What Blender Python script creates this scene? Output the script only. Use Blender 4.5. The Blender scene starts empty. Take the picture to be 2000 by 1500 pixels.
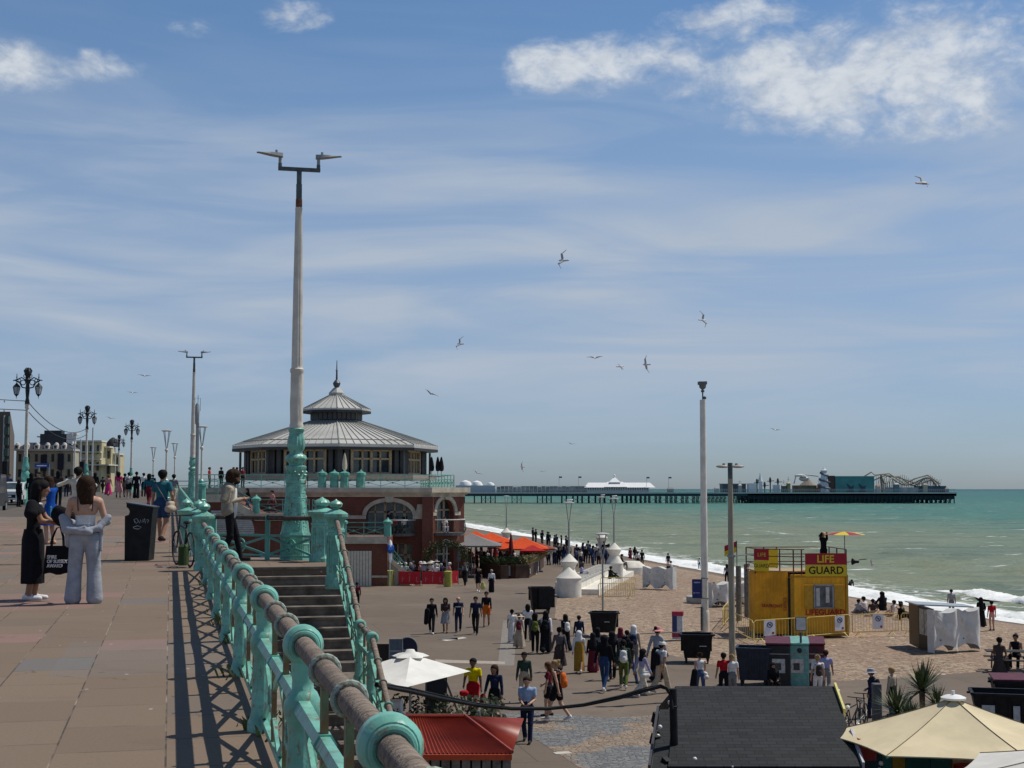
import bpy, math, random
import numpy as np
from mathutils import Vector, Matrix, Euler
R = math.radians
random.seed(7)
SC = bpy.context.scene
COL = SC.collection
# ---------------------------------------------------------------- camera
FPX = 2773.0                      # focal length in photo pixels (2000 wide)
PITCH = math.atan(205 / FPX)
EYE = 1.6
cam = bpy.data.cameras.new("camera")
cam.sensor_width = 36.0
cam.lens = 36.0 * FPX / 2000.0
cam.clip_start = 0.1
cam.clip_end = 90000.0
camo = bpy.data.objects.new("camera", cam)
COL.objects.link(camo)
camo.location = (0, 0, EYE)
camo.rotation_euler = (R(90) + PITCH, 0, 0)
SC.camera = camo
# ---------------------------------------------------------------- light and exposure
SUN_AZ, SUN_EL = R(66), R(59)     # clockwise from +Y
SC.view_settings.view_transform = 'Standard'
SC.view_settings.look = 'None'
SC.view_settings.gamma = 1.0
SC.view_settings.exposure = 0.0
sun = bpy.data.lights.new("sun", 'SUN')
sun.energy = 3.7
sun.angle = R(0.53)
sun.color = (1.0, 0.94, 0.84)
suno = bpy.data.objects.new("sun", sun)
COL.objects.link(suno)
SUN_DIR = Vector((math.cos(SUN_EL) * math.sin(SUN_AZ), math.cos(SUN_EL) * math.cos(SUN_AZ), math.sin(SUN_EL)))
suno.rotation_euler = SUN_DIR.to_track_quat('Z', 'Y').to_euler()
suno.location = SUN_DIR * 80

class NG:
 """small helper to write shader node graphs as expressions"""
 def __init__(s, tree):
  s.t = tree
 def n(s, typ, **kw):
  nd = s.t.nodes.new(typ)
  for k, v in kw.items():
   setattr(nd, k, v)
  return nd
 def set(s, sock, v):
  if isinstance(v, bpy.types.NodeSocket):
   s.t.links.new(v, sock)
  else:
   sock.default_value = v
 def m(s, op, a, b=0.0, c=0.0, clamp=False):
  nd = s.n('ShaderNodeMath', operation=op, use_clamp=clamp)
  s.set(nd.inputs[0], a); s.set(nd.inputs[1], b)
  if op in ('MULTIPLY_ADD', 'SMOOTH_MAX', 'SMOOTH_MIN', 'COMPARE', 'WRAP'):
   s.set(nd.inputs[2], c)
  return nd.outputs[0]
 def step(s, x, lo, hi, a=0.0, b=1.0, smooth=True):
  nd = s.n('ShaderNodeMapRange', interpolation_type='SMOOTHSTEP' if smooth else 'LINEAR', clamp=True)
  for i, v in enumerate((x, lo, hi, a, b)):
   s.set(nd.inputs[i], v)
  return nd.outputs[0]
 def xyz(s, x, y, z):
  nd = s.n('ShaderNodeCombineXYZ')
  s.set(nd.inputs[0], x); s.set(nd.inputs[1], y); s.set(nd.inputs[2], z)
  return nd.outputs[0]
 def sep(s, v):
  nd = s.n('ShaderNodeSeparateXYZ'); s.set(nd.inputs[0], v)
  return nd.outputs
 def noise(s, vec, scale=1.0, detail=4.0, rough=0.55, dist=0.0, out=0):
  nd = s.n('ShaderNodeTexNoise')
  if vec is not None: s.set(nd.inputs['Vector'], vec)
  nd.inputs['Scale'].default_value = scale
  nd.inputs['Detail'].default_value = detail
  nd.inputs['Roughness'].default_value = rough
  nd.inputs['Distortion'].default_value = dist
  return nd.outputs[out]
 def mix(s, f, a, b, mode='MIX'):
  nd = s.n('ShaderNodeMix', data_type='RGBA', blend_type=mode)
  s.set(nd.inputs[0], f)
  s.set(nd.inputs[6], a if isinstance(a, bpy.types.NodeSocket) else tuple(a)[:3] + (1,))
  s.set(nd.inputs[7], b if isinstance(b, bpy.types.NodeSocket) else tuple(b)[:3] + (1,))
  return nd.outputs[2]
 def bump(s, h, strength=0.3, dist=0.01):
  nd = s.n('ShaderNodeBump')
  s.set(nd.inputs['Height'], h)
  nd.inputs['Strength'].default_value = strength
  nd.inputs['Distance'].default_value = dist
  return nd.outputs[0]
 def mapping(s, vec, loc=(0, 0, 0), rot=(0, 0, 0), scale=(1, 1, 1)):
  nd = s.n('ShaderNodeMapping')
  s.set(nd.inputs[0], vec)
  nd.inputs[1].default_value = loc; nd.inputs[2].default_value = rot; nd.inputs[3].default_value = scale
  return nd.outputs[0]

# ---------------------------------------------------------------- pixel helpers (only used to measure the place off the photo)
_c, _s = math.cos(PITCH), math.sin(PITCH)
def ray(px, py):
 x = (px - 1000) / FPX; y = -(py - 750) / FPX
 return Vector((x, _c - y * _s, _s + y * _c))
def G(px, py, z):
 d = ray(px, py); t = (z - EYE) / d.z
 return Vector((d.x * t, d.y * t, z))
def D(px, py, Y):
 d = ray(px, py); t = Y / d.y
 return Vector((d.x * t, Y, EYE + d.z * t))
def PZ(y):
 """height of the upper promenade, which rises gently with distance"""
 return max(0.0, min(y, 140) - 20) * 0.0100
def GP(px, py):
 d = ray(px, py); k = max(-d.z / d.y, 1e-4)
 y = 1.6 / k
 if y > 20: y = 1.8 / (k + .01)
 if y > 140: y = min(.4 / k, 320)
 return Vector((d.x / d.y * y, y, PZ(y)))
LOW = -5.5                        # lower esplanade
SEA = -8.9
U = Vector((-0.2334, 0.9724, 0)); V = Vector((0.9724, 0.2334, 0))   # along the street / towards the sea
def rail(s):                      # the promenade edge at depth s
 return Vector((-0.355 - 0.24 * (s - 4.15), s, 0))
def UV(u, v, z=0.0):
 return U * u + V * v + Vector((0, 0, z)) + Vector((-0.355, 4.15, 0))

# ---------------------------------------------------------------- sky
def world():
 w = bpy.data.worlds.new("World"); SC.world = w; w.use_nodes = True
 t = w.node_tree; t.nodes.clear(); g = NG(t)
 out = g.n('ShaderNodeOutputWorld'); bg = g.n('ShaderNodeBackground')
 sky = g.n('ShaderNodeTexSky', sky_type='NISHITA', sun_disc=False, sun_elevation=SUN_EL, sun_rotation=SUN_AZ)
 sky.altitude = 0.0; sky.air_density = 1.0; sky.dust_density = 0.5; sky.ozone_density = 2.0
 bg.inputs[1].default_value = 0.105
 tc = g.n('ShaderNodeTexCoord').outputs['Generated']
 x, y, z = g.sep(tc)
 az = g.m('MULTIPLY', g.m('ARCTAN2', x, y), 57.2958)
 el = g.m('MULTIPLY', g.m('ARCSINE', z), 57.2958)
 v = g.xyz(az, g.m('MULTIPLY', el, 1.6), 0)
 nA = g.noise(v, 0.30, 8, 0.58, 0.7)
 nB = g.noise(g.mapping(v, (31, 7, 3)), 1.1, 7, 0.6, 0.3)
 warp = g.m('ADD', g.m('MULTIPLY', g.m('SUBTRACT', nA, 0.5), 2.6), g.m('MULTIPLY', g.m('SUBTRACT', nB, 0.5), 1.5))
 def ang(px, py):
  d = ray(px, py); d.normalize()
  return math.degrees(math.atan2(d.x, d.y)), math.degrees(math.asin(d.z))
 k = 57.2958 / FPX
 blobs = [(1190, 130, 190, 46, 1), (1060, 108, 90, 18, .7), (1300, 180, 70, 20, .45), (1690, 145, 250, 85, 1.15), (1850, 95, 130, 60, .9), (1520, 140, 90, 24, .6), (1780, 240, 180, 38, .75),
             (1450, 40, 120, 40, .8), (1790, 10, 70, 40, .6), (1890, 190, 80, 60, .7), (1650, 215, 120, 34, .7),
             (45, 130, 95, 36, .95), (180, 130, 80, 28, .7), (560, 28, 80, 32, .65), (370, 52, 46, 24, .35), (60, 180, 60, 20, .2), (1960, 20, 60, 30, .3)]
 best = None
 for px, py, rx, ry, wt in blobs:
  a, e = ang(px, py)
  qx = g.m('DIVIDE', g.m('SUBTRACT', az, a), rx * k * 1.36)
  qy = g.m('DIVIDE', g.m('SUBTRACT', el, e), ry * k * 1.36)
  q = g.m('SUBTRACT', wt, g.m('ADD', g.m('MULTIPLY', qx, qx), g.m('MULTIPLY', qy, qy)))
  best = q if best is None else g.m('SMOOTH_MAX', best, q, 0.5)
 # other cumulus elsewhere in the sky, outside this view
 far = g.m('MULTIPLY', g.step(g.noise(g.mapping(v, (5, 50, 9)), 0.055, 3, .5), .52, .7, -3.0, 1.0), g.step(g.m('ABSOLUTE', az), 26, 34))
 far = g.m('ADD', far, g.step(g.m('ABSOLUTE', az), 26, 34, -3.0, 0.0))
 best = g.m('MAXIMUM', best, far)
 dens = g.step(g.m('ADD', best, warp), -0.1, 1.35)
 dens = g.m('MULTIPLY', dens, 0.9)
 # cirrus veils, stretched along the wind
 vr = g.mapping(v, (0, 0, 0), (0, 0, R(6)), (0.062, 0.27, 1))
 c1 = g.noise(vr, 1.0, 6, 0.52, 1.0)
 c2 = g.noise(g.mapping(v, (11, 3, 0), (0, 0, R(-9)), (0.05, 0.2, 1)), 1.0, 5, 0.5, 0.7)
 band = g.m('MULTIPLY', g.step(el, 0.0, 5.0, 0.15, 1.0), g.step(el, 9.0, 20, 1.0, 0.10))
 cir = g.m('MULTIPLY', g.m('ADD', g.step(c1, .34, .72), g.m('MULTIPLY', g.step(c2, .42, .7), .6)), band)
 cir = g.m('ADD', g.m('MULTIPLY', cir, 0.52, clamp=True), g.m('MULTIPLY', band, .38), clamp=True)
 # cloud brightness (sunlit tops, greyer bases)
 sh = g.noise(g.mapping(v, (0.6, 1.1, 0)), 0.8, 5, .55, .4)
 ccol = g.mix(g.step(g.m('ADD', sh, g.m('MULTIPLY', dens, .25)), .4, .85), (4.7, 5.2, 5.9), (6.7, 7.0, 7.3))
 veil = (3.95, 4.65, 5.65)
 skyc = sky.outputs[0]
 # tint sky by height; above the view it is darkened to cut fill light
 tint = g.mix(g.step(el, 0, 19), (0.46, 0.59, 0.84), (0.54, 0.74, 0.90))
 tint = g.mix(g.step(el, 22, 55), tint, (0.20, 0.30, 0.44))
 skyc = g.mix(1.0, skyc, tint, 'MULTIPLY')
 skyc = g.mix(cir, skyc, veil)
 skyc = g.mix(dens, skyc, ccol)
 t.links.new(skyc, bg.inputs[0]); t.links.new(bg.outputs[0], out.inputs[0])
world()

# ---------------------------------------------------------------- materials
_mc = {}
def M(name, col, rough=0.65, metal=0.0, var=0.16, scale=6.0, bump=0.0, bscale=60.0, spec=0.35, col2=None, alpha=None, rust=0.0, stretch=(1, 1, 1), trans=0.0):
 key = name
 if key in _mc: return _mc[key]
 m = bpy.data.materials.new(name); m.use_nodes = True
 t = m.node_tree; g = NG(t); b = t.nodes['Principled BSDF']
 tc = g.n('ShaderNodeTexCoord').outputs['Object']
 if stretch != (1, 1, 1): tc = g.mapping(tc, scale=stretch)
 n = g.noise(tc, scale, 5, 0.6, 0.2)
 a = tuple(max(0, c * (1 - var)) for c in col); c2 = col2 or tuple(min(1, c * (1 + var)) for c in col)
 base = g.mix(g.step(n, .3, .7), a, c2)
 if rust:
  r = g.step(g.noise(tc, scale * 2.7, 6, .7, .5), 1 - rust - .12, 1 - rust + .04)
  base = g.mix(r, base, (.20, .11, .05))
 t.links.new(base, b.inputs['Base Color'])
 b.inputs['Roughness'].default_value = rough; b.inputs['Metallic'].default_value = metal
 b.inputs['Specular IOR Level'].default_value = spec
 if trans: b.inputs['Transmission Weight'].default_value = trans
 if bump:
  t.links.new(g.bump(g.noise(tc, bscale, 4, .6), bump, .02), b.inputs['Normal'])
 m.diffuse_color = tuple(col) + (1,)
 _mc[key] = m
 return m
def MN(name):
 """blank node material -> (material, graph, principled)"""
 m = bpy.data.materials.new(name); m.use_nodes = True
 _mc[name] = m
 return m, NG(m.node_tree), m.node_tree.nodes['Principled BSDF']
def cloth(col):
 col = tuple(round(c, 3) for c in col)
 return M("cloth_%d_%d_%d" % tuple(int(c * 255) for c in col), col, 0.88, var=.16, scale=7, bump=.5, bscale=17, spec=.12)

# ---------------------------------------------------------------- mesh builder
class MB:
 def __init__(s): s.v = []; s.f = []; s.mi = []; s.cm = 0
 def add(s, vs, fs):
  o = len(s.v); s.v.extend([tuple(p) for p in vs])
  for f in fs: s.f.append(tuple(i + o for i in f)); s.mi.append(s.cm)
  return s
 def mat(s, i): s.cm = i; return s
 def box(s, c, d, rz=0.0, rx=0.0, ry=0.0):
  h = Vector(d) / 2; rm = Euler((rx, ry, rz)).to_matrix(); c = Vector(c)
  vs = [c + rm @ Vector((x * h.x, y * h.y, z * h.z)) for z in (-1, 1) for y in (-1, 1) for x in (-1, 1)]
  return s.add(vs, [(0, 2, 3, 1), (4, 5, 7, 6), (0, 1, 5, 4), (2, 6, 7, 3), (0, 4, 6, 2), (1, 3, 7, 5)])
 def bb(s, x0, x1, y0, y1, z0, z1):
  return s.box(((x0 + x1) / 2, (y0 + y1) / 2, (z0 + z1) / 2), (abs(x1 - x0), abs(y1 - y0), abs(z1 - z0)))
 def bbox(s, c, d, b=0.01, rz=0.0):
  """box with chamfered vertical and top edges"""
  x, y, z = d[0] / 2, d[1] / 2, d[2] / 2; cs, sn = math.cos(rz), math.sin(rz)
  def ring(zz, i):
   pts = [(x - i, -y), (x, -y + i), (x, y - i), (x - i, y), (-x + i, y), (-x, y - i), (-x, -y + i), (-x + i, -y)] if i else [(x, -y)] * 2 + [(x, y)] * 2 + [(-x, y)] * 2 + [(-x, -y)] * 2
   return [(c[0] + p * cs - q * sn, c[1] + p * sn + q * cs, c[2] + zz) for p, q in pts]
  rs = [ring(-z, b), ring(z - b, b)]
  top = [(c[0] + (p[0] - c[0]) * (x - b) / x, c[1] + (p[1] - c[1]) * (y - b) / y, c[2] + z) for p in rs[1]]
  vs = rs[0] + rs[1] + top; fs = []
  for k in range(2):
   for i in range(8):
    j = (i + 1) % 8; fs.append((k * 8 + i, k * 8 + j, k * 8 + 8 + j, k * 8 + 8 + i))
  fs.append(tuple(range(16, 24))); fs.append(tuple(range(7, -1, -1)))
  return s.add(vs, fs)
 def cyl(s, p0, p1, r0, r1=None, n=12, cap=True):
  return s.tube([p0, p1], [r0, r0 if r1 is None else r1], n, cap)
 def tube(s, pts, r, n=8, cap=True, closed=False):
  pts = [Vector(p) for p in pts]; N = len(pts)
  rs = r if isinstance(r, (list, tuple)) else [r] * N
  vs = []; prev = None
  for i, p in enumerate(pts):
   if closed: d = pts[(i + 1) % N] - pts[i - 1]
   else: d = pts[min(i + 1, N - 1)] - pts[max(i - 1, 0)]
   d.normalize()
   if prev is None:
    a = Vector((0, 0, 1)) if abs(d.z) < .9 else Vector((1, 0, 0))
    x = d.cross(a).normalized()
   else:
    x = (prev - d * prev.dot(d))
    x = x.normalized() if x.length > 1e-6 else d.orthogonal().normalized()
   prev = x; y = d.cross(x)
   for k in range(n):
    t = 2 * math.pi * k / n
    vs.append(p + (x * math.cos(t) + y * math.sin(t)) * rs[i])
  fs = []
  for i in range(N if closed else N - 1):
   j = (i + 1) % N
   for k in range(n):
    l = (k + 1) % n
    fs.append((i * n + k, i * n + l, j * n + l, j * n + k))
  if cap and not closed:
   fs.append(tuple(range(n - 1, -1, -1))); fs.append(tuple((N - 1) * n + k for k in range(n)))
  return s.add(vs, fs)
 def lathe(s, prof, n=16, c=(0, 0, 0), rot=0.0, cap=True, mod=None, sx=1.0, sy=1.0, a0=0.0, a1=None):
  """prof = [(r, z), ...] bottom to top; mod(theta, i, r) -> r"""
  vs = []; full = a1 is None; m = n if full else n + 1
  for i, (r, z) in enumerate(prof):
   for k in range(m):
    t = rot + (2 * math.pi * k / n if full else a0 + (a1 - a0) * k / n)
    rr = mod(t, i, r) if mod else r
    vs.append((c[0] + rr * math.cos(t) * sx, c[1] + rr * math.sin(t) * sy, c[2] + z))
  fs = []
  for i in range(len(prof) - 1):
   for k in range(m if full else n):
    l = (k + 1) % m
    fs.append((i * m + k, i * m + l, (i + 1) * m + l, (i + 1) * m + k))
  if cap and full:
   if prof[0][0] > 1e-4: fs.append(tuple(range(m - 1, -1, -1)))
   if prof[-1][0] > 1e-4: fs.append(tuple((len(prof) - 1) * m + k for k in range(m)))
  return s.add(vs, fs)
 def ext(s, poly, d):
  """polygon (list of 3D points) extruded by the vector d"""
  n = len(poly); d = Vector(d); p = [Vector(q) for q in poly]
  fs = [tuple(range(n - 1, -1, -1)), tuple(range(n, 2 * n))]
  fs += [(i, (i + 1) % n, n + (i + 1) % n, n + i) for i in range(n)]
  return s.add(p + [q + d for q in p], fs)
 def ell(s, c, r, n=12, m=8):
  return s.lathe([(max(1e-5, math.cos(-math.pi / 2 + math.pi * i / m)), r[2] * math.sin(-math.pi / 2 + math.pi * i / m)) for i in range(m + 1)], n, c, sx=r[0], sy=r[1], cap=False)
 def bar(s, a, b, w, h, up=(0, 0, 1)):
  """rectangular bar from a to b, w across, h along up"""
  a = Vector(a); b = Vector(b); d = (b - a).normalized(); x = d.cross(Vector(up)).normalized(); y = x.cross(d)
  vs = [p + x * (i * w / 2) + y * (j * h / 2) for p in (a, b) for i, j in ((-1, -1), (1, -1), (1, 1), (-1, 1))]
  return s.add(vs, [(3, 2, 1, 0), (4, 5, 6, 7), (0, 1, 5, 4), (1, 2, 6, 5), (2, 3, 7, 6), (3, 0, 4, 7)])
 def quad(s, *p): return s.add(p, [tuple(range(len(p)))])
 def torus(s, c, axis, R0, r, n=24, m=8):
  axis = Vector(axis).normalized(); x = axis.orthogonal().normalized(); y = axis.cross(x); c = Vector(c)
  return s.tube([c + (x * math.cos(2 * math.pi * k / n) + y * math.sin(2 * math.pi * k / n)) * R0 for k in range(n)], r, m, closed=True)
 def merge(s, o, off=(0, 0, 0)):
  b = len(s.v); s.v += [(p[0] + off[0], p[1] + off[1], p[2] + off[2]) for p in o.v]
  s.f += [tuple(i + b for i in f) for f in o.f]; s.mi += o.mi
  return s
 def mesh(s, name, mats, smooth=None):
  me = bpy.data.meshes.new(name); me.from_pydata(s.v, [], s.f)
  for m in (mats if isinstance(mats, (list, tuple)) else [mats]): me.materials.append(m)
  if any(s.mi): me.polygons.foreach_set('material_index', s.mi)
  fix(me, smooth)
  return me
 def build(s, name, mats, parent=None, smooth=35, loc=None, rz=0.0):
  return link(name, s.mesh(name, mats, smooth), parent, loc, rz)
import bmesh
def fix(me, smooth=None):
 bm = bmesh.new(); bm.from_mesh(me)
 bmesh.ops.recalc_face_normals(bm, faces=bm.faces)
 if smooth:
  ca = R(smooth)
  for f in bm.faces: f.smooth = True
  for e in bm.edges:
   if len(e.link_faces) != 2 or e.calc_face_angle(0) > ca: e.smooth = False
 bm.to_mesh(me); bm.free(); me.update()
def link(name, me, parent=None, loc=None, rz=0.0):
 o = bpy.data.objects.new(name, me); COL.objects.link(o)
 if parent is not None: o.parent = parent
 if loc is not None: o.location = loc
 if rz: o.rotation_euler.z = rz
 return o
def tag(o, label, cat, group=None):
 o['label'] = label; o['category'] = cat
 if group: o['group'] = group
 return o
def thing(name, label, cat, loc=(0, 0, 0), rz=0.0, group=None):
 o = bpy.data.objects.new(name, None); COL.objects.link(o)
 o.empty_display_size = .2
 o.location = loc; o.rotation_euler.z = rz
 return tag(o, label, cat, group)
def structure(o): o['kind'] = 'structure'; return o
def stuff(o): o['kind'] = 'stuff'; return o
def dup(root, loc, rz=0.0, label=None, group=None, scale=None):
 r = root.copy(); COL.objects.link(r); r.location = loc; r.rotation_euler.z = rz
 if label: r['label'] = label
 if group: r['group'] = group
 if scale: r.scale = (scale,) * 3 if not isinstance(scale, tuple) else scale
 for ch in list(root.children):
  c = ch.copy(); COL.objects.link(c); c.parent = r
  for gch in list(ch.children):
   d = gch.copy(); COL.objects.link(d); d.parent = c
 return r
_font = []
def text(name, body, size, mat, parent, origin, xdir, zdir, depth=0.004, align='CENTER', bold=0.0, sx=1.0):
 cu = bpy.data.curves.new(name, 'FONT'); cu.body = body; cu.size = size; cu.extrude = depth
 cu.align_x = align; cu.align_y = 'CENTER'; cu.offset = bold; cu.resolution_u = 3
 to = bpy.data.objects.new(name + "_tmp", cu)
 me = bpy.data.meshes.new_from_object(to)
 bpy.data.objects.remove(to); bpy.data.curves.remove(cu)
 x = Vector(xdir).normalized(); z = Vector(zdir).normalized(); y = x.cross(z) * -1.0
 n = x.cross(z)
 mt = Matrix(((x.x * sx, z.x, n.x, origin[0]), (x.y * sx, z.y, n.y, origin[1]), (x.z * sx, z.z, n.z, origin[2]), (0, 0, 0, 1)))
 me.transform(mt); me.materials.clear(); me.materials.append(mat)
 return link(name, me, parent)

# ---------------------------------------------------------------- implicit surfaces (bodies, hair, gulls)
def sdf_mesh(prims, vox, name, mats, k=0.03):
 """prims: dict(a, b, ra, rb, m material index, q depth squash, k blend, sub carve) -> one continuous mesh (surface nets)"""
 P = []
 for p in prims:
  a = np.array(p['a'], float); b = np.array(p.get('b', p['a']), float)
  ra = p['ra']; rb = p.get('rb', ra)
  P.append((a, b, ra, rb, p.get('m', 0), p.get('q', 1.0), p.get('k', k), p.get('sub', False)))
 lo = np.min([np.minimum(p[0] - p[2], p[1] - p[3]) for p in P if not p[7]], axis=0) - 3 * vox
 hi = np.max([np.maximum(p[0] + p[2], p[1] + p[3]) for p in P if not p[7]], axis=0) + 3 * vox
 dim = np.ceil((hi - lo) / vox).astype(int) + 1
 F = np.full(dim, 1.0, np.float32); ID = np.zeros(dim, np.int16); BEST = np.full(dim, 1e3, np.float32)
 ax = [lo[i] + vox * np.arange(dim[i]) for i in range(3)]
 for a, b, ra, rb, mi, q, kk, sub in P:
  pad = kk + 2.5 * vox; rr = max(ra, rb)
  i0 = np.clip(((np.minimum(a, b) - rr - pad - lo) / vox).astype(int), 0, dim)
  i1 = np.clip(((np.maximum(a, b) + rr + pad - lo) / vox).astype(int) + 2, 0, dim)
  if np.any(i1 <= i0): continue
  sl = tuple(slice(i0[i], i1[i]) for i in range(3))
  X = ax[0][sl[0]][:, None, None]; Y = ax[1][sl[1]][None, :, None]; Z = ax[2][sl[2]][None, None, :]
  px, py, pz = X - a[0], (Y - a[1]) / q, Z - a[2]
  d = b - a; dx, dy, dz = d[0], d[1] / q, d[2]
  L2 = dx * dx + dy * dy + dz * dz
  h = np.clip((px * dx + py * dy + pz * dz) / L2, 0, 1) if L2 > 1e-9 else 0.0
  f = (np.sqrt((px - dx * h) ** 2 + (py - dy * h) ** 2 + (pz - dz * h) ** 2) - (ra + (rb - ra) * h)) * min(1.0, (1 + q) / 2)
  f = np.broadcast_to(f, tuple(s.stop - s.start for s in sl)).astype(np.float32)
  o = F[sl]
  if sub:
   F[sl] = np.maximum(o, -f); continue
  w = f < BEST[sl]
  ID[sl] = np.where(w, mi, ID[sl]); BEST[sl] = np.where(w, f, BEST[sl])
  hh = np.clip(.5 + .5 * (o - f) / kk, 0, 1)
  F[sl] = o * (1 - hh) + f * hh - kk * hh * (1 - hh)
 S = F < 0
 nx, ny, nz = dim
 C = np.zeros((nx - 1, ny - 1, nz - 1), np.int8)
 for i in (0, 1):
  for j in (0, 1):
   for l in (0, 1):
    C += S[i:nx - 1 + i, j:ny - 1 + j, l:nz - 1 + l]
 act = (C > 0) & (C < 8)
 idx = -np.ones(C.shape, np.int64); cells = np.argwhere(act); n = len(cells)
 idx[act] = np.arange(n)
 acc = np.zeros((n, 3)); cnt = np.zeros(n)
 cs = [(i, j, l) for i in (0, 1) for j in (0, 1) for l in (0, 1)]
 for c0 in cs:
  for axn in range(3):
   if c0[axn]: continue
   c1 = list(c0); c1[axn] = 1
   f0 = F[cells[:, 0] + c0[0], cells[:, 1] + c0[1], cells[:, 2] + c0[2]]
   f1 = F[cells[:, 0] + c1[0], cells[:, 1] + c1[1], cells[:, 2] + c1[2]]
   cr = (f0 < 0) != (f1 < 0)
   t = np.where(cr, f0 / np.where(cr, f0 - f1, 1), 0)
   p = np.tile(np.array(c0, float), (n, 1)); p[:, axn] += t
   acc[cr] += p[cr]; cnt[cr] += 1
 vs = lo + (cells + acc / cnt[:, None]) * vox
 vid = ID[cells[:, 0], cells[:, 1], cells[:, 2]]
 quads = []
 for axn in range(3):
  o1, o2 = [(1, 2), (2, 0), (0, 1)][axn]
  s0 = [slice(None)] * 3; s1 = [slice(None)] * 3
  s0[axn] = slice(0, -1); s1[axn] = slice(1, None)
  A = S[tuple(s0)]; B = S[tuple(s1)]
  e = np.argwhere(A != B)
  e = e[(e[:, o1] > 0) & (e[:, o2] > 0)]
  ins = A[e[:, 0], e[:, 1], e[:, 2]]
  def cell(d1, d2):
   c = e.copy(); c[:, o1] -= d1; c[:, o2] -= d2
   return idx[c[:, 0], c[:, 1], c[:, 2]]
  qd = np.stack([cell(1, 1), cell(0, 1), cell(0, 0), cell(1, 0)], 1)
  qd[~ins] = qd[~ins][:, ::-1]
  quads.append(qd)
 qd = np.concatenate(quads)
 me = bpy.data.meshes.new(name)
 me.vertices.add(n); me.vertices.foreach_set('co', vs.astype(np.float32).ravel())
 me.loops.add(len(qd) * 4); me.loops.foreach_set('vertex_index', qd.astype(np.int32).ravel())
 me.polygons.add(len(qd)); me.polygons.foreach_set('loop_start', np.arange(0, len(qd) * 4, 4, dtype=np.int32))
 try: me.polygons.foreach_set('loop_total', np.full(len(qd), 4, np.int32))
 except Exception: pass
 for m in (mats if isinstance(mats, (list, tuple)) else [mats]): me.materials.append(m)
 fm = np.max(vid[qd], axis=1) if len(qd) else vid[:0]
 fm = vid[qd[:, 0]]
 me.polygons.foreach_set('material_index', fm.astype(np.int32))
 me.polygons.foreach_set('use_smooth', np.ones(len(qd), bool))
 me.update(calc_edges=True); me.validate()
 return me
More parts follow.
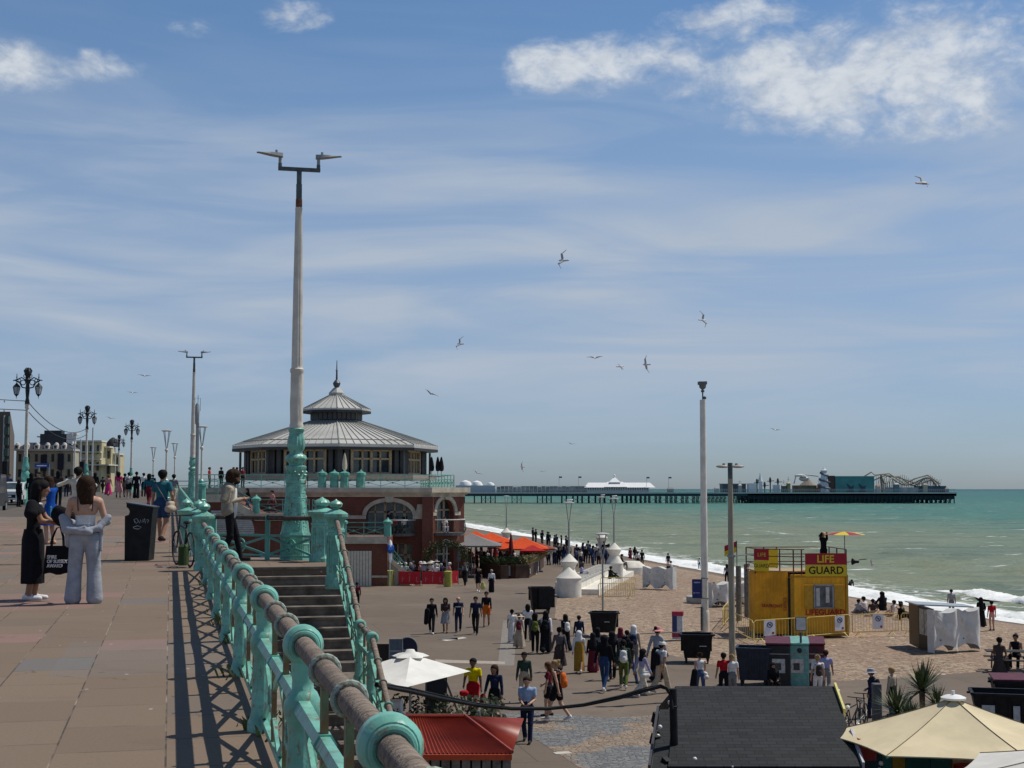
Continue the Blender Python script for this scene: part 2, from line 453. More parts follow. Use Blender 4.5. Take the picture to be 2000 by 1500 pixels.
# ================================================================ materials of the place
def mat_paving():
 m, g, b = MN("paving_slabs")
 tc = g.n('ShaderNodeTexCoord').outputs['Object']
 rot = g.mapping(tc, (0, 0, 0), (0, 0, -math.atan2(U.y, U.x)), (1, 1, 1))       # x along the street
 br = g.n('ShaderNodeTexBrick', offset=0.37, squash=1.0)
 g.set(br.inputs['Vector'], rot)
 br.inputs['Scale'].default_value = 1.0; br.inputs['Brick Width'].default_value = 0.95; br.inputs['Row Height'].default_value = 0.66
 br.inputs['Mortar Size'].default_value = 0.007; br.inputs['Mortar Smooth'].default_value = .3; br.inputs['Bias'].default_value = 0.0
 br.inputs['Color1'].default_value = (0, 0, 0, 1); br.inputs['Color2'].default_value = (1, 1, 1, 1); br.inputs['Mortar'].default_value = (.5, .5, .5, 1)
 rnd = br.outputs['Color']
 big = g.noise(g.mapping(rot, (3, 1, 0), scale=(.32, .22, 1)), 1.0, 3, .5, .1)
 base = g.mix(rnd, (.192, .139, .096), (.240, .175, .123))
 base = g.mix(g.m('MULTIPLY', g.step(rnd, .93, .94), .85), base, (.31, .175, .155))                    # pink slabs
 base = g.mix(g.m('MULTIPLY', g.step(rnd, .03, .08, 1, 0), .75), base, (.16, .165, .165))                # blue-grey slabs
 # repaired patches in pink and grey
 b2 = g.n('ShaderNodeTexBrick', offset=0.5)
 g.set(b2.inputs['Vector'], g.mapping(rot, (0, .66 * 1.5, 0)))
 b2.inputs['Scale'].default_value = 1.0; b2.inputs['Brick Width'].default_value = 2.85; b2.inputs['Row Height'].default_value = 1.98
 b2.inputs['Mortar Size'].default_value = 0.0; b2.inputs['Color1'].default_value = (0, 0, 0, 1); b2.inputs['Color2'].default_value = (1, 1, 1, 1)
 base = g.mix(g.m('MULTIPLY', g.step(b2.outputs['Color'], .86, .87), .75), base, (.30, .175, .15))
 base = g.mix(g.m('MULTIPLY', g.step(b2.outputs['Color'], .10, .12, 1, 0), .35), base, (.19, .19, .185))
 base = g.mix(g.step(big, .35, .7, 0, .35), base, (.19, .145, .11))
 fine = g.noise(tc, 38, 5, .65)
 wob = g.n('ShaderNodeVectorMath', operation='ADD'); g.set(wob.inputs[0], tc); g.set(wob.inputs[1], g.noise(tc, 1.6, 4, .6, 0, 1))
 ck = g.n('ShaderNodeTexVoronoi', feature='DISTANCE_TO_EDGE'); g.set(ck.inputs['Vector'], wob.outputs[0]); ck.inputs['Scale'].default_value = .45
 crack = g.m('MULTIPLY', g.step(ck.outputs['Distance'], .002, .006, 1, 0), g.step(g.noise(g.mapping(tc, (9, 2, 0)), .5, 2), .56, .62))
 stain = g.step(g.noise(g.mapping(tc, (2, 8, 0)), .9, 5, .65, .8), .56, .74, 0, .42)
 base = g.mix(stain, base, (.13, .10, .075))
 base = g.mix(g.m('MULTIPLY', crack, .75), base, (.06, .05, .04))
 base = g.mix(g.step(fine, .35, .75, .28, 0), base, (.11, .085, .065))
 base = g.mix(g.m('MULTIPLY', br.outputs['Fac'], g.step(g.noise(tc, 3.1, 3), .4, .55, .25, .95)), base, g.mix(g.step(g.noise(tc, .8, 3), .5, .6), (.065, .055, .045), (.30, .25, .20)))
 spot = g.n('ShaderNodeTexVoronoi'); g.set(spot.inputs['Vector'], tc); spot.inputs['Scale'].default_value = 3.0      # gum and droppings
 spd = g.m('ADD', spot.outputs['Distance'], g.m('MULTIPLY', g.noise(tc, 45, 2), .05))
 base = g.mix(g.m('MULTIPLY', g.step(spd, .065, .085, 1, 0), .8), base, (.55, .52, .48))
 sp2 = g.n('ShaderNodeTexVoronoi'); g.set(sp2.inputs['Vector'], g.mapping(tc, (.4, .7, 0))); sp2.inputs['Scale'].default_value = 1.7
 base = g.mix(g.m('MULTIPLY', g.step(sp2.outputs['Distance'], .04, .07, 1, 0), .55), base, (.08, .07, .06))
 g.set(b.inputs['Base Color'], base); b.inputs['Roughness'].default_value = .82; b.inputs['Specular IOR Level'].default_value = .25
 h = g.m('SUBTRACT', g.m('MULTIPLY', fine, .35), g.m('MULTIPLY', br.outputs['Fac'], 1.0))
 h = g.m('ADD', h, g.m('MULTIPLY', rnd, .35))
 g.set(b.inputs['Normal'], g.bump(h, .45, .012))
 return m
def mat_tarmac(name, c0, c1, sc=1.0, crack=True):
 m, g, b = MN(name)
 tc = g.n('ShaderNodeTexCoord').outputs['Object']
 n1 = g.noise(tc, .16 * sc, 5, .6, .4); n2 = g.noise(tc, 1.3 * sc, 5, .65); n3 = g.noise(tc, 30, 3, .7)
 base = g.mix(g.step(n1, .35, .68), c0, c1)
 base = g.mix(g.step(n2, .42, .75, 0, .38), base, tuple(c * .62 for c in c0))
 base = g.mix(g.step(n3, .4, .8, 0, .35), base, tuple(min(1, c * 1.45) for c in c1))
 if crack:
  br = g.n('ShaderNodeTexBrick', offset=.31)
  g.set(br.inputs['Vector'], g.mapping(tc, (1, 2, 0), (0, 0, R(-12))))
  br.inputs['Scale'].default_value = 1; br.inputs['Brick Width'].default_value = 9.5; br.inputs['Row Height'].default_value = 4.3
  br.inputs['Mortar Size'].default_value = .022; br.inputs['Color1'].default_value = (0, 0, 0, 1); br.inputs['Color2'].default_value = (1, 1, 1, 1)
  base = g.mix(g.m('MULTIPLY', br.outputs['Color'], .35), base, tuple(c * .72 for c in c1))
  base = g.mix(g.m('MULTIPLY', br.outputs['Fac'], .5), base, tuple(c * .35 for c in c0))
 v = g.n('ShaderNodeTexVoronoi'); g.set(v.inputs['Vector'], tc); v.inputs['Scale'].default_value = .9
 base = g.mix(g.m('MULTIPLY', g.step(v.outputs['Distance'], .05, .08, 1, 0), .6), base, tuple(c * .4 for c in c0))
 g.set(b.inputs['Base Color'], base); b.inputs['Roughness'].default_value = .85; b.inputs['Specular IOR Level'].default_value = .2
 g.set(b.inputs['Normal'], g.bump(n3, .3, .01))
 return m
def mat_shingle():
 m, g, b = MN("beach_shingle")
 tc = g.n('ShaderNodeTexCoord').outputs['Object']
 v = g.n('ShaderNodeTexVoronoi'); g.set(v.inputs['Vector'], tc); v.inputs['Scale'].default_value = 11.0; v.inputs['Randomness'].default_value = 1
 v2 = g.n('ShaderNodeTexVoronoi'); g.set(v2.inputs['Vector'], g.mapping(tc, (3, 1, 0))); v2.inputs['Scale'].default_value = 5.5
 r = g.sep(v.outputs['Color'])[0]; r2 = g.sep(v2.outputs['Color'])[0]
 n1 = g.noise(g.mapping(tc, (0, 0, 0), (0, 0, R(13)), (.42, .05, 1)), 1.0, 5, .6, .6); n2 = g.noise(tc, 2.2, 6, .75)
 base = g.mix(r, (.125, .085, .056), (.44, .325, .22))
 base = g.mix(g.step(r2, .75, .9, 0, .6), base, (.12, .10, .085))
 base = g.mix(g.step(r2, .1, .2, .5, 0), base, (.50, .40, .30))
 base = g.mix(g.step(n1, .4, .7, 0, .5), base, (.24, .155, .11))
 base = g.mix(g.step(n2, .5, .85, 0, .3), base, (.15, .105, .075))
 lit = g.n('ShaderNodeTexVoronoi'); g.set(lit.inputs['Vector'], tc); lit.inputs['Scale'].default_value = .55
 base = g.mix(g.step(lit.outputs['Distance'], .05, .07, 1, 0), base, (.62, .58, .52))
 z = g.sep(tc)[2]
 wet = g.step(g.m('ADD', z, g.m('MULTIPLY', g.noise(tc, .25, 4), .9)), SEA + 1.3, SEA + 2.7, 1, 0)
 base = g.mix(g.m('MULTIPLY', wet, .72), base, (.075, .052, .038))
 g.set(b.inputs['Base Color'], base); b.inputs['Roughness'].default_value = .8; b.inputs['Specular IOR Level'].default_value = .25
 h = g.m('ADD', g.m('MULTIPLY', g.m('SUBTRACT', 1, v.outputs['Distance']), .5), g.m('MULTIPLY', n2, .9))
 g.set(b.inputs['Normal'], g.bump(h, .6, .04))
 return m
def mat_sea():
 m, g, b = MN("sea_water")
 tc = g.n('ShaderNodeTexCoord').outputs['Object']
 e = g.n('ShaderNodeAttribute', attribute_name='shore').outputs['Fac']       # metres from the water's edge
 vr = g.mapping(tc, rot=(0, 0, R(-12)))
 big = g.noise(g.mapping(vr, scale=(.006, .012, 1)), 1, 4, .55, .4)
 e2 = g.m('ADD', e, g.m('MULTIPLY', g.m('SUBTRACT', big, .5), 140))
 base = g.mix(g.step(e2, 20, 250), (.190, .215, .125), (.055, .180, .130))
 base = g.mix(g.step(e2, 200, 900), base, (.030, .145, .120))
 base = g.mix(g.step(e2, 1200, 4000), base, (.016, .092, .092))
 md = g.noise(g.mapping(vr, scale=(.02, .07, 1)), 1, 5, .6, .6)
 base = g.mix(g.step(md, .46, .66, 0, .5), base, (.040, .095, .082))
 base = g.mix(g.step(md, .34, .46, .35, 0), base, (.17, .215, .155))
 # white horses: short streaks lying along the crests
 w1 = g.noise(g.mapping(vr, (4, 0, 0), scale=(.085, .17, 1)), 1, 3, .55, .35)
 w2 = g.noise(g.mapping(vr, (0, 9, 0), scale=(.35, 1.1, 1)), 1, 5, .7, .5)
 cap = g.m('MULTIPLY', g.step(w1, .63, .69), g.step(w2, .48, .58))
 # swash and broken water at the edge
 n = g.noise(g.mapping(vr, scale=(.16, .07, 1)), 1, 5, .6, .8)
 lace = g.noise(tc, .55, 6, .7, 1.0)
 ee = g.m('ADD', e, g.m('MULTIPLY', g.m('SUBTRACT', n, .5), 16))
 edge = g.step(ee, 3, 9, 1, 0)
 edge = g.m('MAXIMUM', edge, g.m('MULTIPLY', g.step(ee, 7, 18, 1, 0), g.step(lace, .5, .62)))
 foam = g.m('MULTIPLY', g.m('MAXIMUM', cap, edge), g.step(e, -26, -18))
 base = g.mix(foam, base, (.82, .84, .83))
 g.set(b.inputs['Base Color'], base)
 g.set(b.inputs['Roughness'], g.m('ADD', .42, g.m('MULTIPLY', foam, .4)))
 b.inputs['Specular IOR Level'].default_value = .12
 h1 = g.noise(g.mapping(vr, scale=(.28, .75, 1)), 1, 6, .62, .4)
 h2 = g.noise(g.mapping(vr, (2, 5, 0), scale=(.05, .13, 1)), 1, 5, .6, .5)
 g.set(b.inputs['Normal'], g.bump(g.m('ADD', h1, g.m('MULTIPLY', h2, 3.0)), .8, .9))
 return m
def mat_brick(name, c1, c2, mort, w=.225, h=.075):
 m, g, b = MN(name)
 tc = g.n('ShaderNodeTexCoord').outputs['Object']
 x, y, z = g.sep(tc)
 br = g.n('ShaderNodeTexBrick'); g.set(br.inputs['Vector'], g.xyz(g.m('ADD', x, g.m('MULTIPLY', y, .73)), z, 0))
 br.inputs['Scale'].default_value = 1; br.inputs['Brick Width'].default_value = w; br.inputs['Row Height'].default_value = h; br.inputs['Mortar Size'].default_value = .008
 br.inputs['Color1'].default_value = c1 + (1,); br.inputs['Color2'].default_value = c2 + (1,); br.inputs['Mortar'].default_value = mort + (1,)
 n = g.noise(tc, .7, 5, .6); n2 = g.noise(g.mapping(tc, scale=(1, 1, .15)), 1.6, 4, .6)
 base = g.mix(g.step(n, .35, .7, .3, 0), br.outputs['Color'], tuple(c * .5 for c in c1))
 base = g.mix(g.step(n2, .55, .8, 0, .35), base, (.28, .2, .16))
 g.set(b.inputs['Base Color'], base); b.inputs['Roughness'].default_value = .85; b.inputs['Specular IOR Level'].default_value = .2
 return m
PAVING = mat_paving()
TARMAC = mat_tarmac("footway_tarmac", (.105, .090, .075), (.140, .118, .096))
ROADM = mat_tarmac("road_asphalt", (.075, .072, .068), (.105, .10, .093))
ESPL = mat_tarmac("esplanade_surface", (.145, .116, .090), (.192, .152, .118), .8)
SHINGLE = mat_shingle()
SEAM = mat_sea()
BRICK = mat_brick("red_brick", (.175, .056, .036), (.225, .078, .050), (.17, .11, .085))
BRICKFAR = BRICK
STONE = M("cream_stone", (.54, .48, .37), .8, var=.2, scale=1.2, bump=.15, bscale=9)
WHITEC = M("white_concrete", (.70, .67, .59), .8, var=.14, scale=1.6, bump=.12, bscale=14)
CONC = M("old_concrete", (.20, .175, .145), .9, var=.4, scale=2.5, bump=.4, bscale=24)
STEPM = M("stair_stone", (.150, .125, .102), .88, var=.42, scale=3.5, bump=.4, bscale=30)
TURQ = M("turquoise_paint", (.175, .455, .365), .36, var=.24, scale=4.5, bump=.22, bscale=24, spec=.45, rust=.36)
TURQ2 = M("turquoise_paint_clean", (.12, .37, .295), .4, var=.24, scale=2.0, spec=.4, rust=.22)
RUSTBAR = M("rusted_green_bar", (.20, .30, .17), .6, var=.45, scale=5, rust=.5, stretch=(1, 1, .4))
OLDWOOD = M("weathered_oak", (.255, .205, .165), .85, var=.38, scale=9, bump=.75, bscale=30, stretch=(4, .5, 4), spec=.15)
CREAM = M("cream_paint", (.66, .60, .50), .5, var=.14, scale=3, spec=.35, rust=.2)
DARKG = M("galvanised_dark", (.095, .115, .11), .5, metal=.3, var=.3)
GREYL = M("lamp_head_grey", (.30, .32, .33), .45, var=.1)
BLACK = M("black_plastic", (.012, .0125, .014), .55, var=.4, scale=5, spec=.2)
BLACKM = M("black_iron", (.022, .024, .026), .5, var=.3)
GLASS = M("dark_window_glass", (.045, .065, .075), .08, var=.5, scale=1.5, spec=.8)
WHITEP = M("white_plastic", (.80, .80, .78), .5, var=.07, scale=3)
GREYM = M("grey_metal", (.33, .34, .33), .5, metal=.3, var=.15)
YELLOWP = M("yellow_paint", (.66, .45, .07), .5, var=.15, scale=3)
GRASSM = M("weed_leaves", (.10, .13, .035), .8, var=.5, scale=20)

# ================================================================ ground
def sheet_uv(name, us, vs, zf, mat):
 vt = [UV(u, v) for u in us for v in vs]
 vt = [(p.x, p.y, zf(p)) for p in vt]
 n = len(vs)
 fs = [(i * n + j, (i + 1) * n + j, (i + 1) * n + j + 1, i * n + j + 1) for i in range(len(us) - 1) for j in range(n - 1)]
 mb = MB().add(vt, fs)
 return structure(mb.build(name, mat, smooth=20))
KERB = -8.8
us_n = list(np.arange(-9, 62.1, 3.0)); us_f = list(np.arange(60, 160, 8)) + [160, 220, 400]
sheet_uv("promenade_paving", us_n, [KERB, -6, -3, 0.32], lambda p: PZ(p.y), PAVING)
sheet_uv("promenade_footway", us_f, [KERB, -6, -3, 0.32], lambda p: PZ(p.y) - .004, TARMAC)
sheet_uv("road", us_n[:-1] + us_f, [-60, -30, -20, KERB - .14], lambda p: PZ(p.y) - .13, ROADM)
mb = MB()
for i in range(len(us_n) - 1):
 a, b = UV(us_n[i], KERB - .14), UV(us_n[i + 1], KERB - .14); w = V * .14
 za, zb = PZ(a.y) + .003, PZ(b.y) + .003
 vs = [(a.x, a.y, za - .2), (a.x + w.x, a.y + w.y, za - .2), (a.x + w.x, a.y + w.y, za), (a.x, a.y, za)]
 vs += [(b.x, b.y, zb - .2), (b.x + w.x, b.y + w.y, zb - .2), (b.x + w.x, b.y + w.y, zb), (b.x, b.y, zb)]
 mb.add(vs, [(0, 1, 2, 3), (7, 6, 5, 4), (3, 2, 6, 7), (0, 3, 7, 4), (1, 5, 6, 2)])
structure(mb.build("kerb", M("kerb_stone", (.52, .48, .42), .85, var=.2)))
# white road marking beside the kerb
mb = MB()
for k in range(12):
 a = UV(24 + k * 9, KERB - 3.2); b = UV(28 + k * 9, KERB - 3.2)
 za, zb = PZ(a.y) - .126, PZ(b.y) - .126
 mb.quad((a.x - .08, a.y, za), (a.x + .08, a.y, za), (b.x + .08, b.y, zb), (b.x - .08, b.y, zb))
structure(mb.build("road_marking", M("road_paint", (.75, .75, .72), .8, var=.1)))

# promenade wall down to the lower level, and a stone edging under the railing
mb = MB()
ul = [-9, 0, 8, 16, 23.4]
for i in range(len(ul) - 1):
 a, b = UV(ul[i], .325), UV(ul[i + 1], .325); za, zb = PZ(a.y) + .03, PZ(b.y) + .03
 mb.add([(a.x - .24, a.y - .06, za), (a.x, a.y, za), (a.x, a.y, LOW - .3), (a.x - .24, a.y - .06, LOW - .3), (b.x - .24, b.y - .06, zb), (b.x, b.y, zb), (b.x, b.y, LOW - .3), (b.x - .24, b.y - .06, LOW - .3)],
           [(0, 4, 5, 1), (1, 5, 6, 2), (0, 3, 7, 4)])
tag(mb.build("retaining_wall", CONC), "weathered concrete wall below the turquoise railing along the promenade edge", "wall")

# lower esplanade (flat paving up to the shingle)
espl_px = [(2400, 1285), (2000, 1305), (1800, 1321), (1650, 1330), (1500, 1320), (1400, 1300), (1332, 1284), (1250, 1268), (1160, 1246), (1083, 1207), (1088, 1166), (1145, 1140), (1200, 1116), (1240, 1094), (1190, 1079), (1110, 1064), (1040, 1049)]
ep = [G(x, y, LOW) for x, y in espl_px]
ep = [(p.x, p.y) for p in ep]
ep += [(-30, 330), (-120, 330), (-60, 120), (-26, 100), (-7, 33), (.5, 4.2), (3, -6), (30, -6)]
mb = MB().ext([(x, y, LOW - .14) for x, y in ep], (0, 0, .14))
structure(mb.build("lower_esplanade", ESPL, smooth=None))
def sheet_px(name, pts, z, mat, top=None):
 return structure(MB().ext([(p.x, p.y, z - .003) for p in (G(x, y, z) for x, y in pts)], (0, 0, .003)).build(name, mat, smooth=None))
def mat_setts():
 m, g, b = MN("granite_setts")
 tc = g.n('ShaderNodeTexCoord').outputs['Object']
 v = g.n('ShaderNodeTexVoronoi'); g.set(v.inputs['Vector'], g.mapping(tc, scale=(1, 1.35, 1))); v.inputs['Scale'].default_value = 5.2
 v2 = g.n('ShaderNodeTexVoronoi', feature='DISTANCE_TO_EDGE'); g.set(v2.inputs['Vector'], g.mapping(tc, scale=(1, 1.35, 1))); v2.inputs['Scale'].default_value = 5.2
 r = g.sep(v.outputs['Color'])[0]
 n = g.noise(tc, .33, 3, .5, .3)
 blue = g.mix(r, (.11, .115, .12), (.21, .21, .205)); tan = g.mix(r, (.20, .145, .10), (.33, .25, .175))
 base = g.mix(g.step(n, .46, .54), tan, blue)
 base = g.mix(g.step(v2.outputs['Distance'], .0, .06, .85, 0), base, (.07, .06, .05))
 g.set(b.inputs['Base Color'], base); b.inputs['Roughness'].default_value = .8
 g.set(b.inputs['Normal'], g.bump(g.step(v2.outputs['Distance'], 0, .15), .8, .03))
 return m
SETTS = mat_setts()
sheet_px("cobbled_strip", [(955, 1393), (1050, 1390), (1180, 1402), (1320, 1395), (1330, 1560), (1180, 1530), (1075, 1462), (1000, 1415)], LOW + .006, SETTS)
sheet_px("paving_band", [(850, 1288), (986, 1292), (986, 1297), (850, 1294)], LOW + .005, M("pale_edging", (.36, .31, .26), .85))
sheet_px("paving_band", [(983, 1212), (1010, 1212), (1004, 1300), (972, 1300)], LOW + .004, M("grey_edging", (.21, .19, .165), .85))
sheet_px("drain_cover", [(858, 1243), (892, 1243), (895, 1249), (855, 1249)], LOW + .006, M("drain_iron", (.12, .11, .10), .7))
sheet_px("road_marking", [(862, 1250), (905, 1244), (912, 1246), (872, 1252)], LOW + .006, M("worn_white_line", (.5, .47, .43), .85))
sheet_px("road_marking", [(1080, 1469), (1110, 1467), (1118, 1471), (1086, 1473)], LOW + .012, _mc["worn_white_line"])

# beach and sea
SHY = [-50, 0, 110.7, 140, 183, 224, 280, 399, 800, 2000]
SHX = [77, 65.6, 39.9, 33.1, 25, 17.6, 7.3, -13.5, -85, -300]
def shore_x(y): return np.interp(y, SHY, SHX)
def beach_z(x, y):
 e = shore_x(y) - x
 z = np.where(e > 22, LOW - .06, SEA + (LOW - .06 - SEA) * np.clip(e / 22, -1.2, 1) ** 1.0)
 return z
ys = np.concatenate([np.arange(20, 130, 1.5), np.arange(130, 480, 5.0)])
es = np.concatenate([np.arange(-14, 26, 1.2), np.arange(26, 90, 4.0)])
rg = np.random.RandomState(3)
vs = []
for y in ys:
 for e in es:
  x = float(shore_x(y) - e)
  z = float(beach_z(x, y)) + .05 * math.sin(x * .9 + y * .21) * math.sin(y * .55 - x * .2) * (1 if e < 22 else .35) + rg.uniform(-.025, .02)
  vs.append((x, float(y), min(z, LOW - .02) if e > 21 else z))
n = len(es)
fs = [(i * n + j, (i + 1) * n + j, (i + 1) * n + j + 1, i * n + j + 1) for i in range(len(ys) - 1) for j in range(n - 1)]
structure(MB().add(vs, fs).build("shingle_beach", SHINGLE, smooth=60))
def sea():
 rs = np.geomspace(55, 80000, 300); th = np.radians(np.linspace(-40, 44, 300))
 Rr, T = np.meshgrid(rs, th, indexing='ij')
 X = Rr * np.sin(T); Y = Rr * np.cos(T)
 Z = np.full_like(X, SEA)
 rg = np.random.RandomState(5)
 for k in range(16):
  lam = rg.uniform(5, 26); a = np.radians(rg.normal(-105, 22)); ph = rg.uniform(0, 6.3)
  kx, ky = np.cos(a) * 6.28 / lam, np.sin(a) * 6.28 / lam
  w = np.clip(1.6 - Rr / (lam * 45), 0, 1)
  s = np.sin(X * kx + Y * ky + ph + .6 * np.sin(X * ky * .31 + ph))
  Z += w * lam * .0058 * (1 - np.abs(s)) * 1.8 - w * lam * .005
 e = X - np.interp(Y, SHY, SHX)
 Z = np.where(e < 12, SEA + (Z - SEA) * np.clip((e + 2) / 14, .1, 1), Z)
 n = len(th)
 vs = np.stack([X, Y, Z], -1).reshape(-1, 3)
 fs = [(i * n + j, i * n + j + 1, (i + 1) * n + j + 1, (i + 1) * n + j) for i in range(len(rs) - 1) for j in range(n - 1)]
 me = bpy.data.meshes.new("sea"); me.from_pydata(vs.tolist(), [], fs)
 at = me.attributes.new("shore", 'FLOAT', 'POINT'); at.data.foreach_set('value', e.reshape(-1).astype(np.float32))
 me.materials.append(SEAM)
 me.polygons.foreach_set('use_smooth', np.ones(len(me.polygons), bool))
 structure(link("sea", me))
sea()
def breaker(name, y0, y1, e0, h, seed, wdt=5.0):
 """a broken wave running along the shore: a rough foam ridge"""
 rg = np.random.RandomState(seed); from_y = np.arange(y0, y1, .35)
 K = 18; vs = []
 for i, y in enumerate(from_y):
  t = (y - y0) / (y1 - y0); env = math.sin(math.pi * min(1, max(0, t))) ** .45
  amp = h * env * (.7 + .3 * math.sin(y * .55 + seed) + .18 * math.sin(y * 1.7))
  for k in range(K):
   u = k / (K - 1); pr = (math.sin(math.pi * u ** .75)) ** 1.2
   e = e0 + (u - .5) * wdt * (.7 + .3 * env) + .5 * math.sin(y * .4)
   z = SEA - .12 + amp * pr + (rg.uniform(-.13, .16) * amp if 0 < k < K - 1 else 0)
   vs.append((float(shore_x(y)) + e + rg.uniform(-.1, .1), float(y) + rg.uniform(-.12, .12), z))
 fs = [(i * K + j, i * K + j + 1, (i + 1) * K + j + 1, (i + 1) * K + j) for i in range(len(from_y) - 1) for j in range(K - 1)]
 return structure(MB().add(vs, fs).build(name, _mc["sea_foam"], smooth=70))
m, g, b = MN("sea_foam")
tc = g.n('ShaderNodeTexCoord').outputs['Object']
g.set(b.inputs['Base Color'], g.mix(g.step(g.noise(tc, .9, 6, .7, .6), .42, .62), (.80, .83, .80), (.93, .94, .93)))
b.inputs['Roughness'].default_value = .9; b.inputs['Subsurface Weight'].default_value = 0
g.set(b.inputs['Normal'], g.bump(g.noise(tc, 3, 5, .7), .6, .2))
breaker("breaking_wave", 74, 122, 5.5, 1.5, 2, 6)
breaker("breaking_wave", 104, 150, 15, .7, 4, 5)
breaker("breaking_wave", 120, 215, 4.5, .5, 6, 5)
breaker("breaking_wave", 215, 330, 3.5, .4, 9, 4)
breaker("breaking_wave", 322, 460, 4, .5, 12, 5)
# ================================================================ turquoise railings, stairs, street lamps
ANG = math.atan2(U.y, U.x)        # local x runs along the street, local y to the landward side
def post_mesh():
 p = MB()
 fl = lambda t, i, r: r * (1 + .05 * math.cos(10 * t)) if i in (3, 4, 5) else r
 p.lathe([(.102, -.06), (.102, .06), (.090, .08), (.077, .12), (.069, .35), (.062, .47), (.068, .49), (.086, .535), (.090, .57), (.086, .605), (.068, .645), (.052, .66), (.050, .70), (.056, .76), (.054, .80)], 20, mod=fl)
 p.torus((.062, 0, .57), (1, 0, 0), .045, .016, 16, 6).torus((-.062, 0, .57), (1, 0, 0), .045, .016, 16, 6)
 return p.mesh("post", TURQ, 45)
def ring_mesh():
 r = MB().tube([(-.062, 0, .865), (-.058, 0, .865), (-.03, 0, .865), (.03, 0, .865), (.058, 0, .865), (.062, 0, .865)], [.050, .078, .095, .095, .078, .050], 26)
 r.torus((-.060, 0, .865), (1, 0, 0), .060, .013, 26, 8).torus((.060, 0, .865), (1, 0, 0), .060, .013, 26, 8)
 return r.mesh("ring", TURQ, 40)
PM, RM = post_mesh(), ring_mesh()
CLAMP = MB().torus((0, 0, .865), (1, 0, 0), .056, .013, 20, 8).cyl((0, 0, .80), (0, 0, .74), .018, .014, 8).mesh("clamp_ring", M("clamp_paint", (.33, .42, .36), .5, var=.3, scale=12, rust=.42), 40)
STRUT = MB().bar((0, 0, .79), (0, 0, .06), .03, .055, up=(1, 0, 0)).mesh("strut", RUSTBAR)
def railing(th, us, zf, detail=True, y=0.0, wood=True, r_h=.046, first=False):
 """bays between the posts at the distances us; zf(u) = ground height"""
 hp = []
 for i, u in enumerate(us):
  po = link("post", PM, th, (u, y, zf(u))); link("ring", RM, po)
 for i in range(len(us) - 1):
  a, b = us[i], us[i + 1]; za, zb = zf(a), zf(b); sl = (zb - za) / (b - a); at = lambda f, h: (a + (b - a) * f, y, za + (zb - za) * f + h)
  mid = MB()
  for f0, f1, r0, r1 in ((.02, .34, .052, .040), (.34, .37, .05, .05), (.37, .63, .040, .040), (.63, .66, .05, .05), (.66, .98, .040, .052)):
   mid.tube([at(f0, .57), at(f1, .57)], [r0, r1], 6)
  mid.build("mid_rail", TURQ, th)
  if detail:
   for f in (.345, .645):
    link("clamp_ring", CLAMP, th, at(f, 0)); link("strut", STRUT, th, at(f, 0))
  la = MB(); la.bar(at(.02, .085), at(.98, .085), .035, .04)
  for f0, f1 in ((.03, .5), (.5, .97)):
   la.bar(at(f0, .09), at(f1, .55), .022, .045); la.bar(at(f0, .55), at(f1, .09), .022, .045)
   c = at((f0 + f1) / 2, .32); la.torus(c, (0, 1, 0), .075, .014, 16, 6); la.cyl((c[0], c[1] - .02, c[2]), (c[0], c[1] + .02, c[2]), .04, n=10)
  la.bar(at(.5, .55), at(.5, .06), .022, .035)
  la.build("lattice_panel", TURQ, th)
 pts = [(u, y, zf(u) + .865) for u in us]
 MB().tube(pts, r_h, 16).build("handrail", OLDWOOD if wood else TURQ, th)
def end_post(th, u, y, z, w, h, fin=.2, n=8):
 """fluted pillar with a moulded cap and a bud finial"""
 p = MB(); r = w / 2 / math.cos(math.pi / n)
 prof = [(r * 1.18, -.1), (r * 1.18, .08), (r * 1.05, .12), (r, .15), (r * .96, h * .72), (r * 1.04, h * .73), (r * 1.04, h * .77), (r * .94, h * .78), (r * .94, h * .86), (r * 1.1, h * .90), (r * 1.38, h * .95), (r * 1.40, h * .99), (r * 1.1, h + .02), (r * .62, h + .06), (r * .35, h + .075)]
 p.lathe(prof, n, (u, y, z), rot=math.pi / n)
 for k in range(n):
  t = 2 * math.pi * (k + .5) / n + math.pi / n - math.pi / n
  for q in (-.28, 0, .28):
   x0 = math.cos(t) * w / 2 * .99 - math.sin(t) * q * w * .4; y0 = math.sin(t) * w / 2 * .99 + math.cos(t) * q * w * .4
   p.cyl((u + x0, y + y0, z + .2), (u + x0, y + y0, z + h * .68), .012, n=5)
 o = p.build("end_post", TURQ, th, 30)
 f = MB().lathe([(w * .16, h + .07), (w * .16, h + .09), (w * .33, h + .12), (w * .38, h + .12 + fin * .35), (w * .30, h + .12 + fin * .65), (w * .1, h + .12 + fin * .88), (w * .05, h + .12 + fin), (.005, h + .13 + fin)], 20, (u, y, z), mod=lambda t, i, r: r * (1 + .07 * math.cos(8 * t)))
 f.build("finial", TURQ, o, 40)
 return o
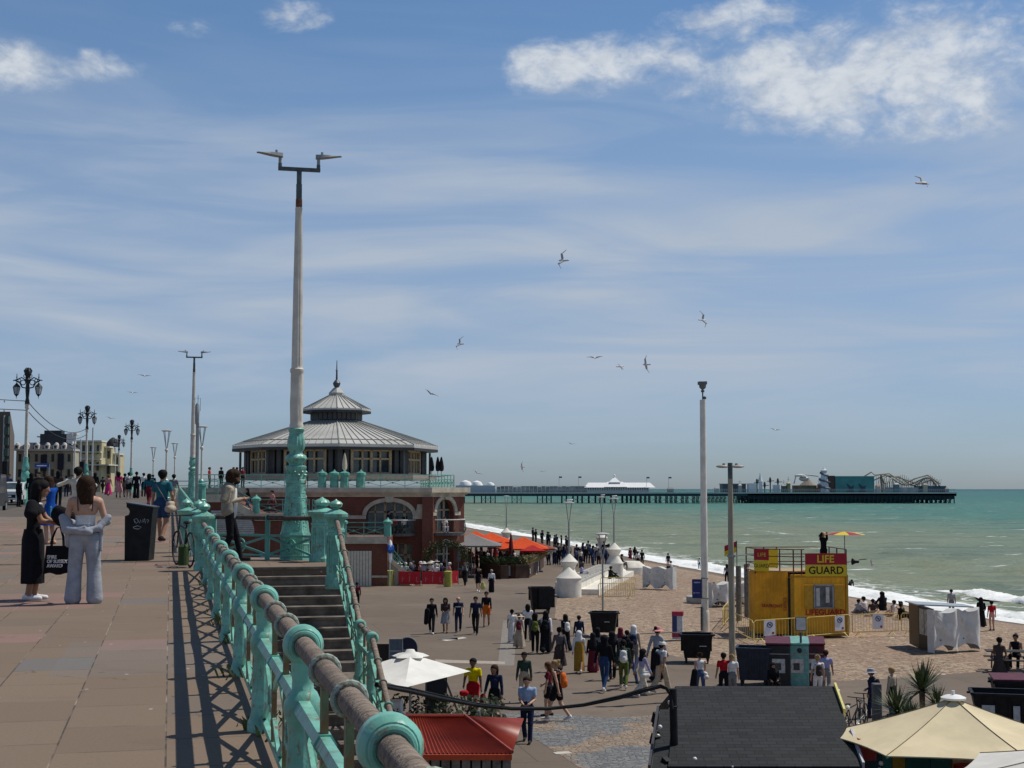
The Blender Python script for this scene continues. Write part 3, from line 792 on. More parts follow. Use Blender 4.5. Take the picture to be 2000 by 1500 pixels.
# ---- long railing beside the near promenade
zr = lambda u: PZ(UV(u, 0).y)
th = thing("promenade_railing", "long turquoise railing with rings round a wooden handrail, along the promenade edge in front", "railing", UV(0, 0), ANG)
us = [-4.6, -1.9] + [-.15 + 2.86 * i for i in range(8)]
us[2] = -.02
us_main = us
railing(th, us, zr)
end_post(th, 23.4, 0, zr(23.4), .30, 1.03, .14)
MB().tube([(us[-1], 0, zr(us[-1]) + .865), (23.3, 0, zr(23.4) + .865)], .046, 14).build("handrail", OLDWOOD, th)
la = MB(); a = us[-1]
la.bar((a, 0, zr(a) + .085), (23.3, 0, zr(a) + .1), .035, .04).bar((a, 0, zr(a) + .09), (23.3, 0, zr(a) + .56), .022, .045).bar((a, 0, zr(a) + .56), (23.3, 0, zr(a) + .1), .022, .045)
la.tube([(a, 0, zr(a) + .57), (23.3, 0, zr(a) + .59)], .042, 6).build("lattice_panel", TURQ, th)
# ---- railing that continues beyond the stairs
th = thing("promenade_railing", "turquoise railing continuing along the promenade beyond the stair opening", "railing", UV(28.4, 0), ANG)
zz = lambda u: PZ(UV(28.4 + u, 0).y)
end_post(th, 0, 0, zz(0), .30, .98, .14); end_post(th, 1.5, .25, zz(1.5), .30, .98, .14)
railing(th, [1.5 + 2.9 * i for i in range(26)], zz, detail=False)
# ---- landing and stairs down to the lower level; local x runs down the flight (towards the camera), y towards the promenade
A0 = UV(24.2, .36)
st = thing("staircase", "worn stone staircase going down from the promenade behind the turquoise railing", "staircase", A0, ANG + math.pi)
W = 2.35; T = .37; RZ = .165; ZL = PZ(28) - .005
def flight(name, x0, z0, n, lastz=None):
 mb = MB(); rg = random.Random(3)
 for i in range(n):
  x = x0 + T * i; z = z0 - RZ * (i + 1)
  mb.bb(x, x + T + .012, 0, W, z - .6, z - .004 - rg.random() * .008)
  mb.bb(x - .012, x + .045, 0.003, W - .003, z + RZ - .05, z + RZ - rg.random() * .006)
 return mb.build(name, STEPM, st, None)
# in the local frame y>0 is seaward because the frame is turned by 180 degrees
flight("stair_flight", 0, ZL, 9)
zm = ZL - RZ * 10
MB().bb(9 * T, 9 * T + 1.75, 0, W, zm - .6, zm).build("landing", STEPM, st, None)
flight("stair_flight", 9 * T + 1.75, zm, 23)
mb = MB().ext([(-.0, W, -.4), (9 * T, W, -2.0), (9 * T + 1.75, W, -2.1), (9 * T + 1.75 + 23 * T, W, -5.6), (-.0, W, -5.7)], (0, .22, 0)); mb.build("side_wall", CONC, st, None)
# upper landing slab with its brick front
lz = ZL
pts = [UV(23.3, .33), UV(24.25, .33), UV(24.25, 2.95), UV(27.6, 2.75), UV(28.6, .33)]
slab = MB().ext([(p.x, p.y, lz - .16) for p in (UV(24.22, .33), UV(24.22, 2.75), UV(26.5, 2.95), UV(27.7, 2.6), UV(28.6, .33))], (0, 0, .16))
structure(slab.build("stair_landing", PAVING, smooth=None))
# ---- rails around the landing
Cp = D(628, 1095, 30.0); Cp.z = lz
Bp = UV(28.6, .1)
th = thing("landing_railing", "turquoise railing with dark wooden top rail across the back of the stair landing", "railing", (Cp.x, Cp.y, lz))
end_post(th, 0, 0, 0, .42, 1.06, .17)
d = Vector((Bp.x - Cp.x, Bp.y - Cp.y, 0)); L = d.length; dn = d / L
pts = [dn * .18, dn * (L * .5), dn * L]
MB().tube([Vector(p) + Vector((0, 0, .90)) for p in pts], .05, 14).build("handrail", M("dark_wood_rail", (.085, .062, .05), .7, var=.4, scale=8), th)
for f in (.44, .9):
 p = dn * (L * f); MB().box((p.x, p.y, .43), (.10, .07, .9)).torus((p.x, p.y, .90), dn, .058, .014, 18, 8).build("post", TURQ2, th)
la = MB(); la.bar(dn * .2 + Vector((0, 0, .52)), dn * L + Vector((0, 0, .52)), .04, .05); la.bar(dn * .2 + Vector((0, 0, .09)), dn * L + Vector((0, 0, .09)), .03, .04)
for f0, f1 in ((.06, .44), (.44, .9)):
 p, q = dn * (L * f0), dn * (L * f1); c = (p + q) / 2
 la.bar((p.x, p.y, .1), (q.x, q.y, .5), .02, .05).bar((p.x, p.y, .5), (q.x, q.y, .1), .02, .05)
 la.torus((c.x, c.y, .3), dn.cross(Vector((0, 0, 1))), .14, .02, 20, 6).cyl((c.x, c.y - .03, .3), (c.x, c.y + .03, .3), .06)
la.build("lattice_panel", TURQ2, th)
# ---- outer rail of the stairs
Dp = D(655, 1125, 26.3); Dp.z = 0
sr = thing("stair_railing", "sloping turquoise stair railing with a worn wooden handrail on the seaward side of the steps", "railing", (Dp.x, Dp.y, lz), ANG + math.pi)
end_post(sr, 0, 0, -.2, .31, 1.28, .13)
xs = [.12, 1.9, 3.55, 4.95, 6.6, 8.3, 10.2]
zs = [0, -.80, -1.60, -1.66, -2.42, -3.2, -4.05]
pts = [(x, 0, z + .96) for x, z in zip(xs, zs)]
MB().tube(pts, .043, 14).build("handrail", OLDWOOD, sr)
for i, (x, z) in enumerate(zip(xs, zs)):
 if i == 0: continue
 if i in (2, 3):
  po = link("post", PM, sr, (x, 0, z + .095)); link("ring", RM, po)
 else:
  MB().box((x, 0, z + .46), (.05, .04, .92)).torus((x, 0, z + .96), (1, 0, -.45), .054, .013, 18, 8).build("post", TURQ, sr)
 x0, z0 = xs[i - 1], zs[i - 1]
 mr = MB().bar((x0, 0, z0 + .66), (x, 0, z + .66), .07, .075).bar((x0, 0, z0 + .1), (x, 0, z + .1), .04, .045); mr.build("mid_rail", TURQ, sr)
 la = MB(); c = ((x + x0) / 2, 0, (z + z0) / 2 + .38)
 la.bar((x0, 0, z0 + .12), (x, 0, z + .64), .022, .045).bar((x0, 0, z0 + .64), (x, 0, z + .12), .022, .045).torus(c, (0, 1, 0), .09, .014, 16, 6)
 la.build("lattice_panel", TURQ, sr)
 for f in (.36, .68):
  q = (x0 + (x - x0) * f, 0, z0 + (z - z0) * f)
  MB().torus((q[0], 0, q[2] + .96), (1, 0, -.45), .052, .012, 18, 8).build("clamp_ring", _mc["clamp_paint"], sr)
  MB().bar((q[0], 0, q[2] + .92), (q[0], 0, q[2] + .1), .03, .045, up=(1, 0, 0)).build("strut", RUSTBAR, sr)

# ---------------------------------------------------------------- the tall double-headed lamp (cast iron, cream over turquoise)
def tall_lamp():
 Yl = 30.9; k = Yl / FPX; bx, by = 576.0, 1098.0
 base = D(bx, by, Yl); z = lambda py: (D(bx, py, Yl).z - base.z)
 t = thing("street_lamp", "tall cream and turquoise lamp post with two grey heads beside the stair landing", "street lamp", base, ANG)
 w = lambda px: px * k
 b = MB()
 b.lathe([(w(30) * 1.05, -.9), (w(30) * 1.05, z(1092)), (w(29) * 1.03, z(1085)), (w(29), z(1056)), (w(31), z(1052)), (w(31.5), z(1044)), (w(28.5), z(1038)), (w(25), z(1015)), (w(22.5), z(990)), (w(20.5), z(965)), (w(20), z(945)), (w(21.5), z(943)), (w(21.5), z(938)), (w(20), z(936)), (w(20), z(917)), (w(21.5), z(914)), (w(21.5), z(911)), (w(16), z(909))], 8, rot=R(22.5))
 for f in range(8):                                        # raised panels on the eight faces
  a = R(45 * f); ca, sa = math.cos(a), math.sin(a)
  def pt(h, r, q): return (ca * r - sa * q, sa * r + ca * q, h)
  for (y0, y1, r0, r1, q) in ((1088, 1062, 28.3, 28.0, 8), (1034, 1018, 26.0, 23.6, 7), (1010, 972, 22.8, 19.6, 6.5), (962, 948, 19.0, 18.6, 6.2)):
   R0, R1 = w(r0) * .955, w(r1) * .955; q = w(q)
   for (h0, ra, qa, h1, rb, qb) in ((z(y0), R0, -q, z(y0), R0, q), (z(y1), R1, -q, z(y1), R1, q), (z(y0), R0, -q, z(y1), R1, -q), (z(y0), R0, q, z(y1), R1, q)):
    b.cyl(pt(h0, ra, qa), pt(h1, rb, qb), .016, n=5)
  for h in (928, 922):
   b.ell(pt(z(h), w(18.8), w((h - 925) * 1.2)), (.035, .035, .03), 8, 5)
  rr = random.Random(f)
  for j in range(12):
   yy = rr.uniform(975, 1032); r_ = w(19.2 + (yy - 975) / 57 * 6.2) * .955
   b.ell(pt(z(yy), r_, w(rr.uniform(-4.5, 4.5))), (.026, .026, .022), 6, 4)
 b.build("base", TURQ, t, 30)
 v = MB()
 lf = lambda t, i, r: r * (1 + .10 * abs(math.sin(4 * t + i * .4))) if i in (3, 4, 5) else (r * (1 + .05 * math.cos(16 * t)) if 9 <= i <= 14 else r)
 v.lathe([(w(15), z(911)), (w(13), z(907)), (w(13.5), z(905)), (w(18), z(900)), (w(19.5), z(895)), (w(17.5), z(890)), (w(12.5), z(886)), (w(12), z(883)), (w(13), z(881)), (w(15), z(878)), (w(16.5), z(871)), (w(16.8), z(864)), (w(15.5), z(856)), (w(13.6), z(850)), (w(13.2), z(844)), (w(15.5), z(841)), (w(15.8), z(838)), (w(13.5), z(836))], 40, mod=lf)
 v.build("vase_collar", TURQ, t, 40)
 c = MB()
 def col(t_, i, r):
  if i in (3, 4, 5, 6, 7, 8): return r * (1 + .055 * math.sin(5 * t_ + i * 1.3) * math.cos(3 * t_ - i) + .03 * math.cos(9 * t_ + i))
  if 13 <= i <= 15: return r * (1 - .09 * abs(math.sin(6 * t_)))
  return r
 c.lathe([(w(13.4), z(837)), (w(13.6), z(830)), (w(12.4), z(827)), (w(12.4), z(822)), (w(12.3), z(805)), (w(12.2), z(785)), (w(12), z(765)), (w(11.9), z(745)), (w(11.8), z(733)), (w(12), z(730)), (w(13.6), z(726)), (w(13.4), z(721)), (w(11.2), z(719)), (w(11), z(714)), (w(9.2), z(560)), (w(6.9), z(412)), (w(7.4), z(408)), (w(6.3), z(405)), (w(6), z(392))], 48, mod=col)
 c.build("column", CREAM, t, 30)
 s = MB().lathe([(w(6.4), z(410)), (w(6.5), z(400)), (w(6.3), z(389))], 20, cap=False).build("rust_band", M("rust", (.22, .10, .045), .85, var=.5, scale=9), t)
 top = z(331)
 s = MB().cyl((0, 0, z(392)), (0, 0, z(360)), w(5.8), n=16).cyl((0, 0, z(360)), (0, 0, top), w(5), n=16)
 s.box((0, 0, top), (.09, .92, .075))
 for q in (-1, 1): s.cyl((0, q * .42, top - .03), (0, q * .42, top + .12), .042, n=10)
 s.build("arm", DARKG, t)
 for q in (-1, 1):
  h = MB()
  h.cyl((0, q * .42, top + .12), (0, q * .42, top + .27), .036, n=10)
  prof = [(.36, .0, .05), (.40, .025, .085), (.5, .035, .11), (.62, .03, .12), (.75, .012, .11), (.88, -.002, .085), (.93, -.012, .03)]
  vs = []
  for r_, lo, wd in prof:
   zt = top + .34 + (.02 if r_ < .6 else .02 - (r_ - .6) * .05); zb = top + .24 + max(0, (r_ - .45)) * .17
   for xx, zz_ in ((-wd, zb + .02), (-wd * .8, zt - .02), (0, zt), (wd * .8, zt - .02), (wd, zb + .02), (0, zb)): vs.append((xx, q * r_, zz_))
  fs = [tuple(range(6)), tuple(range(36, 42))]
  for i in range(6):
   for j in range(6): fs.append((i * 6 + j, i * 6 + (j + 1) % 6, i * 6 + 6 + (j + 1) % 6, i * 6 + 6 + j))
  h.add(vs, fs); h.cyl((0, q * .5, top + .35), (0, q * .5, top + .41), .028, n=8)
  h.build("lamp_head", GREYL, t, 40)
 return t
TL = tall_lamp()
p = rail(81) + Vector((.6, 0, 0))
dup(TL, (p.x, p.y, PZ(81) - .1), ANG, "distant double-headed cream and turquoise lamp post beside the far promenade railing")
# ================================================================ the seafront hall with its octagonal pavilion
SLATE = M("grey_lead_roof", (.46, .46, .43), .6, var=.12, scale=.5, metal=.0, spec=.4)
SEAMM = M("roof_seam", (.32, .315, .29), .6)
TIMB = M("pale_timber_frame", (.40, .32, .21), .7, var=.2)
DARKT = M("dark_fascia", (.030, .030, .032), .6, var=.2)
def far_rail(mb, p0, p1, h=1.0, n=None, posts=True, w=.05):
 """turquoise lattice rail between two points, added to the mesh builder"""
 p0, p1 = Vector(p0), Vector(p1); L = (p1 - p0).length; n = n or max(1, round(L / 2.0)); z = Vector((0, 0, 1))
 mb.bar(p0 + z * h, p1 + z * h, w * 1.2, w * 1.2); mb.bar(p0 + z * h * .66, p1 + z * h * .66, w * .8, w * .8); mb.bar(p0 + z * .1, p1 + z * .1, w * .8, w * .8)
 for i in range(n):
  a, b = p0.lerp(p1, i / n), p0.lerp(p1, (i + 1) / n)
  mb.bar(a + z * .12, b + z * h * .64, w * .7, w * .7); mb.bar(a + z * h * .64, b + z * .12, w * .7, w * .7)
  mb.ell((a + b) / 2 + z * (.06 + h * .32), (.09, .05, .09), 8, 5)
 for i in range(n + 1):
  a = p0.lerp(p1, i / n); mb.bar(a, a + z * h, w, w, up=(1, 0, 0))
 return mb
def arch_wall(mb, O, dx, L, z0, z1, ops, th=.45):
 """flat wall with arched openings; ops = [(s0, s1, sill, spring, rise)] measured along dx from O"""
 O, dx = Vector(O), Vector(dx).normalized(); nrm = Vector((-dx.y, dx.x, 0)) * th
 P = lambda s, z: O + dx * s + Vector((0, 0, z - O.z))
 def rect(a, b, c, d):
  if b - a > 1e-3 and d - c > 1e-3: mb.ext([P(a, c), P(b, c), P(b, d), P(a, d)], nrm)
 s = 0.0
 for a, b, sill, spr, rise in sorted(ops):
  rect(s, a, z0, z1); rect(a, b, z0, sill)
  N = 12; cur = [(a + (b - a) * i / N, spr + rise * math.sqrt(max(0, 1 - (2 * i / N - 1) ** 2))) for i in range(N + 1)]
  for (x0, h0), (x1, h1) in zip(cur, cur[1:]):
   mb.ext([P(x0, h0), P(x1, h1), P(x1, z1), P(x0, z1)], nrm)
  s = b
 rect(s, L, z0, z1)
def arch_trim(mb, O, dx, a, b, spr, rise, w=.32, th=.14):
 O, dx = Vector(O), Vector(dx).normalized(); nrm = Vector((dx.y, -dx.x, 0)) * th
 P = lambda s, z: O + dx * s + Vector((0, 0, z - O.z))
 N = 16
 def c(i, g):
  t = math.pi * (1 - i / N); return P((a + b) / 2 + ((b - a) / 2 + g) * math.cos(t), spr + (rise + g) * math.sin(t))
 for i in range(N): mb.ext([c(i, 0), c(i + 1, 0), c(i + 1, w), c(i, w)], nrm)
YM, YO = 112.0, 105.0
zt = D(700, 952, YM).z; zb = D(700, 970, YM).z
hall = thing("seafront_hall", "red brick seafront hall with cream arches and an octagonal lead roofed pavilion on its terrace", "building", D(700, 1143, YM))
HO = hall.location.copy()
def hp(p): p = Vector(p); return p - HO
F1a, F1b, F2b = D(352, 955, YM), D(840, 955, YM), D(904, 955, 115.5)
for q in (F1a, F1b, F2b): q.z = LOW
d1 = (F1b - F1a).normalized(); L1 = (F1b - F1a).length; d2 = (F2b - F1b).normalized(); L2 = (F2b - F1b).length
s1 = lambda px: D(px, 955, YM).x - F1a.x
zz = lambda py, Y=YM: D(700, py, Y).z
w = MB()
op1 = [(s1(716), s1(806), zz(1041), zz(1006), zz(980) - zz(1006))]
lo1 = [(s1(764), s1(805), LOW, zz(1062), .05)]
arch_wall(w, hp(F1a), d1, L1, hp((0, 0, zz(1046))).z, hp((0, 0, zb)).z, [(a, b, c - HO.z, d - HO.z, r) for a, b, c, d, r in op1])
arch_wall(w, hp(F1a), d1, L1, hp((0, 0, LOW)).z, hp((0, 0, zz(1046))).z, [(a, b, c - HO.z, d - HO.z, r) for a, b, c, d, r in lo1])
f2 = [(L2 * .17, L2 * .72, zz(1041), zz(1000), zz(975) - zz(1000))]
l2 = [(L2 * .17, L2 * .72, LOW, zz(1062), .05)]
arch_wall(w, hp(F1b), d2, L2, hp((0, 0, zz(1046))).z, hp((0, 0, zb)).z, [(a, b, c - HO.z, d - HO.z, r) for a, b, c, d, r in f2])
arch_wall(w, hp(F1b), d2, L2, hp((0, 0, LOW)).z, hp((0, 0, zz(1046))).z, [(a, b, c - HO.z, d - HO.z, r) for a, b, c, d, r in l2])
bk = Vector((-.18, .98, 0)) * 40
w.ext([hp(F2b), hp(F2b) + bk, hp(F2b) + bk + Vector((0, 0, zb - LOW)), hp(F2b) + Vector((0, 0, zb - LOW))], (-.45, -.1, 0))
pr = hp(F1b) + Vector((-.15, -.28, (zb - LOW) / 2)); w.box(pr, (.85, .7, zb - LOW - .02))
pr = hp(F2b) + Vector((-.35, -.05, (zb - LOW) / 2)); w.box(pr, (.7, .62, zb - LOW - .03), rz=.7)
w.build("brick_wall", BRICK, hall, None)
c = MB()
top = [F1a, F1b, F2b, F2b + bk, F1a + Vector((-6, 40, 0))]
def offs(o, z): return [hp((q.x, q.y, z)) + Vector(k) * o for q, k in zip(top, [(0, -1, 0), (.3, -1, 0), (1, -.4, 0), (1, 0, 0), (0, 0, 0)])]
c.ext(offs(.18, zb - .02), (0, 0, .18)).ext(offs(.36, zb + .16), (0, 0, .16)).ext(offs(.62, zb + .32), (0, 0, zt - zb - .32))
for (O, dx, ops) in ((F1a, d1, op1), (F1b, d2, f2)):
 for a, b, si, sp, ri in ops:
  arch_trim(c, hp(O), dx, a, b, sp - HO.z, ri)
  m_ = hp(O) + dx * (a + b) / 2; nn = Vector((dx.y, -dx.x, 0))
  c.ext([m_ + dx * -.22 + Vector((0, 0, sp - HO.z + ri - .05)) - Vector((0, 0, m_.z)), m_ + dx * .22 + Vector((0, 0, sp - HO.z + ri - .05)) - Vector((0, 0, m_.z)), m_ + dx * .36 + Vector((0, 0, zb - HO.z - .02)) - Vector((0, 0, m_.z)), m_ + dx * -.36 + Vector((0, 0, zb - HO.z - .02)) - Vector((0, 0, m_.z))], nn * .34)
  for s0, s1_ in ((a - 3.2 if dx is d1 else a - .6, a - .02), (b + .02, b + .75)):
   p0, p1 = hp(O) + dx * s0, hp(O) + dx * s1_; zz_ = sp - HO.z - .3
   c.ext([Vector((p0.x, p0.y, zz_)), Vector((p1.x, p1.y, zz_)), Vector((p1.x, p1.y, zz_ + .28)), Vector((p0.x, p0.y, zz_ + .28))], nn * .12)
p = hp(F1a) + d1 * (s1(806) + .75); c.ext([p + Vector((-.55, 0, zz(1006) - LOW - .02)) , p + Vector((.35, 0, zz(1006) - LOW - .02)), p + Vector((.35, 0, zz(985) - LOW)), p + Vector((-.35, 0, zz(985) - LOW))], (0, -.16, 0))
c.build("stone_trim", STONE, hall, None)
# windows set back in the openings
def glazing(O, dx, a, b, z0, z1, nm, back=.55):
 O = hp(O); nn = Vector((-dx.y, dx.x, 0)) * back
 g_ = MB().ext([O + dx * a + nn + Vector((0, 0, z0 - LOW)), O + dx * b + nn + Vector((0, 0, z0 - LOW)), O + dx * b + nn + Vector((0, 0, z1 - LOW)), O + dx * a + nn + Vector((0, 0, z1 - LOW))], nn * .1)
 o = g_.build("window", GLASS, hall, None)
 f = MB()
 for i in range(nm + 1):
  s = a + (b - a) * i / nm; q = O + dx * s + nn * .86; f.bar(q + Vector((0, 0, z0 - LOW)), q + Vector((0, 0, z1 - LOW)), .12 if i % 2 else .2, .1, up=tuple(nn))
 for h in (z0 + .06, z0 + (z1 - z0) * .66, z1 - .05):
  f.bar(O + dx * a + nn * .86 + Vector((0, 0, h - LOW)), O + dx * b + nn * .86 + Vector((0, 0, h - LOW)), .1, .12)
 f.build("window_frame", TIMB, o)
for (O, dx, ops, nm) in ((F1a, d1, op1, 5), (F1b, d2, f2, 3), (F1a, d1, lo1, 3), (F1b, d2, l2, 3)):
 for a, b, si, sp, ri in ops: glazing(O, dx, a - .1, b + .1, si, sp + ri + .05, nm)
# balconies with white chairs on them
def balcony(O, dx, a, b, z, lab):
 O = hp(O); nn = Vector((dx.y, -dx.x, 0)); N = 8
 def arc(i, e): 
  t = i / N; return O + dx * (a + (b - a) * t) + nn * (.25 + e * math.sin(math.pi * t) ** .6) + Vector((0, 0, z - LOW))
 pts = [arc(i, 1.25) for i in range(N + 1)]
 base = [O + dx * a + Vector((0, 0, z - LOW))] + pts + [O + dx * b + Vector((0, 0, z - LOW))]
 MB().ext(base, (0, 0, -.22)).build("balcony_slab", M("balcony_slab_grey", (.12, .115, .11), .7), hall, None)
 r = MB(); r.tube([q + Vector((0, 0, 1.02)) for q in pts], .05, 8)
 r.build("balcony_rail", M("bright_rail", (.62, .60, .56), .4, metal=.2), hall)
 r = MB()
 for i in range(N * 3 + 1):
  t = i / (N * 3) * N; q = arc(t, 1.25); o = nn * .16
  r.tube([q, q + o + Vector((0, 0, .3)), q + o * .3 + Vector((0, 0, .7)), q + Vector((0, 0, 1.0))], .014, 4)
 r.build("balusters", DARKG, hall)
 return O, nn
balcony(F1a, d1, s1(752), s1(812), zz(1041), '')
balcony(F1b, d2, L2 * .08, L2 * .86, zz(1041), '')
# outer stair block in front, stepping down to the right
prof_px = [(338, 967), (432, 967), (500, 1003), (610, 1003), (670, 1048), (757, 1048)]
pp = [D(x, y, YO) for x, y in prof_px]
w = MB().ext([hp((p.x, YO, p.z)) for p in pp] + [hp((pp[-1].x, YO, LOW - .1)), hp((pp[0].x, YO, LOW - .1))], (0, 4.4, 0))
w.build("stair_block", BRICK, hall, None)
c = MB()
for a, b in zip(pp, pp[1:]):
 dz = .52
 c.ext([hp((a.x, YO - .18, a.z - dz)), hp((b.x, YO - .18, b.z - dz)), hp((b.x, YO - .18, b.z + .03)), hp((a.x, YO - .18, a.z + .03))], (0, .6, 0))
c.build("coping", STONE, hall, None); c = MB()
q = D(757, 1120, YO); c.bb(hp((D(726, 1120, YO).x, 0, 0)).x, hp(q).x + .03, YO - HO.y - .06, YO - HO.y + .2, D(726, 1128, YO).z - HO.z, D(726, 1124, YO).z - HO.z)
c.build("plinth_band", STONE, hall, None)
rl = MB()
for a, b in zip(pp, pp[1:]):
 far_rail(rl, hp((a.x, YO + .05, a.z + .03)), hp((b.x - .25, YO + .05, b.z + .03)), 1.0)
for i in (2, 4, 5):
 q = hp((pp[i].x, YO + .05, pp[i].z)); rl.lathe([(.28, 0), (.26, .9), (.36, .95), (.36, 1.1), (.12, 1.25), (.02, 1.4)], 8, q)
rl.build("stair_rail", TURQ2, hall, None)
x0, x1 = D(650, 1100, YO).x, D(726, 1100, YO).x
g_ = MB(); n = 13
for i in range(n): g_.bb(x0 + (x1 - x0) * i / n - HO.x + .015, x0 + (x1 - x0) * (i + 1) / n - HO.x - .015, YO - HO.y - .08, YO - HO.y - .02, .02, D(0, 1076, YO).z - HO.z)
g_.build("garage_door", M("ivory_door", (.68, .63, .50), .6, var=.1), hall, None)
cx, rz_ = D(445, 1000, YO).x - HO.x, 1.98
sh = MB()
for i in range(11):
 z0 = D(0, 1042, YO).z - HO.z + i * .155; hh = z0 - (D(0, 1042, YO).z - HO.z); ww = math.sqrt(max(.01, rz_ ** 2 - hh * hh))
 sh.bb(cx - ww, cx + ww, YO - HO.y - .09, YO - HO.y - .03, z0, z0 + .13)
sh.build("shutter", M("grey_white_slats", (.52, .52, .50), .6), hall, None)
nb = D(517, 1087, YO); t = tag(MB().bb(-.42, .42, -.05, .05, -.3, .35).build("notice_board", M("navy_sign", (.02, .035, .22), .5), None, None, (nb.x, YO - .14, nb.z)), "small navy notice board on the brick wall behind the stair landing", "sign")
for i, yy in enumerate((.16, .0, -.14)): MB().bb(-.3, .15 + .1 * i, -.056, -.05, yy, yy + .05).build("lettering", WHITEP, t)
# terrace rail on top
rl = MB(); zr_ = zt
cor = [D(372, 952, YM), D(600, 952, YM), F1b + Vector((-.1, .5, 0)), F2b + Vector((-.75, .6, 0)), F2b + bk * .6 + Vector((-.6, 0, 0))]
cor = [hp((q.x, q.y + (.25 if i < 2 else 0), zr_)) for i, q in enumerate(cor)]
for a, b in zip(cor, cor[1:]): far_rail(rl, a, b, 1.0)
for x in (628, 652, 672, 704):
 q = hp(D(x, 952, YM)); q.z = zr_ - HO.z; q.y = cor[0].y; rl.lathe([(.34, 0), (.32, .95), (.42, 1.0), (.40, 1.15), (.15, 1.25), (.02, 1.42)], 8, q)
rl.build("terrace_railing", TURQ2, hall, None)
# pavilion
PC = D(656, 925, 125); pz = D(656, 927, 125).z
ze, zn, zl, zu, za = (D(656, y, 125).z for y in (872, 823, 803, 800, 767))
ro = R(-90 + 8.7); k125 = 125 / FPX
pav = MB(); po = hp((PC.x, 125, 0)); O8 = lambda r, z, i, rt=ro: Vector((po.x + r * math.cos(rt + math.pi / 4 * i), po.y + r * math.sin(rt + math.pi / 4 * i), z - HO.z))
RE, RN, RU = 199 * k125, 50 * k125, 67 * k125
pav.lathe([(RE, ze - .28), (RE, ze), (RE - .9, ze + .36), (RN, zn)], 8, (po.x, po.y, -HO.z), rot=ro, cap=False)
pav.build("roof", SLATE, hall, 10)
pav = MB().lathe([(RU, zu - .18), (RU, zu), (RN * .28, za - .25), (RN * .30, za - .2), (RN * .30, za - .02), (.25, za + .45)], 8, (po.x, po.y, -HO.z), rot=ro, cap=False)
pav.build("upper_roof", SLATE, hall, 10)
sm = MB()
for i in range(8):
 for j in range(10):
  f = j / 10; a0, a1 = O8(RE + .01, ze, i).lerp(O8(RE + .01, ze, i + 1), f), O8(RN, zn, i).lerp(O8(RN, zn, i + 1), f)
  mid = O8(RE - .9, ze + .36, i).lerp(O8(RE - .9, ze + .36, i + 1), f); up = Vector((0, 0, .04))
  sm.bar(mid + up, a1 + up, .09 if j == 0 else .04, .045 if j else .07); sm.bar(a0 + up, mid + up, .09 if j == 0 else .04, .045)
 for j in range(4):
  f = j / 4; sm.bar(O8(RU, zu, i).lerp(O8(RU, zu, i + 1), f) + Vector((0, 0, .03)), O8(RN * .28, za - .25, i).lerp(O8(RN * .28, za - .25, i + 1), f) + Vector((0, 0, .03)), .08 if j == 0 else .04, .06)
 sm.bar(O8(RE - .9, ze + .40, i), O8(RE - .9, ze + .40, i + 1), .07, .05)
sm.build("roof_seams", SEAMM, hall, None)
b = MB().lathe([(RE + .02, ze - .5), (RE + .03, ze - .26)], 8, (po.x, po.y, -HO.z), rot=ro, cap=False)
b.lathe([(RU + .02, zu - .36), (RU + .02, zu - .15)], 8, (po.x, po.y, -HO.z), rot=ro, cap=False)
b.lathe([(.5, ze - .35), (RE, ze - .45)], 8, (po.x, po.y, -HO.z), rot=ro, cap=False).lathe([(.5, zu - .25), (RU, zu - .3)], 8, (po.x, po.y, -HO.z), rot=ro, cap=False)
b.build("eaves", DARKT, hall, None)
RW = 171 * k125
b = MB().lathe([(RN * .98, zn - .3), (RN * .98, zu - .2)], 8, (po.x, po.y, -HO.z), rot=ro, cap=False); b.build("lantern", DARKT, hall, None)
b = MB()
for i in range(8):
 for f in (.12, .37, .62, .87):
  a = O8(RN * .99 + .03, zn, i).lerp(O8(RN * .99 + .03, zn, i + 1), f); b.bar((a.x, a.y, zn - HO.z + .1), (a.x, a.y, zu - HO.z - .3), .35, .06, up=(math.cos(ro + math.pi / 4 * (i + .5)), math.sin(ro + math.pi / 4 * (i + .5)), 0))
b.build("louvre", M("louvre_grey", (.09, .09, .09), .6), hall, None)
f = MB().lathe([(.12, za + .4), (.28, za + .62), (.34, za + .85), (.2, za + 1.05), (.09, za + 1.15), (.07, za + 1.9), (.12, za + 1.95), (.05, za + 2.05), (.03, D(656, 704, 125).z)], 10, (po.x, po.y, -HO.z)); f.build("spire", M("lead_spire", (.08, .09, .10), .5, metal=.4), hall)
gl = MB(); fr = MB(); pl = MB()
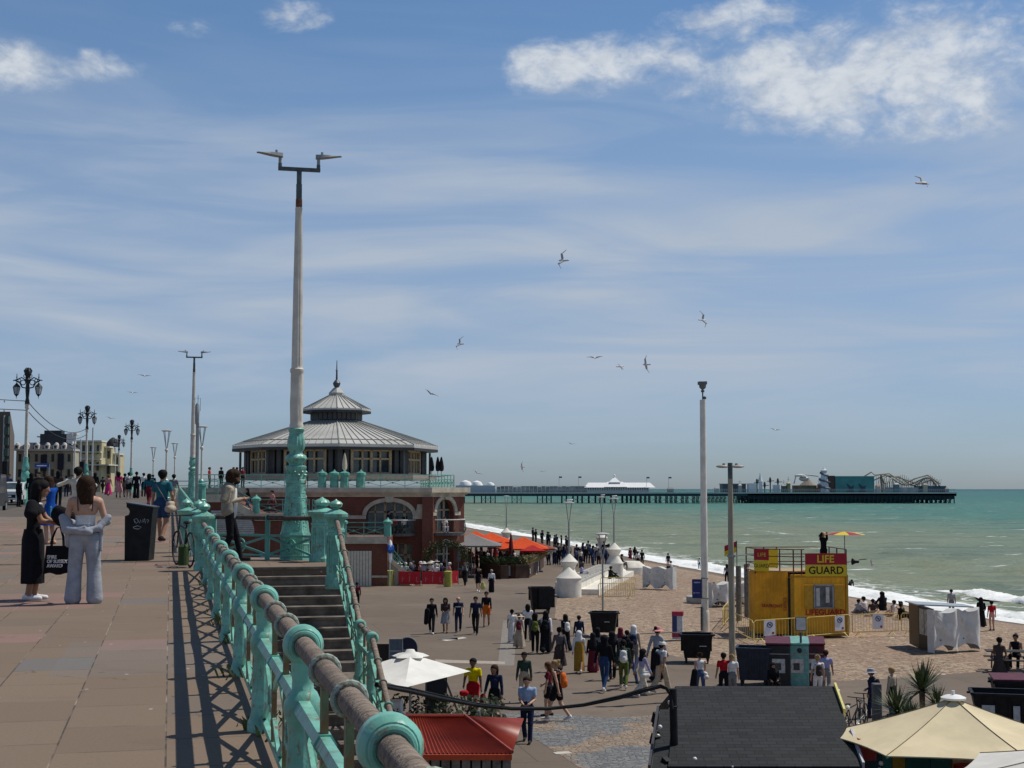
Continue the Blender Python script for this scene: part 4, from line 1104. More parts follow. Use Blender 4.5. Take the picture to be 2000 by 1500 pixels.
for i in range(8):
 a, b_ = O8(RW, pz, i), O8(RW, pz, i + 1); H = ze - .45 - pz; n3 = Vector((math.cos(ro + math.pi / 4 * (i + .5)), math.sin(ro + math.pi / 4 * (i + .5)), 0)); zv = Vector((0, 0, 1))
 gl.ext([a - n3 * .2, b_ - n3 * .2, b_ - n3 * .2 + zv * H, a - n3 * .2 + zv * H], -n3 * .1)
 dd = (b_ - a)
 for f_, wd in ((.2, .22), (.36, .14), (.5, .2), (.64, .14), (.8, .22)):
  q = a + dd * f_; fr.bar(q, q + zv * H, wd, .16, up=tuple(n3))
 for h in (.03, .62, .97): fr.bar(a + dd * .2 + zv * H * h, a + dd * .8 + zv * H * h, .16, .15, up=tuple(zv))
 DPL = M("dark_pillar", (.05, .053, .058), .5)
 for f_ in (0, .11, .89): MB().bar(a + dd * f_ + n3 * .02, a + dd * f_ + n3 * .02 + zv * H, .55 if f_ == 0 else .38, .3, up=tuple(n3)).build("pillar", DPL, hall, None)
 MB().bar(O8(RE - .7, pz, i), O8(RE - .7, pz, i) + zv * (H - .1), .18, .18, up=(1, 0, 0)).build("pillar", DPL, hall, None)
 fr.build("window_frame", TIMB, gl.build("window", GLASS, hall, None), None); gl = MB(); fr = MB()
MB().lathe([(RE * .99, pz - .5), (RE * .99, pz)], 8, (po.x, po.y, -HO.z), rot=ro).build("terrace_floor", M("terrace_grey", (.25, .23, .2), .8), hall, None)
# deck of the terrace so that nothing floats
# folded parasols standing on the terrace
def folded_parasol(px, py0, py1, Y, col, label, group=None):
 b = D(px, py1, Y); h = D(px, py0, Y).z - b.z
 t = thing("folded_parasol", label, "parasol", b, 0, group)
 MB().cyl((0, 0, 0), (0, 0, h), .03, n=8).lathe([(.25, 0), (.25, .06), (.05, .1)], 10).build("pole", GREYM, t)
 MB().lathe([(.10, h * .30), (.17, h * .34), (.19, h * .5), (.15, h * .75), (.08, h * .95), (.02, h + .05)], 14, mod=lambda a, i, r: r * (1 + .12 * math.sin(5 * a + i))).build("canopy", col, t)
BLKC = cloth((.012, .012, .015))
for px, lb in ((843, "tall closed black parasol at the right end of the terrace, nearest the pavilion"), (855, "tall closed black parasol, middle one of three on the terrace"), (857.5, "tall closed black parasol at the corner of the terrace, rightmost of three")):
 folded_parasol(px if px != 857.5 else 862, 893, 932, 117, BLKC, lb, "closed black parasols on the terrace")
folded_parasol(673, 886, 932, 114, cloth((.55, .48, .38)), "closed cream parasol standing in front of the pavilion windows")

# ================================================================ the long pier
PY = 1050.0; kp = PY / FPX
HZ = M("pier_iron", (.020, .045, .060), .7, var=.2); PW = M("pier_white", (.78, .80, .80), .6, var=.06); PD = M("pier_deck_edge", (.50, .52, .52), .7)
pz0 = D(1400, 963, PY).z
pier = thing("pier", "long iron pier on many legs stretching out into the sea on the horizon", "pier", (D(1400, 983, PY).x, PY, SEA))
PO = pier.location.copy(); X = lambda px: D(px, 960, PY).x - PO.x; Zp = lambda py: D(1400, py, PY).z - PO.z
MB().bb(X(880), X(1868), 0, 16, Zp(969), Zp(963.5)).bb(X(1460), X(1868), 0, 60, Zp(968), Zp(963.6)).build("deck", HZ, pier, None)
MB().bb(X(880), X(1868), -.4, 0, Zp(964), Zp(961.5)).build("deck_edge", PD, pier, None)
rl = MB()
rl.bar((X(967), -.2, Zp(955.5)), (X(1868), -.2, Zp(955.5)), .25, .25).bar((X(967), -.2, Zp(958.5)), (X(1868), -.2, Zp(958.5)), .18, .18)
for i in range(225): x = X(968) + i * 1.48; rl.bar((x, -.2, Zp(961.5)), (x, -.2, Zp(955.5)), .14, .14, up=(1, 0, 0))
rl.build("balustrade", PD, pier, None)
rp = random.Random(11)
xs_ = [906, 926, 940, 948, 958, 967, 1000, 1010, 1018, 1050, 1060, 1068, 1077]
px = 1098
while px < 1370: xs_.append(px); px += rp.choice([8, 9, 10, 9, 13])
while px < 1866: xs_.append(px); px += rp.choice([8.0, 9.0, 10.0])
prev = None
for i, px in enumerate(xs_[:100]):
 t = MB()
 deep = px > 1460
 for yy in ((1, 8, 15) if not deep else (1, 10, 20, 32, 46, 58)):
  t.cyl((X(px), yy, -2.5), (X(px), yy, Zp(968)), .33 if px < 1460 else .42, n=6, cap=False)
  if deep: t.cyl((X(px), yy, -.5), (X(px) + (1.6 if i % 2 else -1.6), yy + 5, Zp(968)), .2, n=5, cap=False)
 t.bar((X(px), 1, Zp(970)), (X(px), 15, Zp(982)), .25, .25)
 if prev is not None and X(px) - X(prev) < 5.2 and px < 1460:
  t.bar((X(prev), 1, Zp(971)), (X(px), 1, Zp(981)), .18, .18); t.bar((X(prev), 1, Zp(981)), (X(px), 1, Zp(971)), .18, .18)
 if deep and prev is not None: t.bar((X(prev), 1, Zp(979 if i % 3 else 971)), (X(px), 1, Zp(972 if i % 2 else 981)), .22, .22); t.bar((X(prev), 20, Zp(975)), (X(px), 20, Zp(975)), .3, 1.6)
 t.build("trestle", HZ, pier, None); prev = px
MB().bb(X(900), X(1370), .5, 1.2, Zp(982.6), Zp(981.8)).bb(X(1460), X(1866), 2, 50, Zp(975), Zp(969)).bb(X(1480), X(1790), 4, 50, Zp(981.5), Zp(975)).build("lower_walkway", HZ, pier, None)
def pthing(name, label, cat, px, Y=PY + 6): return thing(name, label, cat, (D(px, 960, Y).x, Y, pz0 - .15))
def pk(t): return (lambda q: D(q, 960, t.location.y).x - t.location.x), (lambda q: D(1400, q, t.location.y).z - t.location.z)
# entrance pavilion with white domes
t = pthing("domed_kiosk_hall", "low pale building with three white domes at the shore end of the pier", "building", 930); x, z = pk(t)
MB().bb(x(890), x(967), 0, 9, 0, z(948)).build("wall", M("pale_blue_grey", (.42, .50, .54), .6), t, None)
for q, r_ in ((909, 13), (931, 12), (958, 8)): MB().lathe([(r_ * kp, 0), (r_ * kp * .95, r_ * .10 * kp * 2), (r_ * kp * .7, r_ * .3 * kp * 2), (.2, r_ * .42 * kp * 2)], 14, (x(q), 4, z(948.5))).build("dome", PW, t)
t = pthing("glass_screen_shelter", "row of grey glazed shelters along the middle of the pier", "shelter", 1060); x, z = pk(t)
m_ = MB(); q = 970
while q < 1140: m_.bb(x(q), x(q + 7.4), 0, 4, 0, z(950 + rp.uniform(-1, 1.5))); q += 8
m_.build("wall", M("shelter_grey", (.30, .30, .30), .6, var=.4, scale=.15), t, None); MB().bb(x(968), x(1142), -.5, 5, z(950), z(949.3)).build("roof", M("shelter_roof", (.50, .52, .52), .6), t, None)
t = pthing("pier_pavilion", "white hip roofed pavilion with a pointed centre on the pier", "building", 1210); x, z = pk(t)
MB().bb(x(1146), x(1268), 0, 30, 0, z(951)).build("wall", M("pavilion_wall", (.62, .62, .58), .6), t, None)
m_ = MB()
for i in range(26): m_.bb(x(1148 + i * 4.6), x(1150.6 + i * 4.6), -.1, 0, z(957.5), z(952.6))
m_.build("window", M("pier_window", (.10, .13, .15), .4), t, None)
def hip(m_, x0, x1, y0, y1, z0, z1, ix, iy): m_.add([(x0, y0, z0), (x1, y0, z0), (x1, y1, z0), (x0, y1, z0), (x0 + ix, y0 + iy, z1), (x1 - ix, y0 + iy, z1), (x1 - ix, y1 - iy, z1), (x0 + ix, y1 - iy, z1)], [(0, 1, 5, 4), (1, 2, 6, 5), (2, 3, 7, 6), (3, 0, 4, 7), (4, 5, 6, 7), (3, 2, 1, 0)])
m_ = MB(); hip(m_, x(1141), x(1280), -1, 31, z(952), z(942.5), 9 * kp, 7); hip(m_, x(1180), x(1225), -2, 20, z(951), z(941), 7 * kp, 7); m_.build("roof", PW, t, None)
m_ = MB(); hip(m_, x(1190), x(1213), 2, 14, z(942), z(932), 10 * kp, 5.7); m_.cyl((x(1201.5), 8, z(933)), (x(1201.5), 8, z(926)), .5, .1, 6).ell((x(1201.5), 8, z(928.5)), (.9, .9, .9), 8, 6); m_.build("spire", PW, t, None)
for i, (q, yy) in enumerate(((1092, 932), (1130, 932), (1263, 933), (1306, 933))):
 t = pthing("flag", ["small flag on a thin pole over the pier, left of the white pavilion", "small flag just left of the white pavilion roof", "small flag above the right end of the white pavilion", "small flag on a thin pole right of the white pavilion"][i], "flag", q); x, z = pk(t)
 MB().cyl((0, 0, 0), (0, 0, z(yy - 2)), .12, n=5).build("pole", GREYM, t); MB().bb(0, 2.2, -.05, .05, z(yy + 1.5), z(yy - 1.5)).build("banner", M("flag_cloth", (.10, .13, .2), .8), t)
# amusements at the pier head
t = pthing("arcade_building", "dark low arcade building on the pier, left of the white kiosks", "building", 1430, PY + 12); x, z = pk(t)
MB().bb(x(1411), x(1457), 0, 14, 0, z(946)).build("wall", M("arcade_dark", (.09, .11, .13), .6), t, None); MB().bb(x(1410), x(1458), -1, 15, z(946), z(944.5)).build("roof", M("arcade_roof", (.20, .22, .23), .6), t, None)
t = pthing("white_ride_kiosk", "cluster of small white ride kiosks with dark rides between them on the pier", "kiosk", 1500, PY + 10); x, z = pk(t)
MB().bb(x(1462), x(1478), 0, 6, 0, z(944)).build("wall", PW, t, None); MB().bb(x(1512), x(1523), 0, 6, 0, z(947)).build("wall", PW, t, None); m_ = MB(); m_.lathe([(5 * kp, 0), (2.5 * kp, 3), (.3, 6.2)], 10, (x(1487), 4, z(940))); m_.bb(x(1484), x(1490), 2, 6, 0, z(940)); m_.build("wall", PW, t, None)
m_ = MB()
for q, h in ((1480, 938), (1495, 944), (1506, 935), (1521, 937)): m_.cyl((x(q), 3, 0), (x(q), 3, z(h)), .5, n=6).ell((x(q), 3, z(h + 3)), (3 * kp * .8, 1, 2.5), 8, 5).bar((x(q - 6), 3, z(h + 5)), (x(q + 8), 3, z(h + 4)), .4, .5)
m_.build("ride_frame", M("ride_dark", (.045, .065, .06), .6), t, None)
t = pthing("ride_tent", "grey cone roofed ride building beside the helter skelter", "building", 1580, PY + 14); x, z = pk(t)
MB().lathe([(24 * kp, 0), (24 * kp, 4), (22 * kp, 4.5), (.5, z(927) if False else 11.5)], 16, (x(1585), 12, 0), sy=.6).build("roof", M("tent_grey", (.34, .31, .26), .7), t, None)
MB().bb(x(1548), x(1592), -6, 2, 0, z(948)).build("wall", M("ride_brown", (.16, .12, .07), .7, var=.4, scale=.2), t, None)
m_ = MB(); m_.lathe([(12 * kp, 0), (11 * kp, 1.2), (.4, 2.0)], 12, (x(1565), 2, z(931))); m_.tube([(x(1552), 2, z(945)), (x(1556), 2, z(930)), (x(1575), 2, z(927)), (x(1600), 2, z(930))], .5, 5); m_.ell((x(1572), 2, z(935)), (4, 3, 2), 8, 5); m_.build("ride_top", M("ride_white", (.58, .58, .56), .6), t, None)
t = pthing("helter_skelter", "white helter skelter tower with a dark spiral slide on the pier", "slide tower", 1610, PY + 5); x, z = pk(t)
MB().lathe([(11 * kp, 0), (5.2 * kp, z(922)), (6.5 * kp, z(921)), (6.5 * kp, z(918.5)), (4 * kp, z(917)), (.3, z(913))], 14).build("tower", M("tower_white", (.66, .66, .68), .6, var=.2, scale=.4), t, None)
MB().tube([((5.6 + 6.4 * i / 60) * kp * 1.15 * math.cos(i * .33 + 2.2), (5.6 + 6.4 * i / 60) * kp * 1.15 * math.sin(i * .33 + 2.2), z(922) * (1 - i / 62)) for i in range(61)], .75, 6).build("spiral_slide", M("slide_dark", (.13, .13, .2), .5), t)
t = pthing("mural_ride_hall", "turquoise ride hall on the pier painted with two dark figures", "building", 1665, PY + 4); x, z = pk(t)
MB().bb(x(1632), x(1708), 0, 20, 0, z(931)).build("wall", M("hall_turquoise", (.075, .25, .265), .6, var=.2, scale=.08), t, None); MB().bb(x(1620), x(1631.9), 1, 20, 0, z(929)).build("side_wall", M("hall_brown", (.10, .06, .05), .7), t, None)
m_ = MB()
for q in (1661, 1684): m_.ext([(x(q - 9), -.3, .4), (x(q + 8), -.3, .4), (x(q + 5), -.3, 3.5), (x(q + 8), -.3, 5.8), (x(q + 1), -.3, 4.9), (x(q - 6), -.3, 7.2), (x(q - 7), -.3, 6.5), (x(q - 3), -.3, 3.5)], (0, .25, 0))
m_.build("mural", M("mural_dark", (.03, .075, .10), .6), t, None)
MB().bb(x(1630), x(1710), -.5, 20.5, z(931), z(929.8)).build("roof", M("hall_roof", (.22, .40, .38), .6), t, None)
t = pthing("roller_coaster", "tangled wooden roller coaster at the seaward end of the pier", "roller coaster", 1775, PY + 14); x, z = pk(t)
m_ = MB(); tr = []
for i in range(90):
 a = i / 89 * 4 * math.pi; q = 1778 + 56 * math.sin(a * .5 + .3) * (1 - .1 * math.sin(a)); tr.append((x(q), 16 + 12 * math.cos(a), z(935 + 8 * math.sin(a * 2.5 + .6) + (q - 1720) * .06)))
m_.tube(tr, .55, 5)
for i in range(0, 90, 2): m_.cyl((tr[i][0], tr[i][1], 0), tr[i], .17, n=4, cap=False)
m_.tube([(x(1690), 4, z(931)), (x(1705), 4, z(922)), (x(1712), 4, z(928)), (x(1740), 4, z(925)), (x(1770), 4, z(945)), (x(1790), 4, z(935)), (x(1815), 4, z(928)), (x(1840), 4, z(945))], .5, 5)
m_.tube([(x(1712), 8, z(938)), (x(1735), 8, z(928)), (x(1760), 8, z(932)), (x(1800), 8, z(946)), (x(1830), 8, z(936)), (x(1843), 8, z(950))], .5, 5)
for i in range(34): q = 1716 + i * 3.7; m_.cyl((x(q), 6, 0), (x(q), 6, z(934 + 7 * math.sin(q * .12))), .16, n=4, cap=False); m_.bar((x(q), 6, 1), (x(q + 6), 6, z(936)), .14, .14)
m_.build("track", M("coaster_wood", (.28, .25, .20), .8, var=.3, scale=.3), t, None)
MB().bb(x(1728), x(1790), -6, 0, 0, z(952)).build("station", M("station_white", (.40, .42, .42), .6, var=.3, scale=.15), t, None); MB().bb(x(1790.2), x(1842), -8, 6, 0, z(949)).build("station_roof", M("station_dark", (.06, .085, .12), .6, var=.4, scale=.2), t, None)

for i, (q, w_, h, c1_, c2_, lb) in enumerate(((1446, 6, 945, (.4, .4, .4), (.5, .5, .48), "small grey stall beside the dark arcade on the pier"), (1532, 9, 946, (.10, .13, .12), (.35, .36, .33), "dark green stall between the white kiosks and the cone roof"), (1541, 6, 941, (.3, .24, .12), (.5, .42, .3), "small sandy stall left of the cone roofed building"),
 (1601, 5, 944, (.35, .1, .08), (.5, .45, .4), "small red stall at the foot of the helter skelter"), (1716, 8, 947, (.5, .48, .42), (.3, .1, .08), "pale stall between the turquoise hall and the roller coaster"), (1752, 9, 943, (.12, .2, .26), (.45, .45, .42), "blue grey stall under the roller coaster"), (1808, 8, 944, (.45, .4, .3), (.25, .25, .22), "sandy stall under the right half of the roller coaster"), (1850, 7, 952, (.3, .3, .3), (.12, .13, .14), "low grey stall at the seaward tip of the pier"), (1400, 8, 951, (.5, .5, .5), (.3, .3, .3), "low white stall left of the dark arcade on the pier"), (1310, 12, 952, (.35, .36, .36), (.2, .22, .22), "low grey stall right of the white pier pavilion"))):
 t = pthing("fairground_stall", lb, "stall", q, PY + 3); x, z = pk(t); t['group'] = "stalls on the pier"
 MB().bb(x(q - w_ / 2), x(q + w_ / 2), 0, 4, 0, z(h + 3)).build("wall", M("stall_wall_%d" % i, c1_, .7), t, None); m_ = MB(); hip(m_, x(q - w_ / 2 - .6), x(q + w_ / 2 + .6), -.4, 4.4, z(h + 3), z(h), .9, 1.6); m_.build("roof", M("stall_roof_%d" % i, c2_, .6), t, None)
 if h < 947: MB().cyl((0, 2, z(h)), (0, 2, z(h - 6 - i % 4 * 2)), .16, n=4).bar((-1.2, 2, z(h - 4)), (1.2, 2, z(h - 4.6)), .2, .2).build("mast", GREYM, t)
# ================================================================ hotels and streets at the far left
def facade(t, x0, x1, y, z0, z1, nx, nz, depth, wall, win, ww=.5, wh=.6, name="wall"):
 MB().bb(x0, x1, y, y + depth, z0, z1).build(name, wall, t, None)
 for j in range(nz):
  for i in range(nx):
   cx_, cz = x0 + (x1 - x0) * (i + .5) / nx, z0 + (z1 - z0) * (j + .52) / nz; a, b_ = (x1 - x0) / nx * ww / 2, (z1 - z0) / nz * wh / 2
   o = MB().bb(cx_ - a, cx_ + a, y - .12, y - .02, cz - b_, cz + b_).build("window", win, t, None)
HY = 235.0; hk = HY / FPX
t = thing("mansard_hotel", "cream hotel with a dark mansard roof and arched dormers behind the crowd", "hotel", (D(105, 965, HY).x, HY, 0.9)); x = lambda q: D(q, 950, HY).x - t.location.x; z = lambda q: D(100, q, HY).z - t.location.z
HOTW = M("hotel_cream", (.42, .38, .27), .8, var=.15, scale=.3); HWIN = M("hotel_window", (.05, .05, .05), .4, var=.3, scale=.5)
facade(t, x(30), x(142), 0, -3, z(880), 7, 4, 3, HOTW, HWIN, .32, .5)
MB().bb(x(28), x(144), -.6, 3.2, z(880.5), z(877)).build("cornice", M("hotel_trim", (.55, .52, .44), .7), t, None)
m_ = MB(); hip(m_, x(29), x(143), 0, 3.2, z(877), z(864), 1.6, .9); m_.build("roof", M("mansard_slate", (.07, .075, .09), .6, var=.3), t, None)
for q in (31, 50, 70, 90, 107, 123): MB().lathe([(.42, 0), (.3, .3), (.02, .42)], 12, (x(q), .4, z(869))).bb(x(q) - .38, x(q) + .38, -.2, 1.5, z(877), z(869)).mat(1).bb(x(q) - .2, x(q) + .2, -.24, -.2, z(876), z(870.5)).mat(0).build("dormer", [M("dormer_white", (.60, .58, .54), .7), HWIN], t, None); 
m_ = MB().bb(x(72), x(122), 1, 3.2, z(864), z(847)).bb(x(78), x(112), 1.5, 3.2, z(847), z(840)); m_.build("penthouse", M("penthouse_dark", (.035, .04, .05), .5), t, None)
MB().bb(x(64), x(127), 1.4, 3.3, z(853.5), z(851)).bb(x(124), x(136), 1, 3, z(866), z(846)).bb(x(128), x(143), 1.2, 3, z(849), z(845)).build("roof_terrace", M("hotel_white", (.62, .62, .60), .7), t, None)
MB().bb(x(80), x(91), -.5, -.15, z(920), z(888)).bb(x(113), x(124), -.5, -.15, z(917), z(886)).build("banner", M("hotel_banner", (.02, .02, .035), .6), t, None)
t2 = t
t = thing("seafront_hotel", "yellowish stuccoed hotel with balconies at the end of the row", "hotel", (D(195, 965, 262).x, 262.0, 0.9)); Y2 = 262; x = lambda q: D(q, 950, Y2).x - t.location.x; z = lambda q: D(100, q, Y2).z - t.location.z
YW = M("stucco_yellow", (.50, .45, .28), .8, var=.12, scale=.3)
facade(t, x(141), x(197), 0, -3, z(862), 4, 4, 3, YW, HWIN, .3, .5)
facade(t, x(197.2), x(207), 3, -3, z(873), 1, 4, 2.8, YW, HWIN, .5, .5, "wing"); facade(t, x(207.2), x(216), 6, -3, z(886), 1, 4, 3, YW, HWIN, .5, .5, "wing")
MB().bb(x(140), x(198), -.5, 3, z(863), z(860)).bb(x(150), x(198), -1, 0, z(884), z(882)).bb(x(150), x(198), -1.1, 0, z(898), z(896)).bb(x(150), x(215), -1.1, 6, z(909), z(907)).bb(x(197), x(208), 1.5, 4, z(874), z(871)).bb(x(206), x(218), 4, 8, z(887), z(884)).build("balcony", M("stucco_white", (.64, .62, .52), .7), t, None)
MB().lathe([(1.3, 0), (1.2, .8), (.6, 1.5), (.1, 1.8)], 10, (x(201), 6, z(871))).build("turret", DARKT, t)
t = thing("brown_apartment_block", "brown brick block with green glazed bays at the left edge of the view", "building", (D(8, 965, 205).x, 205.0, 0.9)); Y3 = 205; x = lambda q: D(q, 950, Y3).x - t.location.x; z = lambda q: D(10, q, Y3).z - t.location.z
X4 = D(27, 900, Y3 + 26).x - t.location.x
m_ = MB().add([(x(-460), 0, -3), (x(19), 0, -3), (X4, 26, -3), (x(-460), 26, -3), (x(-460), 0, z(804)), (x(16), 0, z(804)), (X4, 26, z(838)), (x(-460), 26, z(838))], [(0, 1, 5, 4), (1, 2, 6, 5), (2, 3, 7, 6), (3, 0, 4, 7), (4, 5, 6, 7), (3, 2, 1, 0)])
m_.build("wall", M("block_brown", (.135, .105, .085), .8, var=.2), t, None)
for i in range(5): MB().bb(x(8), x(15.8), -.5, -.05, z(828 + i * 21), z(813 + i * 21)).build("bay_window", M("bay_green", (.05, .085, .07), .4), t, None)
MB().bb(x(6.2), x(7.6), -.6, -.05, -2, z(812)).build("drainpipe", M("pipe_pale", (.5, .5, .46), .6), t, None)
# land behind the beach, carrying the town
cl = MB().ext([(-14, 330, LOW - .2), (-19, 410, LOW - .2), (-84, 800, LOW - .2), (-300, 2000, LOW - .2), (-900, 3000, LOW - .2), (-900, 330, LOW - .2)], (0, 0, .16)); structure(cl.build("coast_land", ESPL, smooth=None))
tl = MB().ext([(UV(160, .3).x, UV(160, .3).y, 1.0), (UV(400, .3).x, UV(400, .3).y, 1.0), (-600, 500, 1.0), (-600, 100, 1.0), (UV(100, -58).x, UV(100, -58).y, .5)], (0, 0, -.3)); structure(tl.build("town_ground", ROADM, smooth=None))
# ================================================================ lamps, poles and cables
def solve_y(px, py, H, x_off=0):
 """distance at which a post of height H standing on the promenade has its top at this height in the photo"""
 Y = 90.0
 for _ in range(60):
  zt_ = D(px, py, Y).z; want = PZ(Y) + H
  Y *= (want - EYE) / max(.1, (zt_ - EYE))
 return Y
def ornate_lamp(px, py, label):
 Y = solve_y(px, py, 8.9); b = D(px, py, Y); b.z = PZ(Y) - .1
 t = thing("ornate_lamp", label, "street lamp", b, 0, "ornate twin lantern lamps along the promenade kerb")
 fl = lambda a, i, r: r * (1 - .08 * abs(math.sin(4 * a)))
 MB().lathe([(.34, -.2), (.34, .35), (.26, .5), (.24, 1.2), (.30, 1.25), (.30, 1.4), (.20, 1.5), (.28, 1.8), (.26, 2.0), (.17, 2.15), (.24, 2.3), (.22, 2.5), (.15, 2.75), (.16, 3.05)], 16).build("base", TURQ2, t)
 MB().lathe([(.125, 3.05), (.12, 3.2), (.105, 6.2), (.16, 6.25), (.13, 6.4), (.17, 6.5)], 16, mod=fl).build("column", CREAM, t)
 a = MB().lathe([(.12, 6.4), (.16, 6.6), (.10, 6.9), (.14, 7.4), (.11, 7.9), (.2, 8.1), (.12, 8.25)], 12)
 for q in (-1, 1):
  a.tube([(q * .08, 0, 7.55), (q * .35, 0, 7.6), (q * .52, 0, 7.9), (q * .8, 0, 8.05)], .045, 6)
  a.tube([(q * .08, 0, 8.05), (q * .4, 0, 8.25), (q * .72, 0, 8.1), (q * .95, 0, 8.05)], .04, 6)
  a.torus((q * .3, 0, 7.92), (0, 1, 0), .16, .03, 14, 5).torus((q * .55, 0, 8.06), (0, 1, 0), .09, .025, 12, 5)
  a.cyl((q * .72, 0, 7.8), (q * .72, 0, 8.5), .022, n=6).cyl((q * .72, 0, 8.2), (q * .72, 0, 8.5), .045, .005, 6)
  a.torus((q * .18, 0, 8.35), (0, 1, 0), .1, .025, 12, 5)
 a.build("scroll_arm", BLACKM, t)
 c = MB().lathe([(.10, 8.2), (.2, 8.4), (.24, 8.55), (.2, 8.7), (.1, 8.8), (.05, 8.9)], 10)
 for k in range(6):
  f = k * math.pi / 3; c.tube([(.2 * math.cos(f), .2 * math.sin(f), 8.5), (.27 * math.cos(f), .27 * math.sin(f), 8.7), (.12 * math.cos(f), .12 * math.sin(f), 8.88)], .03, 5)
 c.build("crown", BLACKM, t)
 for q in (-1, 1):
  f = MB().lathe([(.03, 7.0), (.13, 7.12), (.15, 7.15)], 6, (q * .72, 0, 0)).lathe([(.26, 7.62), (.2, 7.72), (.09, 7.82), (.03, 7.9)], 6, (q * .72, 0, 0)).cyl((q * .72, 0, 6.85), (q * .72, 0, 7.05), .01, .03, 6)
  for k in range(6):
   an = k * math.pi / 3; f.cyl((q * .72 + .15 * math.cos(an), .15 * math.sin(an), 7.15), (q * .72 + .245 * math.cos(an), .245 * math.sin(an), 7.62), .012, n=4)
  o = f.build("lantern", BLACKM, t)
  MB().lathe([(.135, 7.15), (.235, 7.62)], 6, (q * .72, 0, 0)).build("glass", M("lantern_glass", (.42, .46, .48), .15, var=.1, spec=.7), o, None)
 return t
OL = [ornate_lamp(55, 715, "nearest and tallest ornate lantern lamp, dark scrolls over a white column, at the left"),
      ornate_lamp(171, 790, "second ornate twin lantern lamp, in front of the yellowish hotel"),
      ornate_lamp(258, 818, "ornate twin lantern lamp against the open sky, the taller of two"),
      ornate_lamp(233, 848, "farthest ornate twin lantern lamp, the shorter of two against the sky")]
def cable(name, pts, r, mat, label, cat, group=None, sag=0.0, n=14):
 P = []
 for a, b in zip(pts, pts[1:]):
  a, b = Vector(a), Vector(b)
  for i in range(n): q = a.lerp(b, i / n); q.z -= sag * 4 * (i / n) * (1 - i / n); P.append(q)
 P.append(Vector(pts[-1]))
 o = P[0].copy(); return tag(MB().tube([p - o for p in P], r, 6).build(name, mat, None, 60, o), label, cat, group)
l1, l2 = OL[0].location, OL[1].location
for i, (h1, h2) in enumerate(((6.7, 6.6), (6.1, 6.0))):
 cable("string_light_cable", [l1 + Vector((0, 0, h1)), l2 + Vector((0, 0, h2))], .028, BLACKM, ["upper light cable sagging between the two nearest ornate lamps", "lower light cable sagging between the two nearest ornate lamps"][i], "cable", sag=1.1)
 o = cable("string_light_cable", [l1 + Vector((-16, -22, h1 + .9 - i * .1)), l1 + Vector((0, 0, h1))], .028, BLACKM, ["upper festoon cable running left from the nearest ornate lamp", "lower festoon cable running left from the nearest ornate lamp"][i], "cable", sag=.25)
 bl = MB()
 for k in range(1, 16): q = (Vector((-16, -22, h1 + .9 - i * .1)) * (1 - k / 16) + Vector((0, 0, h1)) * (k / 16)) + l1; q.z -= .25 * 4 * (k / 16) * (1 - k / 16) + .1; bl.ell(q - o.location, (.05, .05, .08), 6, 4)
 bl.build("bulb", M("bulb_glass", (.4, .4, .38), .3), o)
def vlamp(loc, H, label, ped=None, group=None, cat="street lamp"):
 t = thing("seafront_lamp", label, cat, loc, 0, group)
 z0 = 0.0
 if ped == 'green':
  MB().lathe([(.36, -.3), (.36, .1), (.31, .15), (.31, 1.0), (.38, 1.06), (.38, 1.18), (.2, 1.22), (.18, 1.4), (.09, 1.5)], 8, rot=R(22.5)).build("pedestal", TURQ2, t, 30); z0 = 1.45
 if ped == 'bollard':
  MB().lathe([(1.0, -.1), (1.0, .35), (.8, .5), (.62, 1.15), (.42, 1.5), (.40, 1.6), (.56, 1.95), (.62, 2.0), (.62, 2.1), (.55, 2.14), (.08, 2.62)], 28).build("pedestal", WHITEC, t, 30); z0 = 2.55
 pm = CREAM if ped == 'green' else GREYM
 hv = H - 1.35
 p = MB().cyl((0, 0, z0 - .1), (0, 0, hv), .075 if ped else .055, .06 if ped else .05, 10)
 if ped == 'green': p.lathe([(.07, 0), (.13, .06), (.13, .16), (.07, .22)], 12, (0, 0, hv - .25))
 p.build("pole", pm, t)
 h = MB()
 for k in range(4): a = R(45 + 90 * k); h.cyl((.05 * math.cos(a), .05 * math.sin(a), hv), (.28 * math.cos(a), .28 * math.sin(a), H - .08), .026, n=5)
 h.build("bracket", GREYM, t)
 MB().lathe([(.28, H - .10), (.40, H - .08), (.40, H - .04), (.30, H), (.06, H + .04)], 18).build("lamp_disc", M("disc_grey", (.42, .43, .42), .4, var=.1), t)
 return t
for px, py, lb in ((395, 832, "green pedestal V headed lamp beside the thin mast, nearest of the promenade row"), (326, 840, "V headed lamp on a green pedestal, just left of the distant double-headed post"),
                   (342, 865, "small far V headed lamp on a green pedestal next to the double-headed post"), (300, 873, "farthest V headed lamp on the promenade, left of the others")):
 Y = solve_y(px, py, 5.1); b = D(px, py, Y); b.z = PZ(Y); vlamp(b, 5.1, lb, 'green', "V headed lamps along the upper promenade")
def low(px, Y, z=LOW): return Vector((D(px, 1000, Y).x, Y, z))
GV = "V headed lamps on the lower esplanade"
vlamp(low(1111, 99), 6.2, "V headed lamp on a white bowl bollard at the near end of the white bench", 'bollard', GV)
vlamp(low(1199, 119), 6.35, "V headed lamp on a white bowl bollard at the far end of the white bench", 'bollard', GV)
vlamp(low(1175, 148), 6.3, "distant V headed lamp on a white bollard behind the crowd on the lower esplanade", 'bollard', GV)
vlamp(low(989, 165), 6.3, "farthest V headed lamp, rising behind the orange terrace parasols", 'bollard', GV)
vlamp(low(1176.5, 79.5), 4.65, "slim V headed lamp standing on the shingle behind the open black bin", None, GV)
